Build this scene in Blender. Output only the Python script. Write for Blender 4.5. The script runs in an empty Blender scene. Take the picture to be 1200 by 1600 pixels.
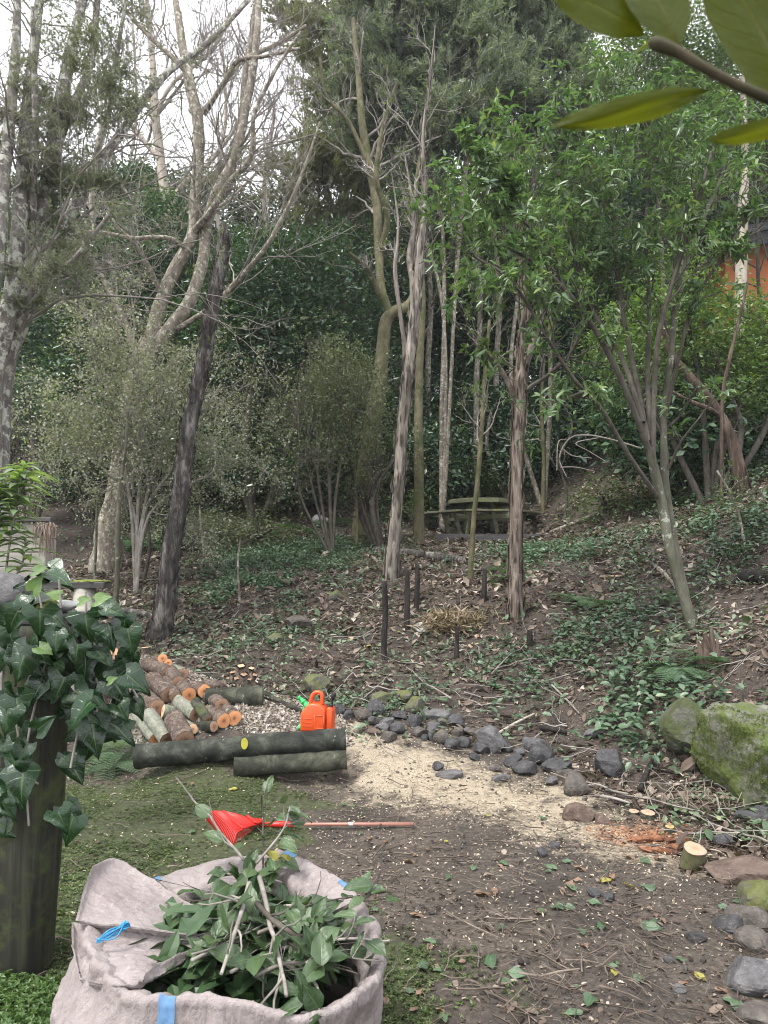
import bpy, math, random
import numpy as np
from mathutils import Vector, Matrix

# ------------------------------------------------------------------ camera, sky, sun, exposure
sc = bpy.context.scene
COL = sc.collection
FPX, CX, HY, EYE, PITCH = 1155.6, 600.0, 800.0, 1.6, math.radians(4.45)
cam_d = bpy.data.cameras.new('camera'); cam = bpy.data.objects.new('camera', cam_d); COL.objects.link(cam)
cam.location = (0, 0, EYE); cam.rotation_euler = (math.radians(90)+PITCH, 0, 0)
cam_d.sensor_fit = 'VERTICAL'; cam_d.sensor_height = 36; cam_d.lens = 26
cam_d.clip_start = 0.05; cam_d.clip_end = 1000
cam_d.dof.use_dof = True; cam_d.dof.focus_distance = 6.0; cam_d.dof.aperture_fstop = 7.0
sc.camera = cam

SUN_EL, SUN_AZ = 62, 225          # degrees; azimuth clockwise from +Y
w = bpy.data.worlds.new('World'); sc.world = w; w.use_nodes = True
wn = w.node_tree; wn.nodes.clear()
def _wn(t, **k):
    n = wn.nodes.new(t)
    for a, b in k.items(): setattr(n, a, b)
    return n
sky = _wn('ShaderNodeTexSky', sky_type='NISHITA', sun_disc=False, sun_elevation=math.radians(SUN_EL),
          sun_rotation=math.radians(SUN_AZ), dust_density=3.0, air_density=1.0)
tc = _wn('ShaderNodeTexCoord')
nz = _wn('ShaderNodeTexNoise'); nz.inputs['Scale'].default_value = 2.2; nz.inputs['Detail'].default_value = 5
wn.links.new(tc.outputs['Generated'], nz.inputs['Vector'])
cr = _wn('ShaderNodeValToRGB')
cr.color_ramp.elements[0].position = .3; cr.color_ramp.elements[0].color = (8.0, 8.0, 8.5, 1)
cr.color_ramp.elements[1].position = .7; cr.color_ramp.elements[1].color = (9.7, 9.7, 10.1, 1)
wn.links.new(nz.outputs['Fac'], cr.inputs['Fac'])
mx = _wn('ShaderNodeMix', data_type='RGBA'); mx.inputs['Factor'].default_value = .82
wn.links.new(sky.outputs['Color'], mx.inputs[6]); wn.links.new(cr.outputs['Color'], mx.inputs[7])
bg = _wn('ShaderNodeBackground'); bg.inputs['Strength'].default_value = 0.095
wn.links.new(mx.outputs[2], bg.inputs['Color'])
wo = _wn('ShaderNodeOutputWorld'); wn.links.new(bg.outputs[0], wo.inputs['Surface'])

sun_d = bpy.data.lights.new('sun', 'SUN'); sun_d.energy = 1.5; sun_d.angle = math.radians(15); sun_d.color = (1, .97, .92)
sun = bpy.data.objects.new('sun', sun_d); COL.objects.link(sun)
_el, _az = math.radians(SUN_EL), math.radians(SUN_AZ)
sun.rotation_euler = Vector((math.sin(_az)*math.cos(_el), math.cos(_az)*math.cos(_el), math.sin(_el))).to_track_quat('Z', 'Y').to_euler()

sc.view_settings.view_transform = 'Standard'; sc.view_settings.look = 'None'
sc.view_settings.exposure = 1.65; sc.view_settings.gamma = 1; sc.view_settings.use_curve_mapping = False
sc.cycles.max_bounces = 6; sc.cycles.diffuse_bounces = 4; sc.cycles.glossy_bounces = 2; sc.cycles.transmission_bounces = 4
sc.cycles.use_denoising = True
sc.cycles.sample_clamp_indirect = 6
sc.cycles.pixel_filter_type = 'BLACKMAN_HARRIS'; sc.cycles.filter_width = 1.0

# ------------------------------------------------------------------ helpers
rng = np.random.default_rng(11)
random.seed(5)

_sp, _cpp = math.sin(PITCH), math.cos(PITCH)
def ray(px, py):
    """direction of a photo point, scaled to one metre of forward distance"""
    u = (px-CX)/FPX; v = (HY-py)/FPX; k = _cpp-v*_sp
    return u/k, (_sp+v*_cpp)/k
def at(px, py, Y):
    u, v = ray(px, py)
    return np.array((u*Y, Y, EYE+v*Y))

def nrm(a):
    return a/np.maximum(np.linalg.norm(a, axis=-1, keepdims=True), 1e-9)

def tag(o, label=None, cat=None, group=None, kind=None):
    if label: o['label'] = label
    if cat: o['category'] = cat
    if group: o['group'] = group
    if kind: o['kind'] = kind
    return o

def empty(name, loc, label, cat, group=None):
    o = bpy.data.objects.new(name, None); COL.objects.link(o); o.location = loc; o.empty_display_size = .1
    return tag(o, label, cat, group)

class MB:
    """collects vertices and faces (numpy) and links them as one mesh object"""
    def __init__(s): s.v = []; s.f = []; s.m = []; s.uv = []; s.n = 0
    def add(s, verts, faces, mi=0, uv=None):
        verts = np.asarray(verts, float).reshape(-1, 3)
        faces = np.asarray(faces, np.int64)
        s.v.append(verts); s.f.append(faces+s.n); s.m.append(np.full(len(faces), mi)); s.n += len(verts)
        s.uv.append(np.zeros((len(verts), 2)) if uv is None else np.asarray(uv, float).reshape(-1, 2))
    def mesh(s, name, mats, smooth=True, origin=None, uv=False):
        me = bpy.data.meshes.new(name)
        V = np.concatenate(s.v)
        if origin is not None: V = V-np.asarray(origin, float)
        li = np.concatenate([f.ravel() for f in s.f]); ls = np.concatenate([np.full(len(f), f.shape[1]) for f in s.f])
        me.vertices.add(len(V)); me.vertices.foreach_set('co', V.astype(np.float32).ravel())
        me.loops.add(len(li)); me.loops.foreach_set('vertex_index', li.astype(np.int32))
        me.polygons.add(len(ls))
        me.polygons.foreach_set('loop_start', np.concatenate([[0], np.cumsum(ls)[:-1]]).astype(np.int32))
        me.polygons.foreach_set('loop_total', ls.astype(np.int32))
        me.polygons.foreach_set('material_index', np.concatenate(s.m).astype(np.int32))
        me.polygons.foreach_set('use_smooth', np.full(len(ls), smooth, bool))
        if uv:
            U = np.concatenate(s.uv)[li]
            l = me.uv_layers.new(name='UVMap'); l.data.foreach_set('uv', U.astype(np.float32).ravel())
        for m in (mats if isinstance(mats, (list, tuple)) else [mats]): me.materials.append(m)
        me.update(calc_edges=True)
        return me
    def obj(s, name, mats, parent=None, smooth=True, origin=None, uv=False):
        """verts are in world space; origin (world) becomes the object's location (or the parent's frame is used)"""
        if parent is not None and origin is None: origin = np.array(parent.matrix_world.translation if False else parent['_loc'] if '_loc' in parent else parent.location)
        o = bpy.data.objects.new(name, s.mesh(name, mats, smooth, origin, uv)); COL.objects.link(o)
        if parent is not None: o.parent = parent
        elif origin is not None: o.location = origin
        return o

def link(name, me, loc=(0, 0, 0), parent=None, rot=None, scale=None, M=None):
    o = bpy.data.objects.new(name, me); COL.objects.link(o)
    if parent is not None: o.parent = parent
    if M is not None: o.matrix_local = M
    else:
        o.location = loc
        if rot is not None: o.rotation_euler = rot
        if scale is not None: o.scale = scale if hasattr(scale, '__len__') else (scale,)*3
    return o

def frameM(pos, ydir, nup, s=1.0):
    """matrix whose Y runs along ydir and whose Z is close to nup"""
    y = nrm(np.asarray(ydir, float)); x = nrm(np.cross(y, nup)); z = np.cross(x, y)
    s = np.broadcast_to(np.asarray(s, float), (3,))
    M = np.eye(4); M[:3, 0] = x*s[0]; M[:3, 1] = y*s[1]; M[:3, 2] = z*s[2]; M[:3, 3] = pos
    return Matrix(M.tolist())

# --- numpy value noise
_perm = np.random.default_rng(3).random((64, 64, 64))
def vnoise(p, scale=1.0, octv=3, gain=.5):
    p = np.asarray(p, float)*scale
    tot = np.zeros(p.shape[:-1]); a = 1.0; s = 0
    for _ in range(octv):
        i = np.floor(p).astype(int); f = p-i; f = f*f*(3-2*f)
        c = 0
        for dx in (0, 1):
            for dy in (0, 1):
                for dz in (0, 1):
                    wgt = (f[..., 0] if dx else 1-f[..., 0])*(f[..., 1] if dy else 1-f[..., 1])*(f[..., 2] if dz else 1-f[..., 2])
                    c = c+wgt*_perm[(i[..., 0]+dx) % 64, (i[..., 1]+dy) % 64, (i[..., 2]+dz) % 64]
        tot += a*(c-.5)*2; s += a; a *= gain; p = p*2.03+7.1
    return tot/s

# --- tubes
def tubes(mb, P, R, k=5, mi=0, cap=False, rough=0.0, rs=6.0):
    """P (N,n,3) polylines, R (N,n) radii"""
    P = np.asarray(P, float); R = np.asarray(R, float)
    if P.ndim == 2: P = P[None]; R = R[None]
    N, n, _ = P.shape
    T = np.empty_like(P); T[:, 1:-1] = P[:, 2:]-P[:, :-2]; T[:, 0] = P[:, 1]-P[:, 0]; T[:, -1] = P[:, -1]-P[:, -2]; T = nrm(T)
    mean = nrm(P[:, -1]-P[:, 0]); ref = np.zeros((N, 3)); ref[np.arange(N), np.argmin(np.abs(mean), axis=1)] = 1
    U = nrm(np.cross(T, ref[:, None, :])); W = np.cross(T, U)
    a = np.linspace(0, 2*math.pi, k, endpoint=False)
    ring = U[:, :, None, :]*np.cos(a)[None, None, :, None]+W[:, :, None, :]*np.sin(a)[None, None, :, None]
    RR = R[:, :, None]
    if rough: RR = RR*(1+rough*vnoise(P[:, :, None, :]+ring*R[:, :, None, None], rs, 3))
    V = P[:, :, None, :]+ring*(RR[..., None] if RR.ndim == 3 else RR)
    idx = np.arange(N*n*k).reshape(N, n, k)
    A = idx[:, :-1, :]; B = np.roll(A, -1, axis=2); D = idx[:, 1:, :]; C = np.roll(D, -1, axis=2)
    F = np.stack([A, B, C, D], -1).reshape(-1, 4)
    mb.add(V.reshape(-1, 3), F, mi)
    if cap:
        for e in (0, -1):
            ring_i = idx[:, e, :]
            mb_v = P[:, e]; base = mb.n
            mb.add(mb_v, np.zeros((0, 3), int), mi)
            off = base-idx.size
            r = ring_i+off; c = np.arange(N)[:, None]+base
            tri = np.stack([np.broadcast_to(c, r.shape), r, np.roll(r, -1, axis=1)], -1).reshape(-1, 3)
            if e == 0: tri = tri[:, ::-1]
            mb.f.append(tri); mb.m.append(np.full(len(tri), mi))

def smooth_path(pts, n):
    """Catmull-Rom through pts (m,d) resampled to n"""
    p = np.asarray(pts, float); m = len(p)
    q = np.vstack([2*p[0]-p[1], p, 2*p[-1]-p[-2]])
    t = np.linspace(0, m-1, n); i = np.minimum(t.astype(int), m-2); f = (t-i)[:, None]
    a, b, c, d = q[i], q[i+1], q[i+2], q[i+3]
    return .5*((2*b)+(-a+c)*f+(2*a-5*b+4*c-d)*f**2+(-a+3*b-3*c+d)*f**3)

def rand_dirs(n):
    return nrm(rng.normal(size=(n, 3)))

def shoots(p, d, L, r, n=6, wander=.25, trop=(0, 0, .1), taper=.25):
    """batch of wandering branches: returns P (N,n,3), R (N,n)"""
    N = len(p); d = nrm(d); P = np.empty((N, n, 3)); P[:, 0] = p
    st = (np.asarray(L)/(n-1))[:, None]; trop = np.asarray(trop)
    for i in range(1, n):
        d = nrm(d+rng.normal(size=(N, 3))*wander+trop)
        P[:, i] = P[:, i-1]+d*st
    R = np.asarray(r)[:, None]*np.linspace(1, taper, n)[None]
    return P, R

def spawn(P, R, k, t0=.25, t1=1.0, ang=(30, 65), lf=(.4, .7), rf=.55):
    """k children on each branch of the batch"""
    N, n, _ = P.shape
    b = np.repeat(np.arange(N), k); t = rng.uniform(t0, t1, N*k)*(n-1); i = np.minimum(t.astype(int), n-2); f = (t-i)[:, None]
    p = P[b, i]*(1-f)+P[b, i+1]*f; tg = nrm(P[b, i+1]-P[b, i])
    side = nrm(np.cross(tg, rand_dirs(N*k))); a = np.radians(rng.uniform(*ang, N*k))[:, None]
    d = tg*np.cos(a)+side*np.sin(a)
    Lp = np.linalg.norm(np.diff(P, axis=1), axis=2).sum(1)[b]
    L = Lp*rng.uniform(*lf, N*k)*(1.15-.55*t/(n-1)); r = (R[b, i]*(1-f[:, 0])+R[b, i+1]*f[:, 0])*rf
    return p, d, L, r

# --- leaf templates: x across, y along, z normal
T_DIA = (np.array([(0, 0, 0), (.5, .42, .1), (0, 1, -.05), (-.5, .42, .1)]), np.array([(0, 1, 2), (0, 2, 3)]))
T_SIX = (np.array([(0, 0, 0), (0, .5, -.02), (0, 1, -.14), (.42, .28, .07), (.4, .66, .02), (-.42, .28, .07), (-.4, .66, .02)]),
         np.array([(0, 3, 1), (3, 4, 1), (4, 2, 1), (0, 1, 5), (5, 1, 6), (6, 1, 2)]))
def leaves(mb, pos, d, nup, L, W, tpl=T_DIA, mi=0):
    tv, tf = tpl; N = len(pos)
    y = nrm(d); x = nrm(np.cross(y, nup)); z = np.cross(x, y)
    L = np.broadcast_to(L, (N,))[:, None, None]; W = np.broadcast_to(W, (N,))[:, None, None]
    V = pos[:, None]+x[:, None]*tv[None, :, 0:1]*W+y[:, None]*tv[None, :, 1:2]*L+z[:, None]*tv[None, :, 2:3]*L
    F = (tf[None]+(np.arange(N)*len(tv))[:, None, None]).reshape(-1, tf.shape[1])
    mb.add(V.reshape(-1, 3), F, mi)

def blade_mesh(name, mat, wf, rows=9, fold=.18, droop=.25, ripple=.03, sinus=0.0, seed=0, thick=0):
    """a single large leaf of length 1 (Y), half-width function wf(t), with UVs"""
    r_ = np.random.default_rng(seed); us = np.array([-1, -.66, -.33, 0, .33, .66, 1.0]); ts = np.linspace(0, 1, rows)
    V = []; UV = []
    ph = r_.random(4)*6
    for t in ts:
        for u in us:
            wd = wf(t); x = u*wd; y = t-sinus*(abs(u)**1.6)*(1-t)**2
            z = fold*abs(u)*wd-droop*t*t+ripple*math.sin(9*t+ph[0]+2*u)*abs(u)+ripple*math.sin(5*u+ph[1]+4*t)
            V.append((x, y, z)); UV.append((u*.5+.5, t))
    k = len(us); F = [(i*k+j, i*k+j+1, (i+1)*k+j+1, (i+1)*k+j) for i in range(rows-1) for j in range(k-1)]
    mb = MB(); mb.add(V, F, 0, UV)
    return mb.mesh(name, mat, True, None, True)
def pw(*kv):
    xs = [a for a, b in kv]; ys = [b for a, b in kv]
    return lambda t: float(np.interp(t, xs, ys))

def bevel_box(mb, c, size, rot=None, b=.006, mi=0):
    """box with chamfered edges"""
    hx, hy, hz = [s/2 for s in size]; b = min(b, hx*.45, hy*.45, hz*.45)
    V = []; F = []
    for sx in (-1, 1):
        for sy in (-1, 1):
            for sz in (-1, 1):
                V += [(sx*hx, sy*(hy-b), sz*(hz-b)), (sx*(hx-b), sy*hy, sz*(hz-b)), (sx*(hx-b), sy*(hy-b), sz*hz)]
    V = np.array(V)
    def vi(sx, sy, sz, a): return (((sx > 0)*4+(sy > 0)*2+(sz > 0))*3+a)
    q = []
    for s in (-1, 1):
        q.append([vi(s, -1, -1, 0), vi(s, 1, -1, 0), vi(s, 1, 1, 0), vi(s, -1, 1, 0)][::s])
        q.append([vi(-1, s, -1, 1), vi(-1, s, 1, 1), vi(1, s, 1, 1), vi(1, s, -1, 1)][::s])
        q.append([vi(-1, -1, s, 2), vi(1, -1, s, 2), vi(1, 1, s, 2), vi(-1, 1, s, 2)][::s])
    for s in (-1, 1):
        for t in (-1, 1):
            q.append([vi(s, t, -1, 0), vi(s, t, 1, 0), vi(s, t, 1, 1), vi(s, t, -1, 1)][::-s*t])
            q.append([vi(s, -1, t, 0), vi(s, 1, t, 0), vi(s, 1, t, 2), vi(s, -1, t, 2)][::s*t])
            q.append([vi(-1, s, t, 1), vi(1, s, t, 1), vi(1, s, t, 2), vi(-1, s, t, 2)][::-s*t])
    tri = []
    for sx in (-1, 1):
        for sy in (-1, 1):
            for sz in (-1, 1):
                tri.append([vi(sx, sy, sz, 0), vi(sx, sy, sz, 1), vi(sx, sy, sz, 2)][::sx*sy*sz])
    if rot is not None: V = V@np.asarray(rot).T
    V = V+np.asarray(c)
    n0 = mb.n; mb.add(V, q, mi); t = np.array(tri)+n0
    mb.f.append(t); mb.m.append(np.full(len(t), mi))

def rotz(a):
    c, s = math.cos(a), math.sin(a); return np.array([(c, -s, 0), (s, c, 0), (0, 0, 1.0)])
def rot_axis(ax, a):
    return np.array(Matrix.Rotation(a, 3, Vector(ax)))

# ------------------------------------------------------------------ materials
class G:
    def __init__(s, name):
        s.m = bpy.data.materials.new(name); s.m.use_nodes = True; s.t = s.m.node_tree; s.t.nodes.clear()
    def n(s, typ, i=None, **kw):
        nd = s.t.nodes.new('ShaderNode'+typ)
        for a, b in kw.items(): setattr(nd, a, b)
        for a, b in (i or {}).items():
            k = nd.inputs[a]
            if isinstance(b, bpy.types.NodeSocket): s.t.links.new(b, k)
            elif isinstance(b, (tuple, list)) and len(b) == 3 and k.type == 'RGBA': k.default_value = (*b, 1)
            else: k.default_value = b
        return nd
    def ramp(s, fac, stops, interp='LINEAR'):
        nd = s.t.nodes.new('ShaderNodeValToRGB'); nd.color_ramp.interpolation = interp
        e = nd.color_ramp.elements
        while len(e) < len(stops): e.new(.5)
        for el, (p, c) in zip(e, stops):
            el.position = p; el.color = (*c, 1) if hasattr(c, '__len__') else (c, c, c, 1)
        s.t.links.new(fac, nd.inputs[0]); return nd.outputs[0]
    def mix(s, f, a, b, mode='MIX'):
        nd = s.t.nodes.new('ShaderNodeMix'); nd.data_type = 'RGBA'; nd.blend_type = mode
        for k, v in ((0, f), (6, a), (7, b)):
            if isinstance(v, bpy.types.NodeSocket): s.t.links.new(v, nd.inputs[k])
            elif k == 0: nd.inputs[0].default_value = v
            else: nd.inputs[k].default_value = (*v, 1) if hasattr(v, '__len__') else (v, v, v, 1)
        return nd.outputs[2]
    def math(s, op, a, b=0.0, c=0.0):
        nd = s.t.nodes.new('ShaderNodeMath'); nd.operation = op
        for k, v in enumerate((a, b, c)):
            if isinstance(v, bpy.types.NodeSocket): s.t.links.new(v, nd.inputs[k])
            else: nd.inputs[k].default_value = v
        return nd.outputs[0]
    def coord(s, scale=(1, 1, 1), rnd=True, kind='Object'):
        v = s.n('TexCoord').outputs[kind]
        if rnd:
            r = s.n('ObjectInfo').outputs['Random']
            v = s.n('VectorMath', {0: v, 1: s.n('CombineXYZ', {0: s.math('MULTIPLY', r, 37.0), 1: s.math('MULTIPLY', r, 91.0), 2: r}).outputs[0]}, operation='ADD').outputs[0]
        return s.n('Mapping', {'Vector': v, 'Scale': scale}).outputs[0]
    def noise(s, v, scale, detail=4, rough=.55, dist=0.0):
        return s.n('TexNoise', {'Vector': v, 'Scale': scale, 'Detail': detail, 'Roughness': rough, 'Distortion': dist}).outputs['Fac']
    def bump(s, h, strength=.5, dist=.01, normal=None):
        i = {'Height': h, 'Strength': strength, 'Distance': dist}
        if normal is not None: i['Normal'] = normal
        return s.n('Bump', i).outputs[0]
    def done(s, col, rough=.8, bump=None, spec=.5, transl=0, tcol=None, **extra):
        i = {'Base Color': col, 'Roughness': rough, 'Specular IOR Level': spec}
        if bump is not None: i['Normal'] = bump
        i.update(extra)
        sh = s.n('BsdfPrincipled', i).outputs[0]
        if transl:
            ti = {'Color': tcol if tcol is not None else col}
            tr = s.n('BsdfTranslucent', ti).outputs[0]
            sh = s.n('MixShader', {0: transl, 1: sh, 2: tr}).outputs[0]
        o = s.t.nodes.new('ShaderNodeOutputMaterial'); s.t.links.new(sh, o.inputs['Surface'])
        return s.m

def leaf_mat(name, stops, rough=.45, transl=.25, spec=.5, big=1.2, tc_mul=(1.4, 1.5, .6)):
    g = G(name)
    r = g.n('NewGeometry').outputs['Random Per Island']
    nzs = g.noise(g.coord((1, 1, 1), True), big, 2)
    f = g.math('ADD', g.math('MULTIPLY', r, .7), g.math('MULTIPLY', g.math('SUBTRACT', nzs, .32), .9), )
    c = g.ramp(f, stops)
    t = g.mix(1.0, c, tc_mul, 'MULTIPLY')
    return g.done(c, rough, None, spec, transl, t)

def bark_mat(name, c0, c1, c2=None, lich=None, lamt=.5, scale=18, stretch=.22, bump=.8, moss=None, mamt=.5, lsc=9, dist=.012):
    g = G(name); v = g.coord((1, 1, stretch))
    a1 = g.noise(v, scale*.5, 8, .72, .5); a2 = g.noise(v, scale*.14, 3, .6)
    a = g.math('ADD', g.math('MULTIPLY', a1, .72), g.math('MULTIPLY', a2, .28)); c = g.ramp(a, [(.36, c0), (.5, c1), (.63, c2 or c1)])
    h = a1
    o = g.coord((1, 1, 1))
    if lich is not None:
        l = g.noise(o, lsc, 6, .7); lm = g.math('MULTIPLY', g.ramp(l, [(1-lamt, 0.0), (1-lamt+.06, 1.0)]), .85)
        c = g.mix(lm, c, lich)
    if moss is not None:
        l = g.noise(o, 3.1, 6, .7); lm = g.ramp(l, [(1-mamt, 0.0), (1-mamt+.15, 1.0)])
        c = g.mix(lm, c, moss)
    return g.done(c, .9, g.bump(h, bump, dist), .3)

M = {}
M['bark_grey'] = bark_mat('grey lichened bark', (.065, .055, .042), (.175, .152, .118), (.29, .26, .21), (.44, .43, .36), .46, 26, .35, lsc=13)
M['bark_lichen'] = bark_mat('lichen covered bark', (.06, .052, .046), (.145, .13, .115), (.24, .22, .2), (.44, .45, .38), .5, 22, .4, lsc=8)
M['bark_pale'] = bark_mat('pale smooth bark', (.22, .19, .15), (.33, .29, .24), (.42, .38, .33), (.5, .5, .44), .35, 14, .3)
M['bark_dark'] = bark_mat('dark fibrous trunk', (.012, .010, .009), (.062, .056, .049), (.27, .25, .225), None, 0, 22, .26, 1.0, (.10, .13, .02), .27, dist=.03)
M['bark_brown'] = bark_mat('stringy brown bark', (.05, .038, .030), (.165, .132, .106), (.32, .275, .23), None, 0, 30, .12, 1.0, None, 0, dist=.02)
M['bark_pink'] = bark_mat('stringy pale brown bark', (.05, .042, .034), (.175, .152, .126), (.37, .335, .29), None, 0, 30, .12, 1.0, None, 0, dist=.02)
M['bark_moss'] = bark_mat('mossy bark', (.055, .05, .03), (.11, .10, .055), (.17, .155, .09), (.2, .2, .13), .3, 22, .4, .8, (.048, .062, .018), .52)
M['bark_smooth'] = bark_mat('smooth grey green bark', (.035, .034, .024), (.085, .084, .060), (.15, .148, .11), (.36, .38, .31), .41, 14, .3, .5, (.06, .075, .02), .38, lsc=7)
M['bark_red'] = bark_mat('reddish shaggy bark', (.022, .015, .011), (.068, .047, .035), (.15, .115, .088), None, 0, 26, .08, 1.0, None, 0, dist=.02)
M['twig'] = bark_mat('twig bark', (.11, .10, .085), (.21, .19, .165), (.33, .31, .28), None, 0, 20, .5, .2)
M['twig_dark'] = bark_mat('dark twig bark', (.035, .03, .025), (.075, .065, .052), (.12, .11, .09), None, 0, 20, .5, .2)
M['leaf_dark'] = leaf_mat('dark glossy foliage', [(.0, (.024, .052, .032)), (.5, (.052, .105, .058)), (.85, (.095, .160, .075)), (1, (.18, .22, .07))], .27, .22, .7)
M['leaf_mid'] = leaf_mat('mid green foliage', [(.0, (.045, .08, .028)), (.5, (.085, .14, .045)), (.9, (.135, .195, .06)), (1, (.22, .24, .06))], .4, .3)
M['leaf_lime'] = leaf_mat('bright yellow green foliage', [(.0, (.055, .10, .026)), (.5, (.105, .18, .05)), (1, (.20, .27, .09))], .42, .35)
M['leaf_laurel'] = leaf_mat('laurel leaves', [(.0, (.046, .088, .040)), (.4, (.092, .157, .062)), (.8, (.150, .225, .085)), (.97, (.21, .27, .085)), (1, (.36, .34, .08))], .3, .36, .6, tc_mul=(1.15, 1.35, .7))
M['needle'] = leaf_mat('fine grey green foliage', [(.0, (.075, .10, .082)), (.5, (.145, .18, .14)), (1, (.25, .28, .20))], .5, .4, .35)
M['needle_grey'] = leaf_mat('lichen grey fine foliage', [(.0, (.075, .088, .066)), (.5, (.15, .165, .125)), (1, (.26, .27, .21))], .6, .35, .3)
M['needle_olive'] = leaf_mat('fine olive foliage', [(.0, (.09, .10, .06)), (.5, (.15, .16, .095)), (1, (.23, .23, .14))], .55, .4, .3)
M['leaf_lacy'] = leaf_mat('tiny pale leaves', [(.0, (.10, .115, .08)), (.5, (.21, .23, .165)), (1, (.42, .43, .34))], .45, .3, .4)
M['leaf_box'] = leaf_mat('small olive leaves', [(.0, (.05, .066, .033)), (.5, (.095, .118, .056)), (1, (.16, .18, .09))], .5, .25, .4)
# ------------------------------------------------------------------ terrain
# measured ground points: photo column, photo row, distance in metres
_flat = [(600, 1600), (100, 1500), (1000, 1500), (300, 1290), (700, 1290), (60, 1250), (480, 1210), (800, 1215), (215, 1205), (1060, 1300), (1150, 1400)]
_gp = [(px, py, -EYE/ray(px, py)[1]) for px, py in _flat]
_gp += [(640, 1175, 6.15), (420, 1130, 6.4), (500, 1118, 6.75), (300, 1150, 6.1), (430, 1092, 7.2), (250, 1080, 7.0),
       (245, 998, 9.5), (165, 893, 14), (60, 960, 10.5), (100, 800, 18), (300, 785, 19), (500, 762, 20),
       (440, 900, 12), (450, 960, 9.8), (380, 1030, 8.2), (470, 1082, 7.4), (560, 1040, 8), (600, 1000, 8.8), (615, 903, 11.3),
       (640, 858, 14), (760, 842, 16.2), (700, 842, 16), (830, 838, 16.4), (760, 825, 17.8), (750, 745, 22), (750, 690, 26), (805, 968, 9), (700, 1080, 7.6), (850, 1122, 7.0),
       (950, 1205, 5.75), (1000, 1155, 6.25), (1020, 1050, 6.9), (1085, 985, 7.5), (950, 900, 9.5), (1000, 830, 12.5), (1150, 785, 12),
       (1190, 905, 8.5), (900, 780, 17), (1050, 700, 18), (1200, 1075, 6.1), (1200, 700, 15), (1190, 1330, 4.3), (1180, 1262, 5.0)]
_cp = [tuple(at(*p)) for p in _gp]
_cp += [(3.2, 4.2, .3), (3.6, 5.4, .8), (5, 6.5, 1.6), (6, 9, 2.6), (9, 12, 4.4), (3.2, 2.5, .1), (5, 3, .7), (-3, 3, 0), (-5, 5, .05), (-6, 8, .5),
        (-9, 12, 1.5), (-3, 0, 0), (3, 0, 0), (0, -4, -.1), (0, 0, 0), (-8, -3, 0), (8, -3, .8), (-12, 18, 3.0), (-4, 26, 5.4), (-10, 26, 5.2), (11, 22, 8.0),
        (0, 34, 9.0), (-16, 36, 8.2), (16, 34, 10.8), (14, 16, 6.6), (0, 50, 13), (-25, 50, 11), (25, 50, 12.5), (-30, 20, 3.5), (30, 20, 7.5), (-30, -5, 0), (30, -5, 2)]
_cp = np.array(_cp)
def _tps(r2): return .5*r2*np.log(np.maximum(r2, 1e-12))
def _fit():
    P = _cp[:, :2]; n = len(P)
    K = _tps(((P[:, None]-P[None])**2).sum(-1))+np.eye(n)*.02
    A = np.zeros((n+3, n+3)); A[:n, :n] = K; A[:n, n] = 1; A[:n, n+1:] = P; A[n, :n] = 1; A[n+1:, :n] = P.T
    return np.linalg.solve(A, np.concatenate([_cp[:, 2], np.zeros(3)]))
_w = _fit()
def gz(x, y):
    x = np.asarray(x, float); y = np.asarray(y, float); sh = x.shape; x = x.ravel(); y = y.ravel()
    xc = np.clip(x, -30, 30); yc = np.clip(y, -6, 50)
    out = np.empty(len(x))
    for s in range(0, len(x), 20000):
        q = np.stack([xc[s:s+20000], yc[s:s+20000]], -1)
        out[s:s+20000] = _tps(((q[:, None]-_cp[None, :, :2])**2).sum(-1))@_w[:-3]+_w[-3]+q@_w[-2:]
    # the slope runs on uphill beyond the measured area, level behind the camera
    out += np.maximum(y-50, 0)*.18
    P = np.stack([x, y, np.zeros_like(x)], -1)
    amp = np.clip((y-5.6)/3, 0, 1)*.07+np.clip((x-1.9)/1.5, 0, 1)*.05*(y > 2)+.010
    fine = vnoise(P, 7.0, 3)*.5+vnoise(P+3, 15, 2)*.4
    fa = .012+.022*np.maximum(np.clip((y-6.3)/.6, 0, 1), np.clip((x-1.9)/.4, 0, 1)*(y > 1.5))
    out = out+amp*vnoise(P, 1.6, 4)+fine*fa*np.clip(1-(np.hypot(x, y)-12)/6, 0, 1)
    return out.reshape(sh)
def hit(px, py, y0=1.5, y1=60):
    """where the sight line through a photo point meets the ground"""
    ys = np.geomspace(y0, y1, 900); u, v = ray(px, py); X = u*ys; Z = EYE+v*ys
    d = Z-gz(X, ys); k = np.argmax(d < 0)
    if d[k] >= 0: k = len(ys)-1
    if k == 0: return np.array((X[0], ys[0], gz(X[0], ys[0])))
    f = d[k-1]/(d[k-1]-d[k]); y = ys[k-1]+(ys[k]-ys[k-1])*f
    x = u*y
    return np.array((x, y, float(gz(np.array([x]), np.array([y]))[0])))
def gp(x, y, dz=0.0):
    return np.array((x, y, float(gz(np.array([x]), np.array([y]))[0])+dz))

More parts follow.
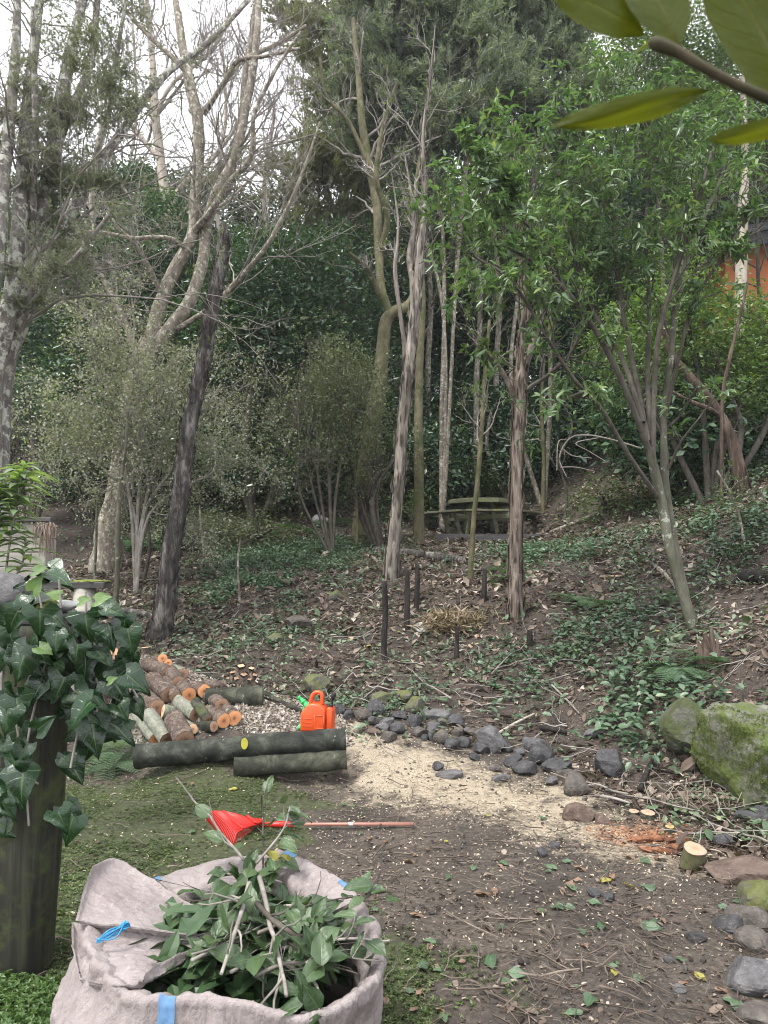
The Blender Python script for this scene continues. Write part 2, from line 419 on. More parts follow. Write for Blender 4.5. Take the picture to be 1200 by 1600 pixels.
def seg_dist(x, y, pl):
    """distance to a polyline (metres) and the parameter along it"""
    best = np.full(x.shape, 1e9); par = np.zeros(x.shape)
    for i in range(len(pl)-1):
        a = pl[i]; b = pl[i+1]; ab = b-a; t = np.clip(((x-a[0])*ab[0]+(y-a[1])*ab[1])/(ab@ab), 0, 1)
        d = np.hypot(x-a[0]-ab[0]*t, y-a[1]-ab[1]*t); m = d < best; best[m] = d[m]; par[m] = (i+t[m])/(len(pl)-1)
    return best, par
def poly_in(x, y, poly):
    ins = np.zeros(x.shape, bool); n = len(poly)
    for i in range(n):
        (x1, y1), (x2, y2) = poly[i], poly[(i+1) % n]
        c = ((y1 > y) != (y2 > y)) & (x < (x2-x1)*(y-y1)/((y2-y1) if y2 != y1 else 1e-9)+x1); ins ^= c
    return ins
DUST = np.array([hit(*p)[:2] for p in [(530, 1150), (590, 1180), (680, 1215), (790, 1250), (900, 1285), (1010, 1318)]])
BED = [tuple(hit(*p)[:2]) for p in [(190, 1196), (552, 1166), (535, 1118), (450, 1096), (300, 1052), (180, 1010)]]
def zones(x, y):
    P = np.stack([x, y, 0*x], -1); n1 = vnoise(P, 1.1, 4); n2 = vnoise(P+9, 3.0, 3)
    d, t = seg_dist(x, y, DUST)
    dust = np.clip(1.2-d/(.40+.22*np.sin(np.clip(t, 0, 1)*3.1)+.14*n1)*.75, 0, 1)*(.85+.5*n2)*(1-.45*np.clip(t-.35, 0, 1))
    flat = np.clip((6.0-y)/.5, 0, 1)
    # the moss covers the left of the yard and fades into mud right of the bag
    edge = .34-(y-2.9)*.2
    moss = np.clip((edge-x)/.6+.2+1.5*n1+1.3*n2, 0, 1)*flat*np.clip((y-1)/1, 0, 1)
    moss = np.maximum(moss, np.clip(.75-np.hypot((x-.28)/.35, (y-3.15)/.42)+.6*n2, 0, 1)*.9)
    moss *= 1-np.clip(dust*1.2, 0, 1)
    bed = poly_in(x, y, BED).astype(float)
    bank = np.clip((y-6.3)/.6, 0, 1); bank = np.maximum(bank, np.clip((x-1.42-(y-3.4)*.22)/.35+.5*n2, 0, 1)*(y > 1.5))
    foot = np.array([hit(*q)[:2] for q in ((760, 1120), (900, 1165), (960, 1235), (1040, 1270), (1130, 1290), (1260, 1350))])
    dft, _ = seg_dist(x, y, foot); bank = np.maximum(bank, np.clip(1.2-dft/.32+.6*n2, 0, 1)*(1-np.clip(dust*1.5, 0, 1)))
    red = np.clip(1.1-np.hypot((x-1.62)/.42, (y-4.62)/.28), 0, 1)
    return np.clip(dust, 0, 1), moss, bed, bank*(1-bed), red

def _axis(a0, a1, st, ends, gr=1.13):
    m = list(np.arange(a0, a1+1e-6, st)); s = st
    while m[-1] < ends[1]: s *= gr; m.append(m[-1]+s)
    s = st
    while m[0] > ends[0]: s *= gr; m.insert(0, m[0]-s)
    return np.array(m)
xs = _axis(-3.6, 4.6, .045, (-85, 85)); ys = _axis(2.0, 9.5, .045, (-40, 105))
GX, GY = np.meshgrid(xs, ys); GZ = gz(GX, GY)
V = np.stack([GX, GY, GZ], -1).reshape(-1, 3); nx = len(xs); ny = len(ys)
ii = np.arange(nx*ny).reshape(ny, nx)
F = np.stack([ii[:-1, :-1], ii[:-1, 1:], ii[1:, 1:], ii[1:, :-1]], -1).reshape(-1, 4)
zd, zm, zb, zk, zr = zones(V[:, 0], V[:, 1])
g = G('forest ground')
v = g.coord((1, 1, 1), False)
def A(n): return g.n('Attribute', attribute_name=n).outputs['Fac']
n_f = g.noise(v, 30, 9, .76); n_m = g.noise(v, 4, 7, .68); n_c = g.noise(v, 120, 4, .7)
soil = g.ramp(n_f, [(.3, (.014, .011, .008)), (.5, (.040, .031, .024)), (.7, (.09, .073, .058))])
mud = g.ramp(n_f, [(.3, (.032, .025, .019)), (.5, (.090, .073, .057)), (.7, (.185, .158, .128))])
litter = g.ramp(n_c, [(.34, (.012, .009, .007)), (.5, (.052, .040, .031)), (.62, (.13, .104, .082)), (.72, (.29, .245, .20))])
soil = g.mix(g.ramp(n_m, [(.35, 0.0), (.6, 1.0)]), soil, litter)
mud = g.mix(g.ramp(g.noise(v, 1.7, 6, .7), [(.38, .75), (.6, 0.0)]), mud, (.030, .024, .020))
col = g.mix(A('bank'), mud, soil)
mossc = g.ramp(n_f, [(.3, (.022, .023, .013)), (.5, (.048, .062, .020)), (.7, (.095, .118, .038))])
mm = g.ramp(g.math('ADD', A('moss'), g.math('MULTIPLY', g.math('SUBTRACT', g.noise(v, 5, 8, .72), .5), 2.6)), [(.42, 0.0), (.72, 1.0)])
col = g.mix(g.math('MULTIPLY', mm, .85), col, mossc)
sd = g.ramp(n_c, [(.3, (.15, .12, .085)), (.5, (.36, .30, .215)), (.7, (.56, .50, .385))])
sd = g.mix(A('red'), sd, g.ramp(n_c, [(.25, (.14, .06, .03)), (.5, (.33, .16, .085)), (.75, (.45, .26, .15))]))
dm = g.ramp(g.math('ADD', A('dust'), g.math('MULTIPLY', g.math('SUBTRACT', g.noise(v, 5, 9, .8), .5), 3.2)), [(.36, 0.0), (.82, 1.0)])
col = g.mix(dm, col, sd)
chip = g.ramp(n_c, [(.25, (.12, .10, .08)), (.5, (.30, .265, .225)), (.75, (.45, .41, .36))])
col = g.mix(A('bed'), col, chip)
h = g.math('ADD', n_f, g.math('MULTIPLY', n_c, .5))
rough = g.ramp(g.math('ADD', n_m, g.math('MULTIPLY', A('bank'), .4)), [(.35, .38), (.6, .85)])
gm = g.done(col, rough, g.bump(h, .7, .02), .4)
mb = MB(); mb.add(V, F); ground = mb.obj('ground', gm); tag(ground, 'sloping yard floor of moss, mud, sawdust and leaf litter rising into a wooded bank', None, None, 'structure')
for nm, a in (('dust', zd), ('moss', zm), ('bed', zb), ('bank', zk), ('red', zr)):
    at_ = ground.data.attributes.new(nm, 'FLOAT', 'POINT'); at_.data.foreach_set('value', a.astype(np.float32))
# ------------------------------------------------------------------ trees
class Tree:
    """a tree thing: an Empty at the base with a trunk part and further parts"""
    def __init__(s, name, base, label, cat='tree', group=None):
        s.o = empty(name, base, label, cat, group); s.base = np.asarray(base, float)
        s.wood = MB(); s.twigs = MB(); s.crown = MB()
    def limb(s, pts, k=10, n=None, rough=.08, rs=5, cap=False, flare=0.0):
        """pts: rows of x, y, z, radius (world)"""
        pts = np.asarray(pts, float); n = n or max(8, len(pts)*5)
        q = smooth_path(pts, n); P = q[:, :3]; R = np.maximum(q[:, 3], .003)
        if flare: R = R*(1+flare*np.exp(-np.linspace(0, 1, n)*14))
        P = P+vnoise(P, 1.7, 2)[:, None]*np.array([.25, .25, 0])*R[:, None]
        tubes(s.wood, P, R, k, 0, cap, rough, rs); return P, R
    def done(s, bark, leaf=None, twig=None, smooth=True):
        if s.wood.n: s.wood.obj('trunk', M[bark], s.o, True, s.base)
        if s.twigs.n: s.twigs.obj('branches', M[twig or bark], s.o, True, s.base)
        if s.crown.n: s.crown.obj('crown', M[leaf], s.o, smooth, s.base)
        return s.o

def pxpath(pts, Y, base_hit=True):
    """rows of photo column, row, half width in photo pixels [, extra metres of distance] -> world rows x,y,z,r.  The first row stands on the ground."""
    out = []
    if base_hit:
        b = hit(pts[0][0], pts[0][1]); Y = b[1]
    for i, p in enumerate(pts):
        y = Y+(p[3] if len(p) > 3 else 0); q = at(p[0], p[1], y); out.append((*q, p[2]/FPX*y))
    out = np.array(out)
    if base_hit:
        d = out[0].copy(); d[2] -= .2; out = np.vstack([d, out])
    return out

def flake(t, PR, n, L=(.1, .35), W=.016, i0=2, i1=-4, out=.12):
    """loose strips of bark standing a little off a trunk"""
    P, R = PR; i = rng.integers(i0, len(P)+i1, n); a = rng.uniform(0, 6.28, n); tg = nrm(P[i+1]-P[i]); u = nrm(np.cross(tg, [0, 1.0, .01])); v = np.cross(tg, u)
    rad = u*np.cos(a)[:, None]+v*np.sin(a)[:, None]
    leaves(t.wood, P[i]+rad*R[i][:, None]*.99, nrm(tg*rng.choice([-1, 1], (n, 1))+rad*rng.uniform(.02, out, (n, 1))), rad, rng.uniform(*L, n), W*rng.uniform(.5, 1.4, n))
def batch_from(path_PR, n=10):
    P, R = path_PR; i = np.linspace(0, len(P)-1, n).astype(int)
    return P[i][None], R[i][None]

def twiggy(t, PR, k1=8, k2=4, k3=3, t0=.3, lf=(.25, .5), up=.05, w=.22, min_r=.004, ang=(25, 60), leaf_tips=False, l3=(.35, .8), rf=.45, sides=(5, 4, 3)):
    """three orders of branches along a limb; returns the tips"""
    P, R = batch_from(PR, 14)
    p, d, L, r = spawn(P, R, k1, t0, .98, ang, lf, rf)
    P1, R1 = shoots(p, d, L, np.maximum(r, min_r*1.8), 8, w, (0, 0, up), .3); tubes(t.twigs, P1, R1, sides[0])
    p, d, L, r = spawn(P1, R1, k2, .2, 1, ang, (.35, .7), .6)
    P2, R2 = shoots(p, d, L, np.maximum(r, min_r*1.2), 6, w, (0, 0, up), .4); tubes(t.twigs, P2, R2, sides[1])
    if not k3: return P2, R2
    p, d, L, r = spawn(P2, R2, k3, .15, 1, ang, l3, .7)
    P3, R3 = shoots(p, d, L, np.maximum(r, min_r*.8), 5, w, (0, 0, up), .5); tubes(t.twigs, P3, R3, sides[2])
    return P3, R3

# --- kinds of foliage
def blob_points(c, rad, n, shell=.55, lump=.3, ls=1.3):
    d = rand_dirs(n); r = shell+(1-shell)*rng.random(n)**.6
    r = r*(1+lump*vnoise(d*np.asarray(rad)+np.asarray(c), ls, 3)*1.6)
    return np.asarray(c)+d*r[:, None]*np.asarray(rad), d
def broad_blob(mb, c, rad, clumps, per, L=.12, W=.05, tpl=T_DIA, csize=.35, shell=.6, up=.7, lump=.35):
    """clumps of broad leaves over a lumpy ellipsoid"""
    p, d = blob_points(c, rad, clumps, shell, lump)
    axis = nrm(d+np.array([0, 0, .55])+rng.normal(size=(clumps, 3))*.35)
    pos = np.repeat(p, per, 0)+rng.normal(size=(clumps*per, 3))*csize*np.array([1, 1, .55])*.5
    ax = np.repeat(axis, per, 0)
    dirs = nrm(ax*.35+rand_dirs(clumps*per)*np.array([1, 1, .5])+np.array([0, 0, -.15]))
    nn = nrm(ax*.8+np.array([0, 0, up])+rng.normal(size=dirs.shape)*.35)
    leaves(mb, pos, dirs, nn, L*rng.uniform(.7, 1.3, len(pos)), W*rng.uniform(.7, 1.3, len(pos)), tpl)
def _spray(n=26, seed=0, spread=.45):
    r_ = np.random.default_rng(seed); V = []; F = []
    for i in range(n):
        t = r_.random(); base = np.array((r_.normal()*.03, t*.8, r_.normal()*.03))
        a = r_.random()*6.28; d = nrm(np.array((math.cos(a)*spread, .55, math.sin(a)*spread))); L = r_.uniform(.16, .34)*(1.1-.4*t)
        s = nrm(np.cross(d, r_.normal(size=3)))*.028; k = len(V)
        V += [base-s, base+s, base+d*L]; F.append((k, k+1, k+2))
    return np.array(V), np.array(F)
SPRAYS = [_spray(26, i) for i in range(3)]
def feather_blob(mb, c, rad, n, size=.42, shell=.35, lump=.4, up=.9, ls=1.6, hang=0.0, fat=1.0):
    """upright feathery sprays of fine leaves grouped in tufts"""
    tufts = max(3, n//60)
    tp, td = blob_points(c, rad, tufts, shell, lump, ls)
    i = rng.integers(0, tufts, n)
    pos = tp[i]+rng.normal(size=(n, 3))*np.array([.36, .36, .16])*size*1.3
    dirs = nrm(td[i]*.7+np.array([0, 0, up-hang])+rng.normal(size=(n, 3))*.55)
    s = size*rng.uniform(.6, 1.25, n)
    for k, tpl in enumerate(SPRAYS):
        q = np.arange(n) % 3 == k; leaves(mb, pos[q], dirs[q], rand_dirs(q.sum()), s[q], s[q]*fat, tpl)
def lacy(mb, P, per, L=.03, W=.022, spread=.05):
    """tiny leaves along a batch of fine twigs"""
    N, n, _ = P.shape; b = np.repeat(np.arange(N), per); t = rng.uniform(.1, 1, N*per)*(n-1); i = np.minimum(t.astype(int), n-2); f = (t-i)[:, None]
    pos = P[b, i]*(1-f)+P[b, i+1]*f+rng.normal(size=(N*per, 3))*spread
    leaves(mb, pos, rand_dirs(N*per), nrm(rand_dirs(N*per)+np.array([0, 0, .8])), L*rng.uniform(.6, 1.4, N*per), W*rng.uniform(.6, 1.4, N*per))
def pblob(px, py, rx, ry, Y, dr=None):
    """ellipsoid from photo measures: centre and radii"""
    return at(px, py, Y), np.array((rx/FPX*Y, (dr if dr else .8*rx/FPX*Y), ry/FPX*Y))

# ---- 1 big forked tree standing left
Yb = hit(165, 893)[1]
t = Tree('bare_tree', hit(165, 893), 'tall bare tree on the left with a pale lichened trunk forking above the lacy shrub')
main = t.limb(pxpath([(165, 893, 25), (178, 810, 20), (190, 730, 19), (205, 640, 18.5), (222, 570, 18), (236, 530, 17)], Yb), 14, 40, .06, 4, flare=.12)
L1 = t.limb(pxpath([(230, 550, 12), (250, 480, 11), (276, 420, 10.5), (300, 370, 9.5), (306, 310, 9), (310, 250, 9), (308, 180, 9), (295, 120, 8), (284, 60, 7, .2), (272, -10, 5, .4), (262, -90, 3, .6)], Yb, False), 10)
R1 = t.limb(pxpath([(238, 545, 12), (268, 510, 11), (298, 470, 10.5), (316, 410, 9.5), (322, 360, 9), (340, 300, 9, -.3), (368, 240, 8, -.5), (386, 160, 7, -.6), (400, 70, 6, -.7), (405, -30, 4, -.7)], Yb, False), 10)
B = [t.limb(pxpath(q, Yb, False), 7) for q in (
    [(222, 575, 7), (205, 530, 6), (185, 480, 5.5), (160, 430, 5), (128, 380, 4, -.2), (118, 345, 3, -.3)],
    [(276, 515, 5), (330, 480, 4.5, -.4), (378, 430, 4.5, -.6), (420, 380, 4, -.9), (452, 320, 3.5, -1.1), (478, 255, 2.5, -1.2), (500, 190, 1.5, -1.2)],
    [(306, 300, 7), (330, 280, 7, .4), (360, 245, 6.5, .6), (375, 200, 6, .8), (384, 110, 5, 1.0), (398, 20, 4, 1.2), (404, -60, 2.5, 1.2)],
    [(300, 365, 6), (330, 330, 5.5, -.4), (358, 285, 5, -.6), (392, 245, 4.5, -.9), (398, 180, 3.5, -1.0), (430, 110, 3, -1.2), (470, 50, 2, -1.3)],
    [(309, 200, 6.5), (290, 110, 5, .3), (300, 90, 4.5, .4), (345, 50, 4, .5), (385, 0, 3, .6)],
    [(310, 180, 5), (330, 160, 4.5, .3), (372, 100, 4, .5), (430, 70, 3.5, .8), (478, 40, 2.5, 1.0)],
    [(318, 178, 5), (350, 130, 4, -.4), (372, 95, 3.5, -.6), (415, 88, 3, -.8), (470, 75, 2, -1)],
    [(300, 120, 5), (270, 90, 4.5), (232, 55, 4), (200, 20, 3), (180, -20, 2)],
    [(295, 390, 4.5), (262, 372, 4, -.5), (205, 372, 3.5, -.8), (150, 362, 3, -1), (95, 370, 2, -1.2)],
    [(255, 470, 4), (235, 420, 3.5, -.3), (205, 375, 3, -.5), (180, 350, 2.5, -.6), (160, 310, 2, -.7)],
    [(195, 540, 3.5), (150, 495, 3, -.5), (95, 465, 2.5, -.8), (70, 458, 2, -1)])]
for k, PR in enumerate([L1, R1]+B): twiggy(t, PR, 10 if k < 2 else 9, 6, 4, .35 if k < 2 else .15, (.16, .3) if k < 2 else (.3, .55), .06, .2, .0042, rf=.24 if k < 2 else .3)
t.done('bark_grey', twig='twig')

# ---- 2 a paler bare tree behind it
t = Tree('bare_tree', gp(at(268, 420, 19)[0], 19), 'slender pale bare tree standing behind the big forked tree')
a = t.base
PR = t.limb(np.vstack([[*(a-[0, 0, .3]), .16], pxpath([(270, 560, 8), (272, 420, 8), (262, 330, 8), (250, 250, 7.5), (241, 160, 7), (238, 90, 5), (230, 10, 4), (225, -60, 2)], 19, False)]), 9)
B = [t.limb(pxpath(q, 19, False), 6) for q in ([(262, 330, 6), (285, 290, 5), (330, 250, 4), (372, 190, 3.5), (390, 120, 3), (400, 40, 2)], [(250, 250, 5), (225, 220, 4), (190, 170, 3), (170, 100, 2)],
     [(243, 180, 4), (270, 130, 3.5), (330, 80, 3), (360, 20, 2)], [(266, 360, 4), (300, 330, 3.5), (350, 318, 3), (420, 250, 2)])]
for q in [PR]+B: twiggy(t, q, 10, 5, 4, .3, (.2, .45), .08, .2, .0062)
t.done('bark_pale', twig='twig')

# ---- more thin leafless stems closing the skyline
for i, (px, top, Y, lab) in enumerate([(345, 40, 22, 'thin bare sapling in the skyline gap right of the forked tree'), (420, 150, 21, 'bare branching sapling before the tea tree crowns'),
                                       (150, 60, 20, 'thin bare tree between the lichened stems and the forked tree'), (205, -20, 24, 'far leafless tree between two bare trees'), (470, 120, 24, 'farthest leafless tree beside the tea trees')]):
    b = gp((px-CX)/FPX*Y, Y); t = Tree('bare_sapling', b, lab)
    PR = t.limb(np.vstack([[*(b-[0, 0, .3]), .09], [*(b+[.1, 0, 2.5]), .075], pxpath([(px+6, 430, 4), (px-8, 300, 3.2), (px+8, 180, 2.6), (px, top, 1.6)], Y, False)]), 6)
    P2, _ = twiggy(t, PR, 22, 5, 4, .4, (.14, .34), .1, .2, .006); t.done('bark_pale', twig='twig')

# ---- 3 lichened clump at the far left
b = gp(-4.35, 8.2); t = Tree('lichened_tree', b, 'lichen covered many stemmed tree at the left edge with thin grey green foliage')
Yl = 8.2
S = [t.limb(np.vstack([[*(b-[0, 0, .3]), .13], [*(b+[.05, 0, 1.2]), .12], pxpath(q, Yl, False)]), 10, None, .12, 7) for q in (
    [(-15, 640, 15), (5, 520, 14), (25, 400, 12), (35, 270, 11), (47, 130, 9, .2), (62, 0, 7, .4), (70, -80, 4, .5)],
    [(-10, 640, 15, .3), (20, 520, 14, .3), (48, 400, 13, .3), (72, 290, 12, .3), (92, 180, 11, .5), (112, 70, 9, .7), (132, -10, 7, .9), (140, -90, 4, 1)],
    [(-40, 620, 14, -.3), (-10, 430, 13, -.3), (8, 250, 10, -.2), (22, 120, 8), (30, -40, 5)],
    [(10, 600, 11, .5), (45, 480, 10, .6), (92, 370, 9, .8), (140, 280, 8, 1), (185, 215, 7, 1.2), (250, 125, 6, 1.5), (320, 70, 4.5, 1.8), (390, 0, 3, 2)])]
B = [t.limb(pxpath(q, Yl, False), 6) for q in ([(72, 290, 8, .3), (100, 200, 7, .5), (140, 100, 6, .7), (152, 0, 5, 1), (160, -80, 3, 1)], [(48, 400, 6, .3), (52, 300, 6, 0), (55, 150, 5, -.2), (50, 10, 3, -.4)],
     [(140, 280, 5, 1), (170, 180, 4.5, 1), (182, 90, 4, 1), (200, -20, 3, 1)], [(20, 520, 6, .2), (60, 440, 5, 0), (110, 410, 4, -.2), (175, 330, 3, -.3)])]
for k, PR in enumerate(S+B):
    P3, _ = twiggy(t, PR, 12, 6, 5, .3, (.12, .3), .0, .25, .0026, rf=.2 if k < 4 else .28); tips = P3[:, -1]
    n = 420; i = rng.integers(0, len(tips), n)
    for c in range(3):
        q = np.arange(n) % 3 == c; leaves(t.crown, tips[i][q]+rng.normal(size=(q.sum(), 3))*.05, nrm(rand_dirs(q.sum())+[0, 0, .4]), rand_dirs(q.sum()), .15*rng.uniform(.6, 1.3, q.sum()), .15, SPRAYS[c])
for c in ((20, 180, 50, 60), (110, 160, 50, 60), (60, 330, 60, 60), (10, 470, 50, 70), (165, 120, 45, 50), (130, 290, 50, 40)):
    cc, rad = pblob(*c, Yl+.2, .6); feather_blob(t.crown, cc, rad, 420, .17, .2, .5, .6, 3)
t.done('bark_lichen', 'needle_grey', 'twig')

# ---- 4 dark shaggy trunk, snapped at the top
b = hit(245, 998); t = Tree('snapped_tree', b, 'dark shaggy leaning trunk with snapped top behind the firewood', 'tree trunk')
PR = t.limb(pxpath([(245, 998, 19), (252, 960, 16), (262, 890, 14.5), (275, 810, 13.5), (288, 720, 12.5), (302, 640, 12), (318, 560, 11.5), (332, 480, 11), (342, 420, 10), (349, 384, 8), (351, 366, 3.5)], b[1]), 16, 70, .22, 9, True, .25)
# bark flakes stand off the trunk
P, R = PR; n = 1100; i = rng.integers(2, len(P)-1, n); a = rng.uniform(0, 6.28, n)
rad = np.stack([np.cos(a), np.sin(a), 0*a], -1); pos = P[i]+rad*R[i][:, None]*.97+np.array([0, 0, 1])*rng.normal(size=(n, 1))*.05
leaves(t.wood, pos, nrm(np.array([.1, 0, 1])+rad*rng.uniform(.1, .5, (n, 1))), rad, rng.uniform(.05, .12, n), rng.uniform(.015, .035, n))
t.done('bark_dark')

# ---- 5 pale twin trunk mid scene
b = hit(612, 905); t = Tree('twin_trunk_tree', b, 'slim pale brown tree mid clearing whose trunk splits into two close stems')
m1 = t.limb(pxpath([(612, 905, 11), (616, 850, 9), (622, 760, 8.5), (629, 670, 8.5), (636, 590, 9), (644, 520, 8.5), (650, 460, 8), (655, 400, 6), (664, 320, 5), (660, 220, 3), (672, 120, 1.5), (680, 40, .6)], b[1]), 12, 60, .1, 12, flare=.3)
flake(t, m1, 420)
m2 = t.limb(pxpath([(634, 610, 6), (632, 540, 4), (624, 480, 3.5), (617, 420, 3.5), (622, 350, 2), (612, 270, .8)], b[1], False), 8)
m3 = t.limb(pxpath([(640, 560, 7), (646, 500, 6.5), (645, 440, 6), (640, 400, 5, .2), (646, 330, 3, .3), (630, 230, 1, .5)], b[1], False), 8)
for q in (m1, m2, m3):
    P3, _ = twiggy(t, q, 7, 4, 3, .65, (.1, .2), .1, .2, .004)
    tips = P3[:, -1]; n = len(tips); leaves(t.crown, tips, nrm(rand_dirs(n)+[0, 0, .2]), nrm(rand_dirs(n)*.5+[0, 0, 1]), .07, .03, T_SIX)
t.done('bark_pink', 'leaf_mid', 'twig')

# ---- 6 reddish trunk in front of the picnic table
b = hit(806, 968); t = Tree('brown_trunk_tree', b, 'straight reddish brown tree standing in front of the picnic table')
m1 = t.limb(pxpath([(806, 968, 12), (806, 900, 10), (807, 800, 9.5), (809, 700, 9.5), (813, 610, 10), (814, 560, 7), (818, 470, 6), (814, 380, 5), (806, 290, 3), (800, 180, 1)], b[1]), 12, 60, .1, 14, flare=.3)
flake(t, m1, 480, (.08, .3))
m2 = t.limb(pxpath([(812, 620, 8), (822, 570, 6, .2), (838, 520, 5, .4), (855, 460, 4.5, .6), (872, 400, 4, .8)], b[1], False), 8)
m3 = t.limb(pxpath([(811, 640, 6), (790, 590, 4, -.1), (770, 560, 3, -.2), (740, 535, 2.5, -.3)], b[1], False), 6)
for q in (m1, m2, m3):
    P3, _ = twiggy(t, q, 8, 4, 3, .5, (.12, .25), .05, .22, .004)
    tips = P3[:, -1]; n = len(tips)*2; leaves(t.crown, np.repeat(tips, 2, 0), nrm(rand_dirs(n)+[0, 0, .1]), nrm(rand_dirs(n)*.5+[0, 0, 1]), .075, .03, T_SIX)
t.done('bark_brown', 'leaf_mid', 'twig_dark')

# ---- 7 mossy bent tree behind
b = gp(*at(568, 800, 15)[:2]); t = Tree('mossy_bent_tree', b, 'mossy trunk bent over like a crook behind the pale twin trunk')
Ym = 15
m0 = t.limb(np.vstack([[*(b-[0, 0, .3]), .26], pxpath([(570, 770, 16), (578, 700, 15), (588, 630, 13), (596, 560, 11), (602, 505, 10), (616, 487, 9.5), (634, 480, 9), (648, 460, 7, .3), (655, 420, 6, .4)], Ym, False)]), 12, 60)
m1 = t.limb(pxpath([(610, 492, 7), (598, 455, 6.5), (592, 400, 7, .2), (590, 330, 7, .3), (578, 260, 7, .5), (566, 190, 6.5, .6), (560, 120, 5, .7), (552, 30, 4, .9)], Ym, False), 10)
m2 = t.limb(pxpath([(592, 400, 5, .2), (606, 340, 5, 0), (588, 280, 4.5, -.3), (598, 200, 4, -.4), (620, 130, 3, -.5)], Ym, False), 8)
m3 = t.limb(pxpath([(596, 470, 4), (575, 420, 3.5, -.4), (545, 395, 3, -.6)], Ym, False), 6)
m4 = t.limb(pxpath([(580, 265, 4, .5), (545, 190, 3.5, .4), (510, 150, 3, .3), (500, 90, 2.5, .3)], Ym, False), 6)
for q in (m1, m2, m3, m4): twiggy(t, q, 9, 4, 3, .3, (.15, .4), .1, .22, .005)
t.done('bark_moss', twig='twig')

# ---- 8 tea trees with feathery crowns
def tea_tree(base_px, Y, stems, blobs, label, leaf='needle', name='tea_tree', bark='bark_grey', n=1500, size=.5):
    b = gp((base_px-CX)/FPX*Y, Y); t = Tree(name, b, label, 'tree', 'tea trees behind the clearing' if name == 'tea_tree' else None)
    for q in stems:
        PR = t.limb(np.vstack([[*(b-[0, 0, .3]), q[0][2]/FPX*Y*1.25], pxpath(q, Y, False)]), 8)
        twiggy(t, PR, 10, 4, 3, .45, (.12, .3), .12, .2, .006)
    for c in blobs:
        cc, rad = pblob(*c[:4], Y+(c[4] if len(c) > 4 else 0)); k = int(n*(c[2]*c[3]/8000))
        feather_blob(t.crown, cc, rad, k, size*1.1, fat=1.25)
    return t.done(bark, leaf, 'twig_dark')
tea_tree(690, 17, [[(690, 640, 3.4), (694, 480, 3.2), (688, 330, 3), (650, 180, 3), (630, 60, 2)], [(702, 640, 3), (712, 450, 3), (722, 320, 5), (735, 200, 4), (760, 60, 3)], [(696, 560, 3), (680, 420, 3), (640, 330, 4), (600, 200, 3)]],
         [(640, 90, 100, 85), (590, 30, 70, 70), (720, 60, 110, 85), (720, 160, 95, 60, -.6), (620, 190, 75, 55), (670, -40, 120, 70), (690, 230, 60, 50, -.3), (560, 170, 50, 60), (760, 240, 50, 40, .5)], 'tall tea tree with the widest feathery crown above the pale twin trunk')
tea_tree(850, 18, [[(800, 620, 3.4), (810, 450, 3.2), (830, 300, 5), (850, 160, 4)], [(860, 600, 3.4), (850, 420, 3), (800, 280, 4), (780, 140, 3)]],
         [(820, 70, 100, 95), (880, 150, 70, 85), (800, 200, 80, 60, -.5), (880, 20, 90, 80), (790, -30, 90, 60)], 'dense tea tree crown rising behind the laurel')
tea_tree(520, 19, [[(520, 640, 5), (512, 480, 5), (520, 360, 4), (500, 230, 3)], [(530, 600, 5), (545, 420, 4), (540, 250, 3)]],
         [(520, 290, 75, 70), (480, 250, 45, 40), (545, 200, 60, 60), (455, 300, 30, 35), (560, 110, 55, 70), (530, 40, 60, 50), (478, 36, 48, 42), (500, 130, 36, 46)], 'smaller tea tree beside the open sky with drooping olive tufts', 'needle_olive', n=1200)
for px, Y, lab in ((655, 14.5, 'dark mossy straight trunk just behind the pale twin trunk'), (745, 19, 'tall thin trunk of a tea tree behind the picnic table'), (668, 20, 'thin tea tree trunk in the gap left of the laurel'), (775, 21, 'far slim tea tree trunk behind the reddish trunk')):
    b = gp((px-CX)/FPX*Y, Y); t = Tree('slender_tea_tree', b, lab)
    PR = t.limb(np.vstack([[*(b-[0, 0, .3]), .12], pxpath([(px-1, 700, 7.5 if Y < 15 else 5), (px, 590, 6.5 if Y < 15 else 4.5), (px+5, 460, 5 if Y < 15 else 4), (px-6, 320, 4), (px+8, 200, 3)], Y, False)]), 9, 30)
    twiggy(t, PR, 12, 4, 3, .5, (.1, .22), .1, .2, .005); t.done('bark_moss' if Y < 15 else 'bark_grey', twig='twig_dark')

# ---- 9 dark glossy broadleaf trees filling the wood
def broad_tree(name, base, label, blobs, leaf, L=.14, W=.06, dens=1.0, bark='twig_dark', per=16, group=None, stems=3, stem_r=.05, csize=.5):
    t = Tree(name, base, label, 'tree', group)
    for c, rad in blobs[:stems*2]:
        for _ in range(1 if len(blobs) > 2 else stems):
            q = np.array([[*(base-[0, 0, .3]), stem_r*1.4], [*(base+(c-base)*.45+rng.normal(size=3)*.25*[1, 1, .3]), stem_r], [*(c+rng.normal(size=3)*rad*.3), stem_r*.5]])
            PR = t.limb(q, 6, 14); twiggy(t, PR, 6, 4, 0, .4, (.2, .45), .1, .22, .006)
    for c, rad in blobs:
        area = rad[0]*rad[2]+rad[0]*rad[1]
        k = int(area*95*dens*(.14/L)**2*(16/per))
        broad_blob(t.crown, c, rad, k, per, L, W, T_DIA, csize)
    return t.done(bark, leaf, bark)
def gbase(px, Y): return gp((px-CX)/FPX*Y, Y)
DK = 'dark glossy trees of the wood'
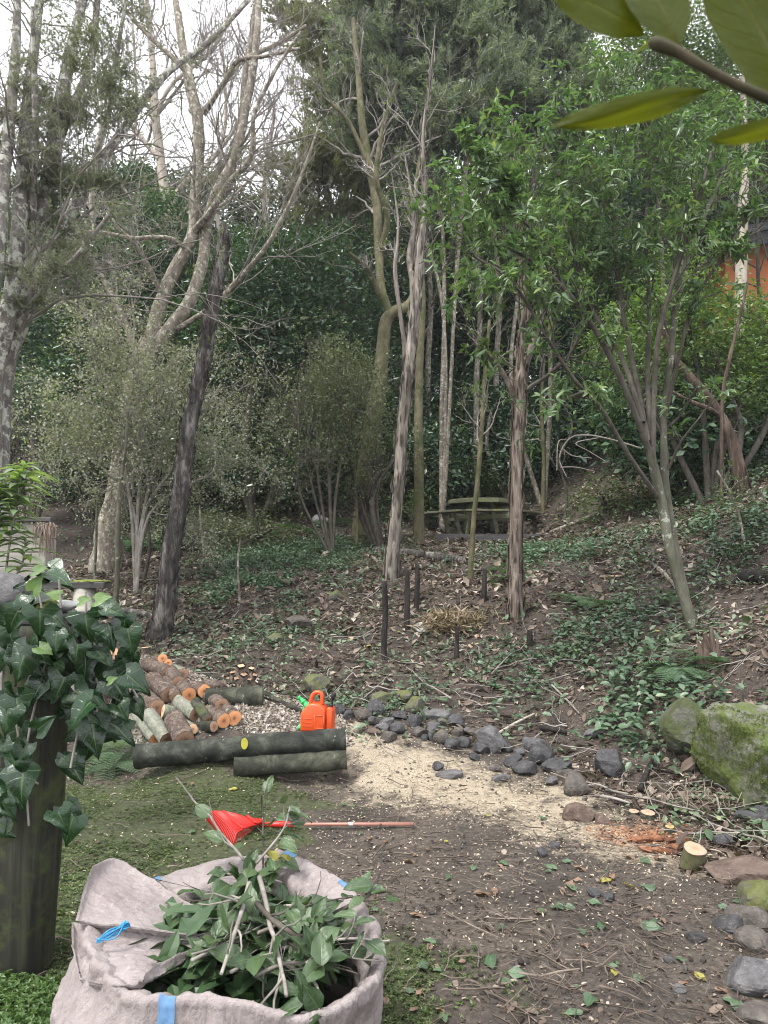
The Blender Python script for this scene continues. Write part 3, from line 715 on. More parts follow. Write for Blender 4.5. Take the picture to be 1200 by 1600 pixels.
BT = [('broadleaf_tree', 175, 18, [(190, 470, 110, 110), (150, 600, 90, 90), (250, 380, 80, 80)], 'dark glossy broadleaf tree behind the big forked trunk'),
      ('broadleaf_tree', 400, 17, [(400, 430, 90, 75), (470, 440, 80, 75), (350, 530, 80, 80), (440, 530, 100, 60)], 'wide glossy broadleaf tree catching light right of the snapped trunk'),
      ('broadleaf_tree', 545, 19, [(540, 420, 70, 80), (510, 560, 70, 80)], 'glossy broadleaf tree between the lit crown and the crook trunk'),
      ('broadleaf_tree', 40, 19, [(50, 500, 100, 90), (90, 420, 70, 70), (20, 640, 90, 80)], 'dark broadleaf tree behind the lichened stems'),
      ('broadleaf_tree', 110, 22, [(120, 330, 80, 75), (200, 310, 80, 65), (60, 360, 70, 70)], 'higher broadleaf tree whose top shows under the skyline'),
      ('broadleaf_tree', 330, 24, [(340, 340, 80, 60), (250, 320, 70, 60), (420, 350, 60, 50)], 'far green crown between the forks of the bare tree'),
      ('broadleaf_tree', 420, 22, [(400, 640, 120, 110), (480, 640, 100, 110)], 'shadowy broadleaf tree deep in the wood behind the shrubs'),
      ('broadleaf_tree', 260, 21, [(230, 660, 120, 110), (300, 600, 80, 90)], 'shadowed broadleaf tree deep behind the lacy shrub'),
      ('broadleaf_tree', 470, 17.5, [(450, 720, 90, 60), (380, 700, 70, 60), (520, 700, 60, 60)], 'low dark leafy thicket behind the olive shrub'),
      ('broadleaf_tree', 150, 17, [(120, 720, 80, 50), (190, 700, 60, 60)], 'low dark leafy thicket behind the foot of the forked trunk'),
      ('broadleaf_tree', 300, 18.5, [(300, 710, 70, 60), (340, 640, 60, 60)], 'low dark leafy thicket right of the snapped trunk'),
      ('broadleaf_tree', 640, 20, [(620, 640, 60, 90), (680, 690, 60, 50), (740, 660, 60, 60)], 'dark leafy thicket between the crook trunk and the table'),
      ('broadleaf_tree', 90, 20, [(80, 700, 110, 80)], 'low dark broadleaf tree behind the timber box'),
      ('broadleaf_tree', 730, 25, [(720, 500, 110, 120), (700, 620, 100, 80), (800, 560, 90, 110)], 'dim broadleaf tree uphill of the picnic table'),
      ('broadleaf_tree', 900, 23, [(900, 560, 110, 100), (960, 460, 100, 110), (860, 430, 80, 90)], 'dim broadleaf tree behind the laurel stems'),
      ('broadleaf_tree', 650, 24, [(640, 420, 90, 110), (600, 560, 80, 110), (650, 300, 80, 80)], 'dim broadleaf tree behind the crook trunk')]
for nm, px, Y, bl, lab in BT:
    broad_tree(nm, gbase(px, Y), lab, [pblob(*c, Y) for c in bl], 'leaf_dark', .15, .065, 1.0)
# lighter trees at the right
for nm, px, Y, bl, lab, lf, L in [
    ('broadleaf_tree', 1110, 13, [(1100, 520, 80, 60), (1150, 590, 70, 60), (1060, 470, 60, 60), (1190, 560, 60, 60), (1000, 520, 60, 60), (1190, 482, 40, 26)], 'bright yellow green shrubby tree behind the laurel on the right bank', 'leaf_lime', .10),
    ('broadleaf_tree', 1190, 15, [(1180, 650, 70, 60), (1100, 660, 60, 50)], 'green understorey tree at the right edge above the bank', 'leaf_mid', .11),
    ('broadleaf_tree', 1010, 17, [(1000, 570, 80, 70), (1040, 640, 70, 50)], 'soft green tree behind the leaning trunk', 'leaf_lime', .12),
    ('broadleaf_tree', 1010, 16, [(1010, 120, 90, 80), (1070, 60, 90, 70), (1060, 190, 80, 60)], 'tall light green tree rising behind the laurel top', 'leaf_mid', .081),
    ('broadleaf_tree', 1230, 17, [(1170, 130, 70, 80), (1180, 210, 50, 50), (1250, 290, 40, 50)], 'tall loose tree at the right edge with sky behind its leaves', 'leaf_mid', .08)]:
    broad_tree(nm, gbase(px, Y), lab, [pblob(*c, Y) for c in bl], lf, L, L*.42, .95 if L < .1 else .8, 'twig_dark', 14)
# far trees higher on the hill share three crowns
FAR = []
for s in range(3):
    m = MB(); 
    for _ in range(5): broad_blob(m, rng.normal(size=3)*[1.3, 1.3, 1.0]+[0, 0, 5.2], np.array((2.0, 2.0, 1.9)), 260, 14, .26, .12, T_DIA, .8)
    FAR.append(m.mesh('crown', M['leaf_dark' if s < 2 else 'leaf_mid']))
tr = MB(); q = smooth_path([(0, 0, -.4, .2), (.1, 0, 2, .16), (-.1, .1, 4, .12), (.2, 0, 6, .05)], 12); tubes(tr, q[:, :3], q[:, 3], 8); FTR = tr.mesh('trunk', M['bark_grey'])
k = 0
for Y, x0, x1, st, sz in ((27, -17, 17, 4.2, 1.0), (33, -24, 22, 5.0, 1.25), (41, -30, 30, 6.5, 1.5)):
    for x in np.arange(x0, x1, st):
        x = x+rng.uniform(-1, 1); y = Y+rng.uniform(-1.5, 1.5)
        if x > 9 and Y < 30 and x < 13: continue
        o = empty('hill_tree', gp(x, y), ('dark leafy tree' if k % 3 < 2 else 'lighter green leafy tree')+' high on the wooded hillside behind the clearing', 'tree', 'leafy trees on the hillside')
        s = sz*rng.uniform(.75, 1.15)*(.8 if x < 0 else 1.05); o.scale = (s, s, s*rng.uniform(.9, 1.2)); o.rotation_euler = (0, 0, rng.uniform(0, 6.28))
        link('crown', FAR[k % 3], parent=o); link('trunk', FTR, parent=o); k += 1

# ---- 10 laurel with many leaning stems on the right
b = hit(1085, 985); t = Tree('laurel_tree', b, 'many stemmed laurel with bright whorled leaves leaning over the right bank')
Yr = b[1]
trunk = t.limb(pxpath([(1085, 985, 9), (1068, 930, 8.5), (1050, 870, 8), (1038, 810, 8), (1026, 750, 7.5), (1014, 700, 6.5)], Yr), 12, 40, .06, 8, flare=.2)
t2 = t.limb(pxpath([(1078, 960, 6.5, .25), (1060, 880, 6.5, .3), (1046, 800, 6, .35), (1038, 730, 6, .4), (1038, 640, 5, .5), (1048, 560, 5, .6), (1060, 450, 4, .7), (1095, 350, 3.5, .8), (1135, 260, 2.5, .9)], Yr, False), 10)
keep_w = t.wood; t.wood = t.twigs
ST = [t.limb(pxpath([(a, b_, r_*.8, *e) for a, b_, r_, *e in q], Yr, False), 8) for q in (
    [(1016, 710, 7), (990, 640, 6, -.1), (960, 570, 6, -.2), (920, 500, 5.5, -.4), (880, 450, 5, -.6), (835, 410, 4, -.8), (780, 380, 3, -1)],
    [(1012, 690, 6), (995, 600, 5.5, .2), (975, 500, 5, .3), (962, 400, 4.5, .3), (956, 300, 4, .3), (950, 210, 3, .3)],
    [(1020, 720, 6), (1022, 620, 5.5, .1), (1030, 520, 5, 0), (1055, 430, 4.5, -.1), (1080, 350, 4, -.2), (1112, 240, 3, -.3)],
    [(1020, 720, 5), (1012, 600, 5, .4), (1014, 480, 4.5, .6), (1010, 360, 4, .7), (1016, 250, 3, .8), (1020, 160, 2, .8)],
    [(1030, 780, 5), (985, 715, 4.5, -.3), (940, 640, 4.5, -.5), (895, 590, 4, -.7), (850, 520, 3.5, -.9), (800, 440, 3, -1.1), (740, 400, 2.5, -1.3)],
    [(1005, 660, 5), (972, 560, 5, .3), (930, 490, 4.5, .5), (900, 400, 4, .6), (880, 300, 3, .6), (850, 220, 2.5, .6)],
    [(1040, 650, 4, .4), (1060, 560, 4, .2), (1085, 470, 3.5, 0), (1130, 400, 3, -.2), (1170, 330, 2, -.3)],
    [(890, 470, 4, -.6), (850, 380, 3.5, -.6), (800, 330, 3, -.7), (760, 280, 2.5, -.8), (730, 240, 2, -.8)])]
t.wood = keep_w; SPR = []
for q in ST+[t2]:
    P3, R3 = twiggy(t, q, 12, 4, 2, .35, (.12, .28), .07, .2, .0035, (20, 55)); SPR.append(P3)
TIPS = np.concatenate([p[:, -1] for p in SPR]); TD = nrm(np.concatenate([p[:, -1]-p[:, -3] for p in SPR]))
# crown hull: the photo's outline as ellipsoids, filled with leafy shoots
hull = [(880, 190, 90, 60, .2), (960, 120, 70, 60, .5), (800, 230, 80, 60, -.3), (1010, 190, 90, 70, .4), (900, 280, 130, 80, 0), (1080, 250, 80, 90, .3), (760, 300, 80, 60, -.6), (720, 380, 60, 70, -.8),
        (820, 370, 90, 70, -.6), (950, 380, 110, 70, .3), (690, 300, 50, 40, -.9), (1060, 370, 80, 70, .2), (860, 470, 70, 50, -.4), (740, 460, 60, 60, -.9), (1140, 285, 50, 45, -.2), (780, 560, 50, 50, -.9), (1150, 200, 60, 70, .4), (1000, 480, 90, 50, .3)]
pp = []; dd = []
for i, (cx, cy, rx, ry, dy) in enumerate(hull):
    c, rad = pblob(cx, cy, rx, ry, Yr+dy, .75); k = int(rx*ry/(58 if cy < 330 else 130 if cy < 440 else 240))
    p, d = blob_points(c, rad, k, .25, .35, 2.0); pp.append(p); dd.append(nrm(d*.6+rng.normal(size=d.shape)*.5+[0, 0, .75]))
pp = np.concatenate(pp); dd = np.concatenate(dd); ok = vnoise(pp, 1.9, 2) > -.16; pp = pp[ok]; dd = dd[ok]
Lsh = rng.uniform(.18, .4, len(pp)); P4, R4 = shoots(pp-dd*Lsh[:, None], dd, Lsh, np.full(len(pp), .004), 5, .15, (0, 0, .06), .5); tubes(t.twigs, P4, R4, 3)
tips = np.concatenate([P4[:, -1], TIPS]); td = np.concatenate([nrm(P4[:, -1]-P4[:, -2]), TD])
per = 7; n = len(tips); ax = np.repeat(td, per, 0); s1 = nrm(np.cross(ax, rand_dirs(n*per)))
back = np.tile(np.linspace(0, .085, per), n)[:, None]
dirs = nrm(ax*rng.uniform(-.2, 1.0, (n*per, 1))+s1+rng.normal(size=s1.shape)*.25+np.array([0, 0, -.22])); pos = np.repeat(tips, per, 0)-ax*back
leaves(t.crown, pos, dirs, nrm(ax+np.array([0, 0, .5])+rng.normal(size=ax.shape)*.2), rng.uniform(.055, .135, n*per), rng.uniform(.022, .043, n*per), T_SIX)
# single hanging leaves lower down the stems
allP = np.concatenate(SPR); nb = rng.integers(0, len(allP), 900); pos = allP[nb, rng.integers(1, 5, 900)]
leaves(t.crown, pos, nrm(rand_dirs(900)+[0, 0, -.3]), nrm(rand_dirs(900)*.5+[0, 0, 1]), rng.uniform(.06, .1, 900), .028, T_SIX)
t.done('bark_smooth', 'leaf_laurel', 'twig_dark')

# bare curled twigs hanging out of the laurel
t = Tree('dead_branch', at(990, 690, Yr-.1), 'pale dead branch with curled bare twigs hanging under the laurel', 'branch')
for q in ([(a, b_, r_*.65, *e) for a, b_, r_, *e in q_] for q_ in ([(1000, 700, 2.2), (960, 688, 2, -.3), (920, 680, 1.8, -.4), (890, 685, 1.6, -.4), (874, 715, 1.4, -.4), (885, 745, 1, -.4)], [(935, 684, 1.4, -.35), (900, 692, 1.2, -.5), (920, 705, 1.1, -.5), (945, 720, .9, -.5)],
          [(878, 700, 1.2, -.4), (895, 712, 1.1, -.4), (925, 716, .9, -.4)], [(876, 730, 1.2, -.4), (900, 730, 1, -.4), (928, 736, .8, -.4)], [(885, 686, 1.2, -.4), (872, 692, 1.1, -.5), (870, 735, .9, -.6)])):
    t.limb(pxpath(q, Yr, False), 4)
t.done('bark_pale')

# ---- 11 leaning trunks at the right edge
b = hit(1160, 770); t = Tree('leaning_tree', b, 'leaning brown trunk with a shaggy reddish base on the right bank')
m = t.limb(pxpath([(1160, 770, 12), (1152, 720, 10), (1143, 685, 9), (1126, 650, 7.5), (1100, 615, 8), (1070, 580, 7), (1045, 545, 5), (1035, 480, 4)], b[1]), 12, 40, .2, 8)
P, R = m; n = 110; i = rng.integers(1, 10, n); a = rng.uniform(0, 6.28, n); rad = np.stack([np.cos(a), np.sin(a), 0*a], -1)
leaves(t.wood, P[i]+rad*R[i][:, None], nrm(np.array([0, 0, -1.])+rad*.25), rad, rng.uniform(.1, .3, n), .02)
t.limb(pxpath([(1128, 655, 5), (1110, 640, 4, -.2), (1080, 628, 3.5, -.3), (1050, 612, 2.5, -.4)], b[1], False), 6)
t.done('bark_red')
b = gbase(1160, 15.5); t = Tree('pale_trunk_tree', b, 'whitish straight trunk in front of the orange house')
m = t.limb(np.vstack([[*(b-[0, 0, .2]), .17], pxpath([(1154, 560, 9), (1157, 480, 9), (1158, 400, 9), (1161, 330, 8), (1164, 240, 6), (1160, 120, 4)], 15.5, False)]), 10, 40)
twiggy(t, m, 10, 4, 3, .55, (.12, .3), .0, .2, .005); t.done('bark_pale', twig='twig_dark')
b = gbase(1130, 12); t = Tree('young_tree', b, 'thin pinkish sapling stem among the yellow green leaves', 'tree')
t.limb(np.vstack([[*(b-[0, 0, .2]), .03], pxpath([(1128, 640, 3), (1140, 560, 3), (1160, 480, 2.5), (1168, 440, 2)], 12, False)]), 6); t.done('bark_red')

# ---- 12 saplings in the clearing
def sapling(pts, label, bark, leafy=0, name='sapling'):
    b = hit(*pts[0][:2]); t = Tree(name, b, label, 'sapling'); PR = t.limb(pxpath(pts, b[1]), 7, 24, .1, 20)
    if leafy:
        P3, _ = twiggy(t, PR, 8, 3, 2, .55, (.15, .35), .05, .22, .003); lacy(t.crown, P3, leafy, .05, .025, .03)
    t.done(bark, 'leaf_mid', 'twig')
sapling([(180, 968, 4.5), (183, 900, 4), (184, 830, 4), (187, 770, 3), (196, 700, 2.5), (200, 640, 2)], 'thin yellow lichened sapling standing left of the dark snapped trunk', 'bark_smooth')
sapling([(147, 900, 2.5), (150, 850, 2.2), (151, 810, 2), (154, 760, 1.5)], 'thinnest grey sapling beside the base of the big forked tree', 'bark_smooth')
sapling([(271, 972, 3.5), (273, 910, 3), (277, 850, 2.5), (282, 800, 2)], 'pale sapling close against the dark snapped trunk', 'bark_pale')
sapling([(735, 905, 4.5), (740, 820, 4), (747, 740, 4), (753, 670, 3.5), (757, 590, 3), (765, 500, 2.5)], 'grey green sapling crossing the left half of the picnic table', 'bark_moss', 4)
sapling([(792, 785, 4), (780, 750, 4), (765, 715, 3.5), (760, 690, 3), (768, 640, 2.5)], 'slim tree leaning left behind the picnic table', 'bark_grey')
sapling([(320, 870, 1.8), (315, 830, 1.6), (312, 790, 1.3)], 'short thin sapling before the low board wall', 'bark_grey')
sapling([(374, 940, 1.8), (372, 880, 1.5), (376, 840, 1.2)], 'short bare seedling in the ground cover', 'bark_grey')
sapling([(556, 860, 2), (558, 800, 2), (554, 740, 1.6), (556, 700, 1.2)], 'thin bare sapling right of the olive shrub', 'bark_moss')
sapling([(848, 800, 4), (850, 720, 3.5), (846, 640, 3), (850, 560, 2.5)], 'dark slim sapling uphill right of the picnic table', 'bark_moss', 3)
sapling([(1165, 860, 2), (1150, 790, 1.8), (1120, 735, 1.5)], 'thin arching sapling on the right bank', 'bark_grey', 3)

# ---- 13 understorey shrubs
def lacy_shrub(name, base, label, stems, leaf, per=10, L=.03, W=.02, fine=.0028, k=(9, 5, 4), bark='twig', lf=(.3, .6), extra=None, spread=.05):
    t = Tree(name, base, label, 'shrub')
    for q in stems:
        PR = t.limb(q, 5, 16, .1); P3, _ = twiggy(t, PR, *k, .3, lf, .0, .3, fine, (25, 75), l3=(.5, 1.0)); lacy(t.crown, P3, per, L, W, spread)
    for c, rad, n in (extra or []):
        p, _ = blob_points(c, rad, n, .3, .4, 3.0); leaves(t.crown, p, rand_dirs(n), nrm(rand_dirs(n)+[0, 0, .8]), L*rng.uniform(.6, 1.4, n), W*rng.uniform(.6, 1.4, n))
    return t.done(bark, leaf, bark)
def stems_px(base, Y, lines):
    return [np.vstack([[*(base-[0, 0, .1]), l[0][2]/FPX*Y], pxpath(l, Y, False)]) for l in lines]
Y = 11.8; b = gbase(215, Y)
lacy_shrub('lacy_shrub', b, 'airy shrub of tiny pale leaves spread around the big forked trunk', stems_px(b, Y, [
    [(205, 800, 3), (190, 700, 2.5), (160, 640, 2), (120, 620, 1.5)], [(215, 800, 3), (225, 690, 2.5), (215, 600, 2), (190, 540, 1.5)], [(225, 800, 3), (250, 700, 2.5), (270, 620, 2), (285, 550, 1.5)],
    [(222, 810, 3), (270, 730, 2), (310, 660, 1.8), (345, 600, 1.4)], [(210, 800, 2.5), (170, 740, 2), (130, 710, 1.5), (95, 690, 1.2)], [(230, 810, 2.5), (290, 760, 2), (330, 740, 1.5), (350, 710, 1.2)], [(205, 790, 2.5), (180, 650, 2), (150, 570, 1.5), (140, 540, 1)]]),
    'leaf_lacy', 11, .044, .032, .0026, (10, 6, 4), extra=[(*pblob(x, y, rx, ry, Y, .6), n) for x, y, rx, ry, n in ((190, 600, 70, 70, 2600), (150, 680, 70, 50, 2000), (280, 620, 60, 60, 1400), (230, 690, 80, 60, 2000), (320, 680, 45, 50, 900), (250, 760, 80, 40, 900))])
Y = 13.5; b = gbase(520, Y)
lacy_shrub('upright_shrub', b, 'bushy olive shrub on bare stems left of the crook trunk', stems_px(b, Y, [
    [(500, 770, 2.5), (495, 700, 2.2), (500, 620, 2), (510, 560, 1.5)], [(515, 770, 3), (515, 700, 2.6), (530, 620, 2), (545, 540, 1.5)], [(525, 770, 2.5), (540, 690, 2), (560, 640, 1.8), (580, 600, 1.2)], [(490, 770, 2.2), (478, 700, 2), (490, 640, 1.6), (480, 600, 1.2)],
    [(470, 775, 2.2), (468, 700, 2), (466, 640, 1.6), (460, 600, 1.2)]]),
    'leaf_box', 8, .045, .03, .003, (8, 5, 4), 'twig_dark', extra=[(*pblob(x, y, rx, ry, Y, .7), n) for x, y, rx, ry, n in ((530, 570, 50, 45, 2600), (520, 640, 50, 50, 2600), (575, 620, 40, 60, 1800), (560, 690, 50, 35, 1200), (500, 610, 30, 40, 800))])
Y = 15; b = gbase(45, Y)
broad_tree('round_bush', b, 'rounded dense bush behind the timber box at the left', [pblob(45, 615, 50, 55, Y), pblob(70, 660, 40, 40, Y)], 'leaf_dark', .07, .03, .35, 'twig_dark', 14)
Y = 14; b = gbase(600, Y)
broad_tree('low_bush', b, 'low dark bush at the foot of the crook trunk', [pblob(595, 700, 45, 45, Y), pblob(560, 760, 40, 30, Y)], 'leaf_box', .06, .03, .25, 'twig_dark', 14)
for px, Y, ry, lab in ((300, 15.5, 40, 'dark undergrowth bush behind the low board wall'), (400, 15, 35, 'sparse undergrowth bush at the edge of the ground cover'), (700, 21, 40, 'green ground bush uphill of the picnic table'), (640, 18, 28, 'small bush behind the pale twin trunk'), (1080, 14, 40, 'leafy bush under the leaning trunk'), (960, 15, 35, 'dim bush on the slope behind the laurel trunk')):
    b = gbase(px, Y); c = b+[0, 0, ry/FPX*Y*.7]
    broad_tree('understorey_bush', b, lab, [(c, np.array((.75, .6, ry/FPX*Y)))], 'leaf_mid' if px > 600 else 'leaf_box', .09, .04, .5, 'twig_dark', 14)
# thin stems standing in the dark understorey
for i, (px, py, Y, lab) in enumerate([(412, 640, 17, 'crooked pale bare stem in the dark wood left of the olive shrub'), (428, 700, 17.5, 'second thin bare stem beside the crooked pale one'), (345, 690, 18, 'bare stem in the dark right of the snapped trunk'),
                                      (225, 800, 13, 'whitish stem at the foot of the lacy shrub'), (690, 640, 18, 'thin bare stem left of the sapling at the table'), (880, 620, 16, 'thin bare stem in the dim slope behind the laurel')]):
    b = gbase(px, Y); t = Tree('bare_sapling', b, lab, 'sapling')
    PR = t.limb(np.vstack([[*(b-[0, 0, .1]), .035], [*(b+[.1, 0, .7]), .03], [*(b+[-.05, 0, 1.5]), .026], [*(b+[.25, 0, 2.2]), .02], [*(b+[-.1, 0, 3.0]), .014]]), 6, 20)
    twiggy(t, PR, 5, 2, 0, .4, (.2, .4), .1, .25, .006); t.done('twig_dark', twig='twig_dark')

# undergrowth bushes and ferns dimming the slope uphill: two crowns shared by copies
UB = []
for s_ in range(3):
    m = MB()
    for _ in range(4): broad_blob(m, rng.normal(size=3)*[.45, .45, .2]+[0, 0, .65], np.array((.7, .7, .55)), 60, 14, .13, .055, T_DIA, .4)
    P, R = shoots(np.zeros((7, 3)), rand_dirs(7)*[.6, .6, .2]+[0, 0, 1], np.full(7, 1.1), np.full(7, .02), 6, .15); tubes(m, P, R, 5, 1)
    UB.append(m.mesh('crown', [M['leaf_dark' if s_ < 2 else 'leaf_mid'], M['twig_dark']]))
k = 0
for Y, x0, x1, st in ((19.5, -1.0, 9, 1.7), (22, -3, 11, 1.5), (24.5, -6, 13, 1.8), (20.5, -13, -3, 1.6), (15.5, 5.6, 10, 1.3)):
    for x in np.arange(x0, x1, st):
        o = empty('understorey_shrub', gp(x+rng.uniform(-.5, .5), Y+rng.uniform(-.8, .8)), ('dark leafy shrub' if k % 3 < 2 else 'lighter green leafy shrub')+(' in the shade uphill of the picnic table' if Y > 16 and x0 > -8 else ' in the wood behind the lacy shrub' if x0 < -8 else ' on the upper right bank'), 'shrub', 'shrubs under the trees on the slope')
        s_ = rng.uniform(.75, 1.5); o.scale = (s_, s_, s_*rng.uniform(.8, 1.3)); o.rotation_euler = (0, 0, rng.uniform(0, 6.28)); link('crown', UB[k % 3], parent=o); k += 1
# ------------------------------------------------------------------ materials of the built things
def wood_mat(name, c0, c1, c2, moss=None, mamt=.4, scale=10, stretch=(1, .08, 1), rough=.8, lich=None):
    g = G(name); v = g.coord(stretch); a = g.noise(v, scale, 7, .65, .5)
    c = g.ramp(a, [(.3, c0), (.5, c1), (.72, c2)]); o = g.coord((1, 1, 1))
    if lich is not None: c = g.mix(g.ramp(g.noise(o, 14, 5, .7), [(.56, 0.0), (.66, 1.0)]), c, lich)
    if moss is not None: c = g.mix(g.ramp(g.noise(o, 7, 6, .7), [(1-mamt, 0.0), (1-mamt+.16, 1.0)]), c, moss)
    return g.done(c, rough, g.bump(a, .6, .006), .4)
M['log_bark'] = bark_mat('firewood bark', (.025, .018, .014), (.095, .07, .056), (.21, .17, .14), (.33, .32, .27), .36, 70, 1, 1.0, dist=.01)
M['log_lichen'] = bark_mat('lichened firewood bark', (.085, .085, .062), (.175, .18, .14), (.27, .27, .22), (.21, .225, .175), .47, 70, 1, .9, lsc=26, dist=.01)
M['log_dark'] = bark_mat('old mossy round log', (.010, .011, .008), (.032, .034, .024), (.085, .087, .062), (.18, .19, .15), .36, 16, 1, .7, (.07, .085, .02), .45, dist=.008, lsc=16)
M['log_wet'] = bark_mat('wet dark round log', (.010, .011, .009), (.030, .033, .026), (.085, .09, .072), (.22, .23, .2), .36, 16, 1, .6, (.06, .075, .018), .42, dist=.008, lsc=16)
M['stake'] = bark_mat('charred stake', (.008, .007, .006), (.022, .019, .017), (.05, .044, .04), None, 0, 30, .15, 1.0)
def face_mat(name, core, mid, out):
    g = G(name); uv = g.n('TexCoord').outputs['UV']
    r = g.n('VectorMath', {0: uv, 1: (.5, .5, 0)}, operation='DISTANCE').outputs['Value']
    nzv = g.noise(g.coord((1, 1, 1)), 30, 5, .6); rr = g.math('ADD', r, g.math('MULTIPLY', g.math('SUBTRACT', nzv, .5), .16))
    c = g.ramp(rr, [(.05, core), (.16, mid), (.38, out), (.475, tuple(x*.75 for x in out)), (.5, (.05, .035, .025))])
    ringw = g.math('SINE', g.math('MULTIPLY', rr, 120.0)); c = g.mix(g.math('MULTIPLY', g.math('ADD', ringw, 1.0), .12), c, tuple(x*.4 for x in out))
    fn = g.noise(g.coord((1, 1, 1)), 160, 3, .7); c = g.mix(g.ramp(fn, [(.4, 0.0), (.75, .35)]), c, (.62, .5, .36))
    return g.done(c, .8, g.bump(fn, .35, .004), .3)
M['face_orange'] = face_mat('fresh orange cut wood', (.10, .035, .015), (.50, .17, .055), (.62, .28, .11))
M['face_pink'] = face_mat('fresh pale cut wood', (.16, .07, .035), (.58, .33, .19), (.66, .42, .26))
M['face_brown'] = face_mat('weathered brown cut wood', (.06, .028, .018), (.20, .105, .062), (.30, .175, .11))
M['slice'] = face_mat('pale cut disc', (.26, .14, .085), (.36, .22, .14), (.37, .25, .175))
def rock_mat(name, c0, c1, c2, spk=(.3, .3, .32), moss=None, mamt=.4, rough=.7, upw=.10):
    g = G(name); o = g.coord((1, 1, 1)); a = g.noise(o, 14, 8, .7); c = g.ramp(a, [(.3, c0), (.52, c1), (.75, c2)])
    b = g.noise(o, 90, 3, .7); c = g.mix(g.ramp(b, [(.6, 0.0), (.72, .55)]), c, spk)
    h = g.math('ADD', a, g.math('MULTIPLY', b, .35))
    if moss is not None:
        n = g.n('NewGeometry').outputs['Normal']; up = g.n('SeparateXYZ', {0: n}).outputs[2]
        f = g.math('ADD', g.noise(o, 5, 6, .7), g.math('MULTIPLY', up, upw))
        c = g.mix(g.ramp(f, [(1-mamt, 0.0), (1-mamt+.14, 1.0)]), c, g.mix(g.noise(o, 42, 4, .7), tuple(x*.45 for x in moss), tuple(min(1, x*1.5) for x in moss)))
    return g.done(c, rough, g.bump(h, .8, .02), .4)
M['rock_dark'] = rock_mat('dark basalt', (.018, .0175, .018), (.048, .047, .048), (.105, .103, .103))
M['rock_grey'] = rock_mat('grey basalt', (.045, .043, .044), (.10, .097, .097), (.175, .17, .168))
M['rock_brown'] = rock_mat('brown stone', (.034, .029, .024), (.082, .071, .060), (.155, .137, .118))
M['rock_red'] = rock_mat('rusty red stone', (.045, .030, .023), (.11, .076, .058), (.19, .142, .112))
M['rock_moss'] = rock_mat('mossy stone', (.05, .048, .04), (.10, .097, .08), (.17, .165, .14), moss=(.095, .105, .03), mamt=.56)
M['boulder'] = rock_mat('green moss boulder', (.05, .05, .038), (.12, .12, .095), (.24, .24, .21), moss=(.080, .108, .024), mamt=.60, rough=.9, upw=-.09)
M['boulder_dim'] = rock_mat('dull green boulder face', (.045, .045, .036), (.09, .09, .072), (.15, .15, .125), moss=(.05, .062, .02), mamt=.55, rough=.85)
M['post'] = wood_mat('dark wet timber post', (.006, .006, .004), (.020, .021, .013), (.060, .060, .038), (.045, .055, .014), .52, 30, (1, 1, .035), .75)
M['plank_dark'] = wood_mat('dark weathered plank', (.03, .028, .027), (.062, .058, .056), (.11, .105, .10), None, .3, 14, (.1, 1, 1), .7)
M['plank_grey'] = wood_mat('grey weathered plank', (.16, .15, .125), (.27, .255, .215), (.36, .34, .29), (.17, .18, .10), .33, 12, (.1, 1, 1), .85)
M['table_wood'] = wood_mat('mossy table timber', (.06, .057, .04), (.12, .115, .08), (.2, .19, .14), (.15, .18, .055), .52, 8, (.2, 1, 1), .85)
M['moss_clump'] = wood_mat('thick bright moss', (.06, .075, .015), (.12, .145, .03), (.2, .22, .06), None, 0, 60, (1, 1, 1), .95)
def flat_mat(name, col, rough=.5, spec=.5, var=.12, scale=18, bump=.0):
    g = G(name); a = g.noise(g.coord((1, 1, 1)), scale, 4, .6)
    c = g.ramp(a, [(.3, tuple(x*(1-var) for x in col)), (.7, tuple(min(1, x*(1+var)) for x in col))])
    return g.done(c, rough, g.bump(a, bump, .003) if bump else None, spec)
M['can_red'] = flat_mat('orange red fuel can plastic', (.62, .082, .018), .38, .5, .10, 12)
M['can_green'] = flat_mat('green spout plastic', (.03, .5, .12), .35)
M['black_plastic'] = flat_mat('black plastic', (.012, .012, .015), .35)
M['rake_red'] = flat_mat('red rake plastic', (.52, .022, .016), .35, .5, .1)
M['rake_handle'] = flat_mat('pinkish rake handle', (.33, .16, .12), .5, .5, .15)
M['blue_cord'] = flat_mat('blue poly cord', (.03, .22, .42), .55, .4, .25, 160)
M['white_paint'] = flat_mat('white band', (.6, .6, .58), .6)
M['house_wall'] = flat_mat('orange rendered house wall', (.46, .165, .07), .85, .2, .05, 2)
M['roof'] = flat_mat('dark metal roofing', (.02, .024, .023), .7, .3, .15, 3)
M['straw'] = leaf_mat('dry straw', [(.0, (.15, .12, .075)), (.5, (.3, .235, .15)), (1, (.42, .35, .24))], .8, .15)
M['root'] = bark_mat('root tangle', (.10, .085, .06), (.2, .175, .13), (.3, .27, .21), None, 0, 20, .5, .3)
M['white_stone'] = rock_mat('pale stone', (.30, .30, .28), (.45, .45, .43), (.58, .58, .55))
M['fern'] = leaf_mat('fern fronds', [(.0, (.045, .085, .05)), (.5, (.08, .14, .078)), (1, (.13, .20, .10))], .5, .25, .4)
M['fern_pale'] = leaf_mat('pale silvery fern fronds', [(.0, (.06, .10, .06)), (.5, (.11, .17, .10)), (1, (.17, .24, .15))], .5, .3, .4)
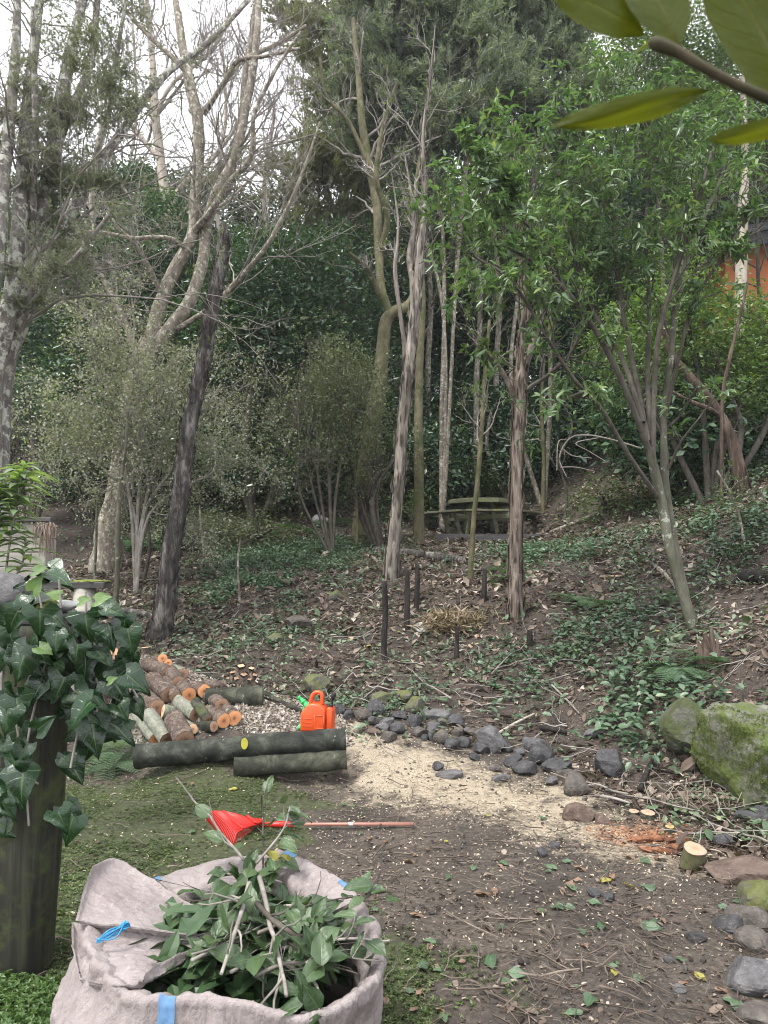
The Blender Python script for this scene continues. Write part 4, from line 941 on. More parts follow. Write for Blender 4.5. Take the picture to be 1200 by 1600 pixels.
def big_leaf(name, c0, c1, vein, rough=.28, transl=.12, under=None, tcol=None, spec=.6, veins=5, vst=.8, coat=0.0, spots=0):
    """leaf blade with a midrib and side veins taken from its own UVs"""
    g = G(name); uv = g.n('SeparateXYZ', {0: g.n('TexCoord').outputs['UV']}); u = uv.outputs[0]; v = uv.outputs[1]
    a = g.math('ABSOLUTE', g.math('SUBTRACT', u, .5))
    mid = g.ramp(a, [(.0, 1.0), (.022, .7), (.04, 0.0)])
    s = g.math('ABSOLUTE', g.math('SUBTRACT', g.math('FRACT', g.math('MULTIPLY', g.math('SUBTRACT', v, g.math('MULTIPLY', a, .55)), float(veins))), .5))
    sv = g.ramp(s, [(.0, 1.0), (.06, .0)])
    vein_f = g.math('MAXIMUM', mid, g.math('MULTIPLY', sv, .45))
    rnd = g.n('ObjectInfo').outputs['Random']; nzv = g.noise(g.coord((1, 1, 1)), 9, 4, .6)
    base = g.mix(g.math('ADD', g.math('MULTIPLY', rnd, .6), g.math('MULTIPLY', nzv, .4)), c0, c1)
    c = g.mix(g.math('MULTIPLY', vein_f, vst), base, vein)
    if under is not None: c = g.mix(g.n('NewGeometry').outputs['Backfacing'], c, under)
    if spots: c = g.mix(g.ramp(g.noise(g.coord((1, 1, 1)), spots, 5, .75), [(.60, 0.0), (.72, .75)]), c, (.06, .035, .012))
    h = g.math('ADD', g.math('MULTIPLY', vein_f, -.6), g.math('MULTIPLY', nzv, .8))
    return g.done(c, rough, g.bump(h, .5, .006), spec, transl, tcol if tcol is not None else g.mix(1.0, c, (1.5, 1.6, .5), 'MULTIPLY'), **({'Coat Weight': coat, 'Coat Roughness': .12} if coat else {}))
M['ivy'] = big_leaf('glossy ivy leaf', (.005, .021, .006), (.012, .044, .010), (.075, .13, .04), .24, .08, coat=.0, spec=.55)
M['ivy_young'] = big_leaf('young ivy leaf', (.06, .12, .02), (.09, .17, .03), (.15, .22, .06), .35, .25)
M['cut_leaf'] = big_leaf('cut branch leaf', (.014, .042, .012), (.080, .125, .05), (.10, .16, .06), .38, .15, (.085, .125, .07))
M['cut_leaf_yellow'] = big_leaf('yellowing leaf', (.22, .22, .03), (.34, .30, .04), (.4, .38, .1), .45, .2)
M['magnolia'] = big_leaf('thick leathery leaf', (.036, .052, .004), (.055, .074, .006), (.085, .085, .012), .45, .4, None, (.12, .14, .006), spec=.2, veins=9, vst=.75, spots=24)
M['lance'] = big_leaf('soft lance leaf', (.12, .19, .09), (.20, .28, .15), (.28, .35, .22), .4, .35)
M['fallen_green'] = big_leaf('fallen green leaf', (.045, .085, .04), (.085, .14, .07), (.13, .19, .10), .45, .1)
M['fallen_yellow'] = big_leaf('fallen yellow leaf', (.24, .21, .03), (.34, .31, .07), (.4, .37, .12), .5, .15)
M['fallen_brown'] = big_leaf('fallen brown leaf', (.13, .075, .045), (.24, .155, .10), (.3, .22, .15), .6, .05)

# ------------------------------------------------------------------ stones
import bmesh
def ico(sub):
    bm = bmesh.new(); bmesh.ops.create_icosphere(bm, subdivisions=sub, radius=1); bm.verts.ensure_lookup_table()
    v = np.array([x.co[:] for x in bm.verts]); f = np.array([[q.index for q in x.verts] for x in bm.faces]); bm.free(); return v, f
ICO2, ICO3, ICO4 = ico(3), ico(4), ico(5)
def rock_shape(seed, hi=None, cuts=9, lo=.62, rough=.06):
    r_ = np.random.default_rng(seed); v, f = (ICO2 if hi is None else ICO4 if hi else ICO3); v = v.copy()
    for _ in range(cuts):
        n = nrm(r_.normal(size=3)); d = r_.uniform(lo, .95); k = v@n; over = np.maximum(k-d, 0); v = v-over[:, None]*n*.92
    o = r_.random(3)*30
    v = v*(1+rough*vnoise(v+o, 2.2, 4)[:, None]*1.6)
    v = v+nrm(v)*(vnoise(v+o, 11, 3)*.022+(vnoise(v+o, 30, 2)*.012 if hi else 0))[:, None]
    return v, f
def rock(px, py, w, h, mat, label, name='rock', group=None, Y=None, depth=None, seed=None, sink=.18, hi=None, rot=None, **kw):
    """a stone whose silhouette is about 2w x 2h photo pixels around (px, py)"""
    seed = seed if seed is not None else int(px*7+py)
    b = hit(px, py+h*.75) if Y is None else at(px, py+h*.75, Y)
    Yc = b[1]; rx = w/FPX*Yc; rz = h/FPX*Yc; ry = depth or (rx+rz)*.5
    v, f = rock_shape(seed, (False if hi is None and w >= 26 else hi), **kw)
    a = np.random.default_rng(seed).uniform(-.5, .5) if rot is None else rot
    v = v@rotz(a*1.0).T if False else v
    v = v*np.array([rx, ry, rz])*1.08
    c = at(px, py, Yc+ry*.6)
    mb = MB(); mb.add(v+c, f); o = mb.obj(name, M[mat], None, False, c-[0, 0, rz]); tag(o, label, 'rock' if name == 'rock' else name.replace('_', ' '), group); return o
PILE = 'dark stones heaped along the sawdust track'
_r = [(529, 1109, 15, 12, 'rock_dark', 'dark stone just right of the fuel can, at the end of the stone heap'), (566, 1117, 15, 12, 'rock_brown', 'brownish stone second along the heap from the fuel can'),
      (588, 1107, 16, 14, 'rock_dark', 'steep blue black stone below the mossy stones of the heap'), (592, 1092, 22, 11, 'rock_moss', 'low mossy stone behind the left end of the heap'), (632, 1088, 16, 12, 'rock_moss', 'rounded mossy stone at the back of the heap'),
      (648, 1103, 17, 15, 'rock_moss', 'mossy stone leaning on the back of the heap'), (625, 1117, 18, 10, 'rock_dark', 'flat topped dark stone mid left of the heap'), (605, 1128, 15, 9, 'rock_grey', None), (600, 1138, 13, 10, 'rock_grey', None), (622, 1139, 14, 12, 'rock_dark', None),
      (607, 1152, 13, 11, 'rock_brown', 'round brown stone lowest at the left end of the heap'), (648, 1128, 14, 12, 'rock_dark', None), (665, 1118, 11, 11, 'rock_grey', None), (685, 1119, 19, 14, 'rock_grey', 'big pale grey stone at the top of the heap'), (690, 1127, 11, 9, 'rock_moss', 'small greenish pebble resting on the pale grey stone'),
      (677, 1137, 13, 9, 'rock_grey', None), (655, 1143, 14, 11, 'rock_brown', None), (714, 1127, 16, 13, 'rock_dark', 'sharp black stone right of the pale grey one'), (690, 1153, 14, 12, 'rock_brown', None), (675, 1151, 10, 9, 'rock_dark', None), (707, 1164, 13, 12, 'rock_dark', None),
      (663, 1152, 8, 7, 'rock_dark', None), (581, 1128, 10, 8, 'rock_dark', None), (716, 1146, 12, 10, 'rock_brown', None), (545, 1118, 10, 9, 'rock_dark', None), (765, 1158, 29, 22, 'rock_grey', 'largest speckled grey stone in the middle of the heap'),
      (751, 1169, 15, 13, 'rock_dark', None), (802, 1190, 16, 12, 'rock_dark', None), (835, 1163, 18, 16, 'rock_grey', 'grey stone with a yellow leaf before it, right half of the heap'), (848, 1181, 20, 19, 'rock_dark', 'tall black stone behind the wide flat one'),
      (822, 1203, 22, 13, 'rock_dark', 'wide flat black stone at the front of the heap'), (874, 1196, 25, 15, 'rock_dark', 'long dark stone between the flat one and the big black one'), (900, 1229, 25, 18, 'rock_brown', 'round brown stone at the right front of the heap'), (888, 1211, 20, 10, 'rock_brown', None),
      (950, 1194, 33, 25, 'rock_dark', 'biggest black stone at the right end of the heap'), (862, 1221, 11, 9, 'rock_grey', None), (685, 1198, 11, 8, 'rock_dark', 'single black stone lying out in the sawdust'), (703, 1211, 21, 8, 'rock_grey', 'flat grey stone half sunk in the sawdust'),
      (925, 1146, 17, 10, 'rock_grey', 'dusty grey stone alone behind the right end of the heap'), (782, 1217, 15, 8, 'rock_grey', None), (745, 1146, 15, 10, 'rock_brown', None), (722, 1160, 13, 10, 'rock_dark', None), (772, 1199, 11, 8, 'rock_brown', None), (740, 1183, 10, 8, 'rock_dark', None), (790, 1168, 11, 10, 'rock_dark', None), (812, 1176, 10, 8, 'rock_grey', None), (730, 1143, 9, 8, 'rock_grey', None)]
_short = {0: 'the stone beside the fuel can', 1: 'the second brown stone', 2: 'the steep blue black stone', 4: 'the rounded mossy stone', 6: 'the flat topped dark stone', 10: 'the lowest brown stone at the left', 13: 'the big pale grey stone', 17: 'the sharp black stone', 25: 'the largest speckled stone', 28: 'the grey stone with the yellow leaf', 29: 'the tall black stone', 30: 'the wide flat black stone', 32: 'the round brown front stone', 34: 'the biggest black stone', 36: 'the lone stone in the sawdust', 37: 'the half sunk flat stone'}
_seen = {}
for i, (px, py, ww, hh, mt, lab) in enumerate(_r):
    if not lab:
        opts = sorted((math.hypot(px-_r[k][0], (py-_r[k][1])*1.3), k) for k in _short)
        for dd_, k in opts:
            dx, dy = px-_r[k][0], py-_r[k][1]
            w_ = ('right of' if dx > 0 else 'left of') if abs(dx) > abs(dy)*1.2 else ('below' if dy > 0 else 'behind')
            lab = 'small %s stone in the heap %s %s' % ({'rock_dark': 'black', 'rock_grey': 'grey', 'rock_brown': 'brown'}[mt], w_, _short[k])
            if lab not in _seen: break
        _seen[lab] = 1
    rock(px, py, ww, hh, mt, lab, 'rock', PILE, seed=100+i, lo=.5, cuts=13)
for i, (px, py, ww, hh, mt, lab) in enumerate([(905, 1272, 25, 16, 'rock_red', 'rusty red rounded stone on the edge of the sawdust'), (940, 1281, 14, 9, 'rock_red', 'small red stone right of the rusty rounded one'), (1157, 1366, 56, 25, 'rock_red', 'rusty flat topped rock at the right edge beside the cut stump'),
    (1182, 1405, 38, 27, 'rock_moss', 'moss topped rock under the rusty flat one at the right edge'), (1141, 1446, 25, 17, 'rock_dark', 'angular black stone in front of the moss topped rock'), (1172, 1437, 38, 24, 'rock_brown', 'brown rock behind the angular black stone'), (1180, 1470, 30, 20, 'rock_brown', 'brown grey rock above the large purple grey one'),
    (1180, 1526, 46, 36, 'rock_grey', 'large purple grey rock at the lower right edge'), (1192, 1594, 36, 22, 'rock_brown', 'brown rock in the bottom right corner'), (1127, 1315, 17, 13, 'rock_dark', 'dark stone tucked behind the cut stump'), (1087, 1466, 16, 10, 'rock_dark', 'small dark stone half buried right of the mud'),
    (866, 1321, 8, 6, 'rock_dark', 'little dark pebble lying in the sawdust and leaves'), (848, 1333, 9, 8, 'rock_dark', 'little black pebble beside green leaves'), (1062, 1546, 10, 7, 'rock_grey', 'small grey pebble near the purple grey rock'), (927, 1396, 11, 8, 'rock_dark', 'dark stone in a cluster of green leaves on the mud'),
    (952, 1403, 10, 8, 'rock_dark', 'dark stone right of the leaf cluster on the mud'), (1046, 1500, 9, 7, 'rock_dark', 'little stone lower right on the mud'), (430, 998, 12, 9, 'rock_moss', 'mossy stone half buried in the bank above the chip bed'), (465, 975, 22, 13, 'rock_brown', 'dull boulder buried in the bank below the ground cover'),
    (493, 1072, 24, 17, 'rock_moss', 'mossy rock in the bank directly behind the fuel can'), (500, 812, 12, 8, 'white_stone', 'pale stone lying beside the ferns uphill'), (524, 932, 12, 10, 'rock_moss', 'mossy stone at the edge of the ground cover'), (1200, 1270, 50, 16, 'rock_dark', 'dark rock in the shadow under the mossy boulder')]):
    rock(px, py, ww, hh, mt, lab, seed=300+i, lo=.52, cuts=15 if 'flat' in lab or 'angular' in lab else 11)
rock(1158, 1172, 70, 80, 'boulder', 'huge boulder covered in green moss at the right edge', 'boulder', Y=5.05, depth=.45, seed=77, hi=True, cuts=10, lo=.66, rough=.12); BOULDER = COL.objects[-1]
rock(1068, 1133, 44, 40, 'boulder_dim', 'flat faced dull green boulder left of the huge mossy one', 'boulder', Y=5.75, depth=.25, seed=44, hi=True, cuts=12, lo=.6, rough=.05)
me = BOULDER.data; nv = len(me.vertices); vv_ = np.empty(nv*3); me.vertices.foreach_get('co', vv_); vv_ = vv_.reshape(-1, 3); nn_ = nrm(vv_-vv_.mean(0)); i = rng.integers(0, nv, 26000); i = i[(nn_[i, 1] < .3) & (nn_[i, 2] > -.6)]
msk = vnoise(vv_[i]+3, 3.2, 4)-.35*np.clip(nn_[i, 2]-.45, 0, 1)*2; i = i[msk > -.12]; m = MB(); leaves(m, vv_[i]+rng.normal(size=(len(i), 3))*.008, nrm(nn_[i]+rng.normal(size=(len(i), 3))*.9), rand_dirs(len(i)), rng.uniform(.008, .018, len(i)), .007)
q = link('moss_tufts', m.mesh('moss_tufts', leaf_mat('boulder moss tufts', [(.0, (.045, .065, .014)), (.5, (.085, .115, .024)), (1, (.14, .17, .045))], .8, .25, .2, 4), False), (0, 0, 0), BOULDER); q['kind'] = 'stuff'
rock(658, 983, 12, 10, 'white_stone', 'white stone among the charred stakes on the bank', seed=9)

# ------------------------------------------------------------------ logs
def disc_mesh(mb, c, nrm_dir, prof, up, dome=.0):
    y = np.asarray(nrm_dir); x = nrm(np.cross(y, up)); z = np.cross(x, y); n = len(prof); a = np.linspace(0, 2*math.pi, n, endpoint=False)
    rim = c+np.outer(prof*np.cos(a), x)+np.outer(prof*np.sin(a), z)
    inner = c+np.outer(prof*.5*np.cos(a), x)+np.outer(prof*.5*np.sin(a), z)+y*dome*.7
    V = np.vstack([rim, inner, c+y*dome]); uv = np.vstack([np.stack([.5+.5*np.cos(a), .5+.5*np.sin(a)], -1), np.stack([.5+.25*np.cos(a), .5+.25*np.sin(a)], -1), [[.5, .5]]])
    F = [(i, (i+1) % n, n+(i+1) % n, n+i) for i in range(n)]; k0 = mb.n
    mb.add(V, F, 0, uv); T = np.array([(n+i, n+(i+1) % n, 2*n) for i in range(n)])+k0; mb.f.append(T); mb.m.append(np.zeros(n, int))
def log(A, B, r, bark, face, label, name='firewood_log', cat='log', group=None, seed=0, both=True, r2=None, k=22, n=16, bend=.0, lump=.09):
    """round log from A to B (world): bark mesh with a cut face part at each end"""
    A = np.asarray(A, float); B = np.asarray(B, float); d = nrm(B-A); up = np.array([0, 0, 1.0]) if abs(d[2]) < .9 else np.array([1.0, 0, 0])
    x = nrm(np.cross(d, up)); z = np.cross(x, d); r_ = np.random.default_rng(seed); a = np.linspace(0, 2*math.pi, k, endpoint=False)
    prof0 = 1+lump*np.sin(2*a+r_.random()*6)*.6+lump*np.sin(3*a+r_.random()*6)*.5+r_.normal(size=k)*.012
    t = np.linspace(0, 1, n); c = A+np.outer(t, B-A)+np.outer(np.sin(t*3.14)*bend, z)+np.outer(np.sin(t*2.2+seed)*bend*.6, x)
    rr = (r+((r2 or r)-r)*t)
    ring = np.cos(a)[None, :, None]*x+np.sin(a)[None, :, None]*z
    V = c[:, None]+ring*(rr[:, None]*prof0[None])[..., None]
    V = V+ring*(vnoise(V+seed, 9, 3)*r*.14+vnoise(V*[1, 1, 1]+seed, 28, 3)*r*.08)[..., None]
    V[0] = c[0]+ring[0]*(rr[0]*prof0)[:, None]; V[-1] = c[-1]+ring[0]*(rr[-1]*prof0)[:, None]
    idx = np.arange(n*k).reshape(n, k); P = idx[:-1]; Q = idx[1:]
    F = np.stack([P, np.roll(P, -1, 1), np.roll(Q, -1, 1), Q], -1).reshape(-1, 4)
    mb = MB(); mb.add(V.reshape(-1, 3), F); o = mb.obj(name, M[bark], None, True, (A+B)/2); tag(o, label, cat, group)
    for e, s in ((0, -1), (-1, 1)) if both else ((-1, 1),):
        m2 = MB(); disc_mesh(m2, c[e], d*s, rr[e]*prof0*.995, z*s if s > 0 else z, .004); q = m2.obj('cut_face', M[face], o, False, (A+B)/2, True); q.location = (0, 0, 0)
    return o
def zpx(u, v): return 170+u/4.444, 1000+v/4.444
FW = 'cut firewood heaped on the chip bed'
_lg = [((205, 520), (328, 682), 43, 'log_lichen', 'face_orange', 'lichened log with a dark hearted orange end, lowest left of the heap'), ((270, 512), (402, 688), 45, 'log_lichen', 'face_brown', 'pale lichened log with a brown end beside the orange hearted one'),
       ((455, 545), (528, 692), 60, 'log_bark', 'face_brown', 'stubby thick log lying in front of the heap with its end on the chips'), ((590, 530), (376, 492), 42, 'log_lichen', 'face_pink', 'lichened log with a pale round end facing left in the front of the heap'),
       ((530, 590), (585, 618), 32, 'log_lichen', 'face_pink', 'short log end poking out behind the stubby thick log'), ((596, 603), (730, 600), 32, 'log_dark', 'face_brown', 'dark bare log lying crossways on the chips'), ((690, 500), (798, 562), 45, 'log_bark', 'face_orange', 'log with an oval orange brown end at the right foot of the heap'),
       ((815, 490), (872, 542), 46, 'log_bark', 'face_orange', 'rightmost log of the heap with a bright orange end'), ((690, 395), (782, 450), 42, 'log_bark', 'face_brown', 'log with a dark red end above the rightmost ones'), ((575, 345), (664, 357), 44, 'log_bark', 'face_orange', 'log with a bright upright orange end at the upper right of the heap'),
       ((500, 300), (558, 382), 47, 'log_bark', 'face_orange', 'log with the brightest split orange end in the middle of the heap'), ((430, 225), (485, 302), 48, 'log_bark', 'face_brown', 'log with a rough brown end high in the heap'), ((300, 268), (418, 380), 52, 'log_bark', 'face_brown', 'thick cracked log with a small dark knot at its end, middle of the heap'),
       ((395, 290), (465, 400), 38, 'log_bark', 'face_brown', 'log half under the thick cracked one'), ((258, 172), (408, 232), 46, 'log_bark', 'face_brown', 'long log lying across the top of the heap'), ((140, 188), (232, 262), 40, 'log_bark', 'face_pink', 'greyish log at the upper left of the heap'),
       ((210, 250), (290, 310), 42, 'log_bark', 'face_brown', 'short log under the thick cracked one at the left'), ((265, 400), (335, 470), 52, 'log_bark', 'face_brown', 'fat brown log behind the pale ended one'), ((262, 150), (258, 50), 30, 'log_bark', 'face_pink', 'short log standing on end at the top of the heap'),
       ((330, 140), (372, 128), 30, 'log_bark', 'face_orange', 'small split log with an orange side at the top of the heap'), ((385, 165), (412, 158), 24, 'log_bark', 'face_orange', 'smallest orange chunk beside the split log on top'), ((120, 118), (30, 95), 40, 'log_bark', 'face_pink', 'pinkish log half hidden by ivy at the top left'),
       ((140, 200), (80, 170), 26, 'log_bark', 'face_orange', 'log with an orange streaked end behind the ivy'), ((480, 425), (600, 520), 40, 'log_lichen', 'face_brown', 'green lichened log slanting through the heap'), ((600, 425), (690, 552), 30, 'log_dark', 'face_brown', 'slim dark log slanting between the lichened and the oval ended logs'),
       ((450, 205), (515, 235), 36, 'log_lichen', 'face_brown', 'greenish log at the back of the heap')]
for i, (a, b, r, bk, fc, lab) in enumerate(_lg):
    pb = zpx(*b); pa = zpx(*a); yb = min(hit(pb[0], min(pb[1]+r/4.444*1.0, 1172))[1], 8.6)-.06; B = at(*pb, yb); rr = r*1.1/4.444/FPX*yb
    L = .36 if r > 35 else .26; A0 = at(*pa, yb); dx = np.linalg.norm(A0-B); dy = math.sqrt(max(L*L-dx*dx, .02))
    if i in (3,): dy = .12
    if i == 18: dy = .0
    A = at(*pa, yb+dy); log(A, B, rr, bk, fc, lab, group=FW, seed=i)
# long round logs
Yf = 5.85
log(at(212, 1182, 5.72), at(540, 1156, 5.86), 17.5/FPX*5.8, 'log_wet', 'log_dark', 'long dark wet log edging the chip bed under the fuel can', 'edging_log', 'log', seed=51, n=40, k=24, lump=.04, bend=.004)
log(at(366, 1199, 5.70), at(541, 1187, 5.80), 15/FPX*5.7, 'log_dark', 'log_dark', 'shorter mossy log lying under the long wet log', 'edging_log', 'log', seed=52, n=26, k=24, lump=.03)
log(at(322, 1092, 6.75), at(411, 1089, 6.8), 15.5/FPX*7, 'log_dark', 'log_dark', 'thick greenish round log lying behind the firewood on the chips', 'round_log', 'log', seed=53, n=14, k=20, lump=.03)
log(at(305, 1072, 7.05), at(352, 1070, 7.15), 7/FPX*7.4, 'log_bark', 'face_pink', 'thin log lying behind the thick greenish one', 'round_log', 'log', seed=54)
log(at(262, 1044, 8.0), at(301, 1040, 8.1), 12/FPX*8, 'log_dark', 'log_dark', 'mossy round log at the back left of the chip bed', 'round_log', 'log', seed=55)
tagm = MB(); c = at(382, 1162, 5.68); 
for sgn in (1,):
    a = np.linspace(0, 6.28, 18, endpoint=False); y = np.array([.25, -1, .12]); y = nrm(y); x = nrm(np.cross(y, [0, 0, 1])); z = np.cross(x, y)
    fr = c+np.outer(np.cos(a)*.026, x)+np.outer(np.sin(a)*.042, z); V = np.vstack([fr, fr-y*.006]); tagm.add(V, [tuple(range(18))]); tagm.add(V, [(i, 18+i, 18+(i+1) % 18, (i+1) % 18) for i in range(18)])
o = tagm.obj('yellow_leaf', flat_mat('bright yellow leaf', (.34, .32, .035), .5), None, False, c); tag(o, 'bright yellow oval leaf stuck on the long wet log', 'leaf')
# thin edging board round the back of the bed
mb = MB(); e = [hit(*p) for p in [(294, 1050), (345, 1066), (400, 1083), (452, 1108), (475, 1118)]]
q = smooth_path([(*(p+[0, 0, .03]), .022) for p in e], 16); tubes(mb, q[:, :3], q[:, 3], 8, 0, True, .2, 12)
o = mb.obj('edging_pole', M['log_dark'], None, True, e[2]); tag(o, 'thin dark pole edging the back of the chip bed', 'pole')
# split root clump
t = Tree('stump', hit(378, 1068), 'chopped root stump with several orange cut ends above the chip bed', 'stump'); b = t.base
for dx, dy, h, r in ((0, 0, .19, .062), (.07, .03, .16, .05), (-.07, .02, .12, .055), (.11, -.02, .10, .045), (.03, -.06, .11, .055), (-.12, -.02, .06, .05), (.0, .08, .13, .06), (-.03, -.07, .07, .05), (.08, -.07, .06, .04)):
    tl = nrm(np.array([dx*2.5, -.35+dy, 1.0])); top = b+np.array([dx, dy, 0])+tl*h
    t.limb(np.array([[*(b+[dx*.6, dy*.6, -.08]), r*1.5], [*(b+[dx*.8, dy*.9, h*.4]), r*1.15], [*top, r*.8]]), 14, 10, .35, 18)
    m = MB(); a = np.full(14, r*.56)*(1+.18*np.sin(np.arange(14)*1.9+dx*40)); disc_mesh(m, top+tl*.004, tl, a, np.array([0, 1.0, 0]), .008); q = m.obj('cut_face', M['face_pink' if h > .12 else 'face_brown'], t.o, False, b, True)
t.done('bark_brown')

# ------------------------------------------------------------------ stumps and slices at the right
def stump(px, py, r, h, label, face='slice', lean=(.0, -.25), bark='log_dark'):
    b = hit(px, py); r = r/FPX*b[1]; h = h/FPX*b[1]; top = b+[lean[0]*h, lean[1]*h, h]
    return log(b-[0, 0, .08], top, r*1.15, bark, face, label, 'stump', 'stump', seed=int(px), both=False, r2=r, k=20)
stump(1074, 1352, 17, 30, 'cut stump with a pale flat top beside the rusty rock', lean=(.2, -.5), bark='bark_moss'); stump(1012, 1278, 11, 9, 'low cut stump with a pale top near the orange rotten log'); stump(990, 1274, 8, 7, 'smaller pale cut disc left of the low stump')
stump(1046, 1300, 7, 9, 'tiny reddish stub behind the rotten orange log', 'face_orange')
stump(1135, 1086, 8, 5, 'pale cut disc lying on top of the bank above the boulders')
stump(960, 904, 9, 4, 'pale orange cut stump on the upper bank', 'face_pink')
for i, (px, py, r, lab) in enumerate([(548, 1000, 5, 'white cut disc on the bank above the stone heap'), (573, 870, 4, 'tiny pale disc in the ground cover'), (745, 996, 4, 'small pale disc by the dry tussock'), (914, 991, 5, 'upper of two white discs mid bank'), (902, 1006, 5, 'lower of two white discs mid bank'), (745, 1048, 4, 'small white disc on the bank over the stone heap'), (440, 975, 4, 'cream disc on a mossy stone edge'), (735, 1012, 4, 'pale chip disc below the tussock')]):
    b = hit(px, py); m = MB(); rr = r/FPX*b[1]; disc_mesh(m, b+[0, 0, .02], nrm(np.array([.1*i-.3, -.55, .8])), np.full(14, rr)*(1+.12*np.sin(np.arange(14)*1.7+i)), np.array([0, 0, 1.0]), .004)
    o = m.obj('wood_slice', M['slice'], None, False, b, True); tag(o, lab, 'wood slice')
# orange rotten log
t = Tree('rotten_log', hit(1035, 1322), 'crumbling orange rotten log beside the cut stump', 'log'); b = t.base
for k in range(9):
    c = hit(995+k*10+rng.uniform(-4, 4), 1322+rng.uniform(-10, 12)); v, f = rock_shape(700+k, cuts=12, lo=.45)
    t.wood.add((v*np.array([rng.uniform(.04, .085), rng.uniform(.02, .035), rng.uniform(.012, .03)]))@rotz(rng.uniform(-.5, .3)).T+c+[0, 0, .012], f)
M['rotten'] = bark_mat('rotten orange wood', (.06, .022, .012), (.2, .085, .045), (.36, .19, .11), None, 0, 40, 1, 1.2, dist=.02); t.done('rotten')
# broken stub
t = Tree('broken_stump', hit(1105, 1040), 'broken brown splintered stump between fern and bank', 'stump'); b = t.base
for dx, h, r in ((0, .28, .05), (.05, .34, .035), (-.05, .2, .04), (.09, .24, .03)): t.limb(np.array([[*(b+[dx, 0, -.1]), r*1.3], [*(b+[dx, .01, h*.5]), r], [*(b+[dx*1.2, .02, h]), r*.3]]), 8, 8, .3, 16)
t.done('bark_red')
# charred stakes
for px, py, top, r, lab in ((599, 1030, 908, 4.6, 'tallest charred stake standing left of the others on the bank'), (634, 985, 890, 4.6, 'charred stake in the middle of the trio'), (650, 955, 880, 4.2, 'charred stake right of the trio behind the white stone'), (755, 940, 888, 4, 'dark stake left of the reddish trunk'), (712, 1028, 978, 3.8, 'short dark stake below the dry tussock'), (826, 1008, 985, 5, 'low rotten stake right of the reddish trunk')):
    b = hit(px, py); t = Tree('stake', b, lab, 'stake', 'charred stakes on the bank'); tp = at(px+2, top, b[1])
    t.limb(np.array([[*(b-[0, 0, .15]), r/FPX*b[1]*1.05], [*((b+tp)/2+[.006, 0, 0]), r/FPX*b[1]], [*tp, r/FPX*b[1]*.75]]), 8, 14, .28, 14, True); t.done('stake')
# fallen poles and branches
def pole(p0, p1, r, label, bark='bark_grey', name='fallen_branch', lift=.03, mid=None, cat='branch'):
    a = hit(*p0); b_ = hit(*p1); m = (a+b_)/2; m[2] = max(m[2], float(gz(np.array([m[0]]), np.array([m[1]]))[0]))
    t = Tree(name, a, label, cat); t.limb(np.array([[*(a+[0, 0, lift]), r], [*(m+[0, 0, lift*1.2]), r], [*(b_+[0, 0, lift]), r*.7]]), 8, 16, .2, 12, True); t.done(bark); return t.o
pole((860, 835), (945, 800), .045, 'fallen pale branch on the slope right of the picnic table'); pole((585, 862), (740, 880), .08, 'dark log lying on the terrace edge left of the table', 'bark_dark', 'fallen_log', cat='log')
pole((1160, 905), (1230, 912), .09, 'black charred log lying at the right edge of the bank', 'stake', 'fallen_log', cat='log'); pole((845, 1142), (885, 1150), .025, 'dark curved stick behind the stone heap', 'stake')
pole((1000, 1240), (1020, 1192), .02, 'dark stick leaning at the foot of the bank', 'stake'); pole((190, 958), (240, 966), .05, 'dark half buried log left of the snapped trunk', 'bark_dark', 'fallen_log', cat='log'); pole((1010, 880), (1060, 925), .03, 'fallen branch beside the laurel trunk')
pole((780, 1150), (835, 1120), .012, 'pale thin stick lying on the litter behind the stone heap', 'bark_pale'); pole((862, 1075), (905, 1120), .010, 'thin stick slanting on the bank middle', 'twig'); pole((930, 1250), (985, 1262), .01, 'bent twig across the red stone edge', 'twig')

# ------------------------------------------------------------------ ferns, tussock, roots
def frond_mesh(name, mat, n=20, L=1.0, w=.24, arch=.45):
    V = []; mb = MB(); t = np.linspace(0, 1, n); x = np.zeros(n); y = t*L*(1-.12*t); z = .55*t*L-arch*(t**2)*L*1.5
    pts = np.stack([x, y, z], -1); tubes(mb, pts, np.linspace(.008, .002, n), 3)
    for i in range(3, n):
        tg = nrm(pts[i]-pts[i-1]); wl = w*math.sin(min(1, (t[i]*1.05))*3.05)**.7+.015
        for s in (-1, 1):
            d = nrm(np.array([s, .35, -.12])); k = 4
            for j in range(k):
                p = pts[i]+d*wl*j/k; q = nrm(np.array([s*.4, 1.0, 0])); leaves(mb, p[None], nrm(d+q*.6)[None], np.array([[0, 0, 1.0]]), wl/k*1.7, .028*(1-.5*j/k)); leaves(mb, p[None], nrm(d-q*.5)[None], np.array([[0, 0, 1.0]]), wl/k*1.4, .024*(1-.5*j/k))
    return mb.mesh(name, mat)
FR = [frond_mesh('frond', M['fern'], 18, 1, .22, a) for a in (.35, .6)]; FRP = [frond_mesh('frond', M['fern_pale'], 18, 1, .2, a) for a in (.4, .6)]
def fern(px, py, size, n, label, pale=False, lift=0.0, sweep=(0, 6.28)):
    b = hit(px, py)+[0, 0, lift]; o = empty('fern', b, label, 'fern')
    for i in range(n):
        a = sweep[0]+(sweep[1]-sweep[0])*(i+rng.uniform(-.3, .3))/n; s = size*rng.uniform(.7, 1.15)
        link('frond', (FRP if pale else FR)[i % 2], (0, 0, 0), o, (rng.uniform(-.25, .25), rng.uniform(-.2, .2), a), s)
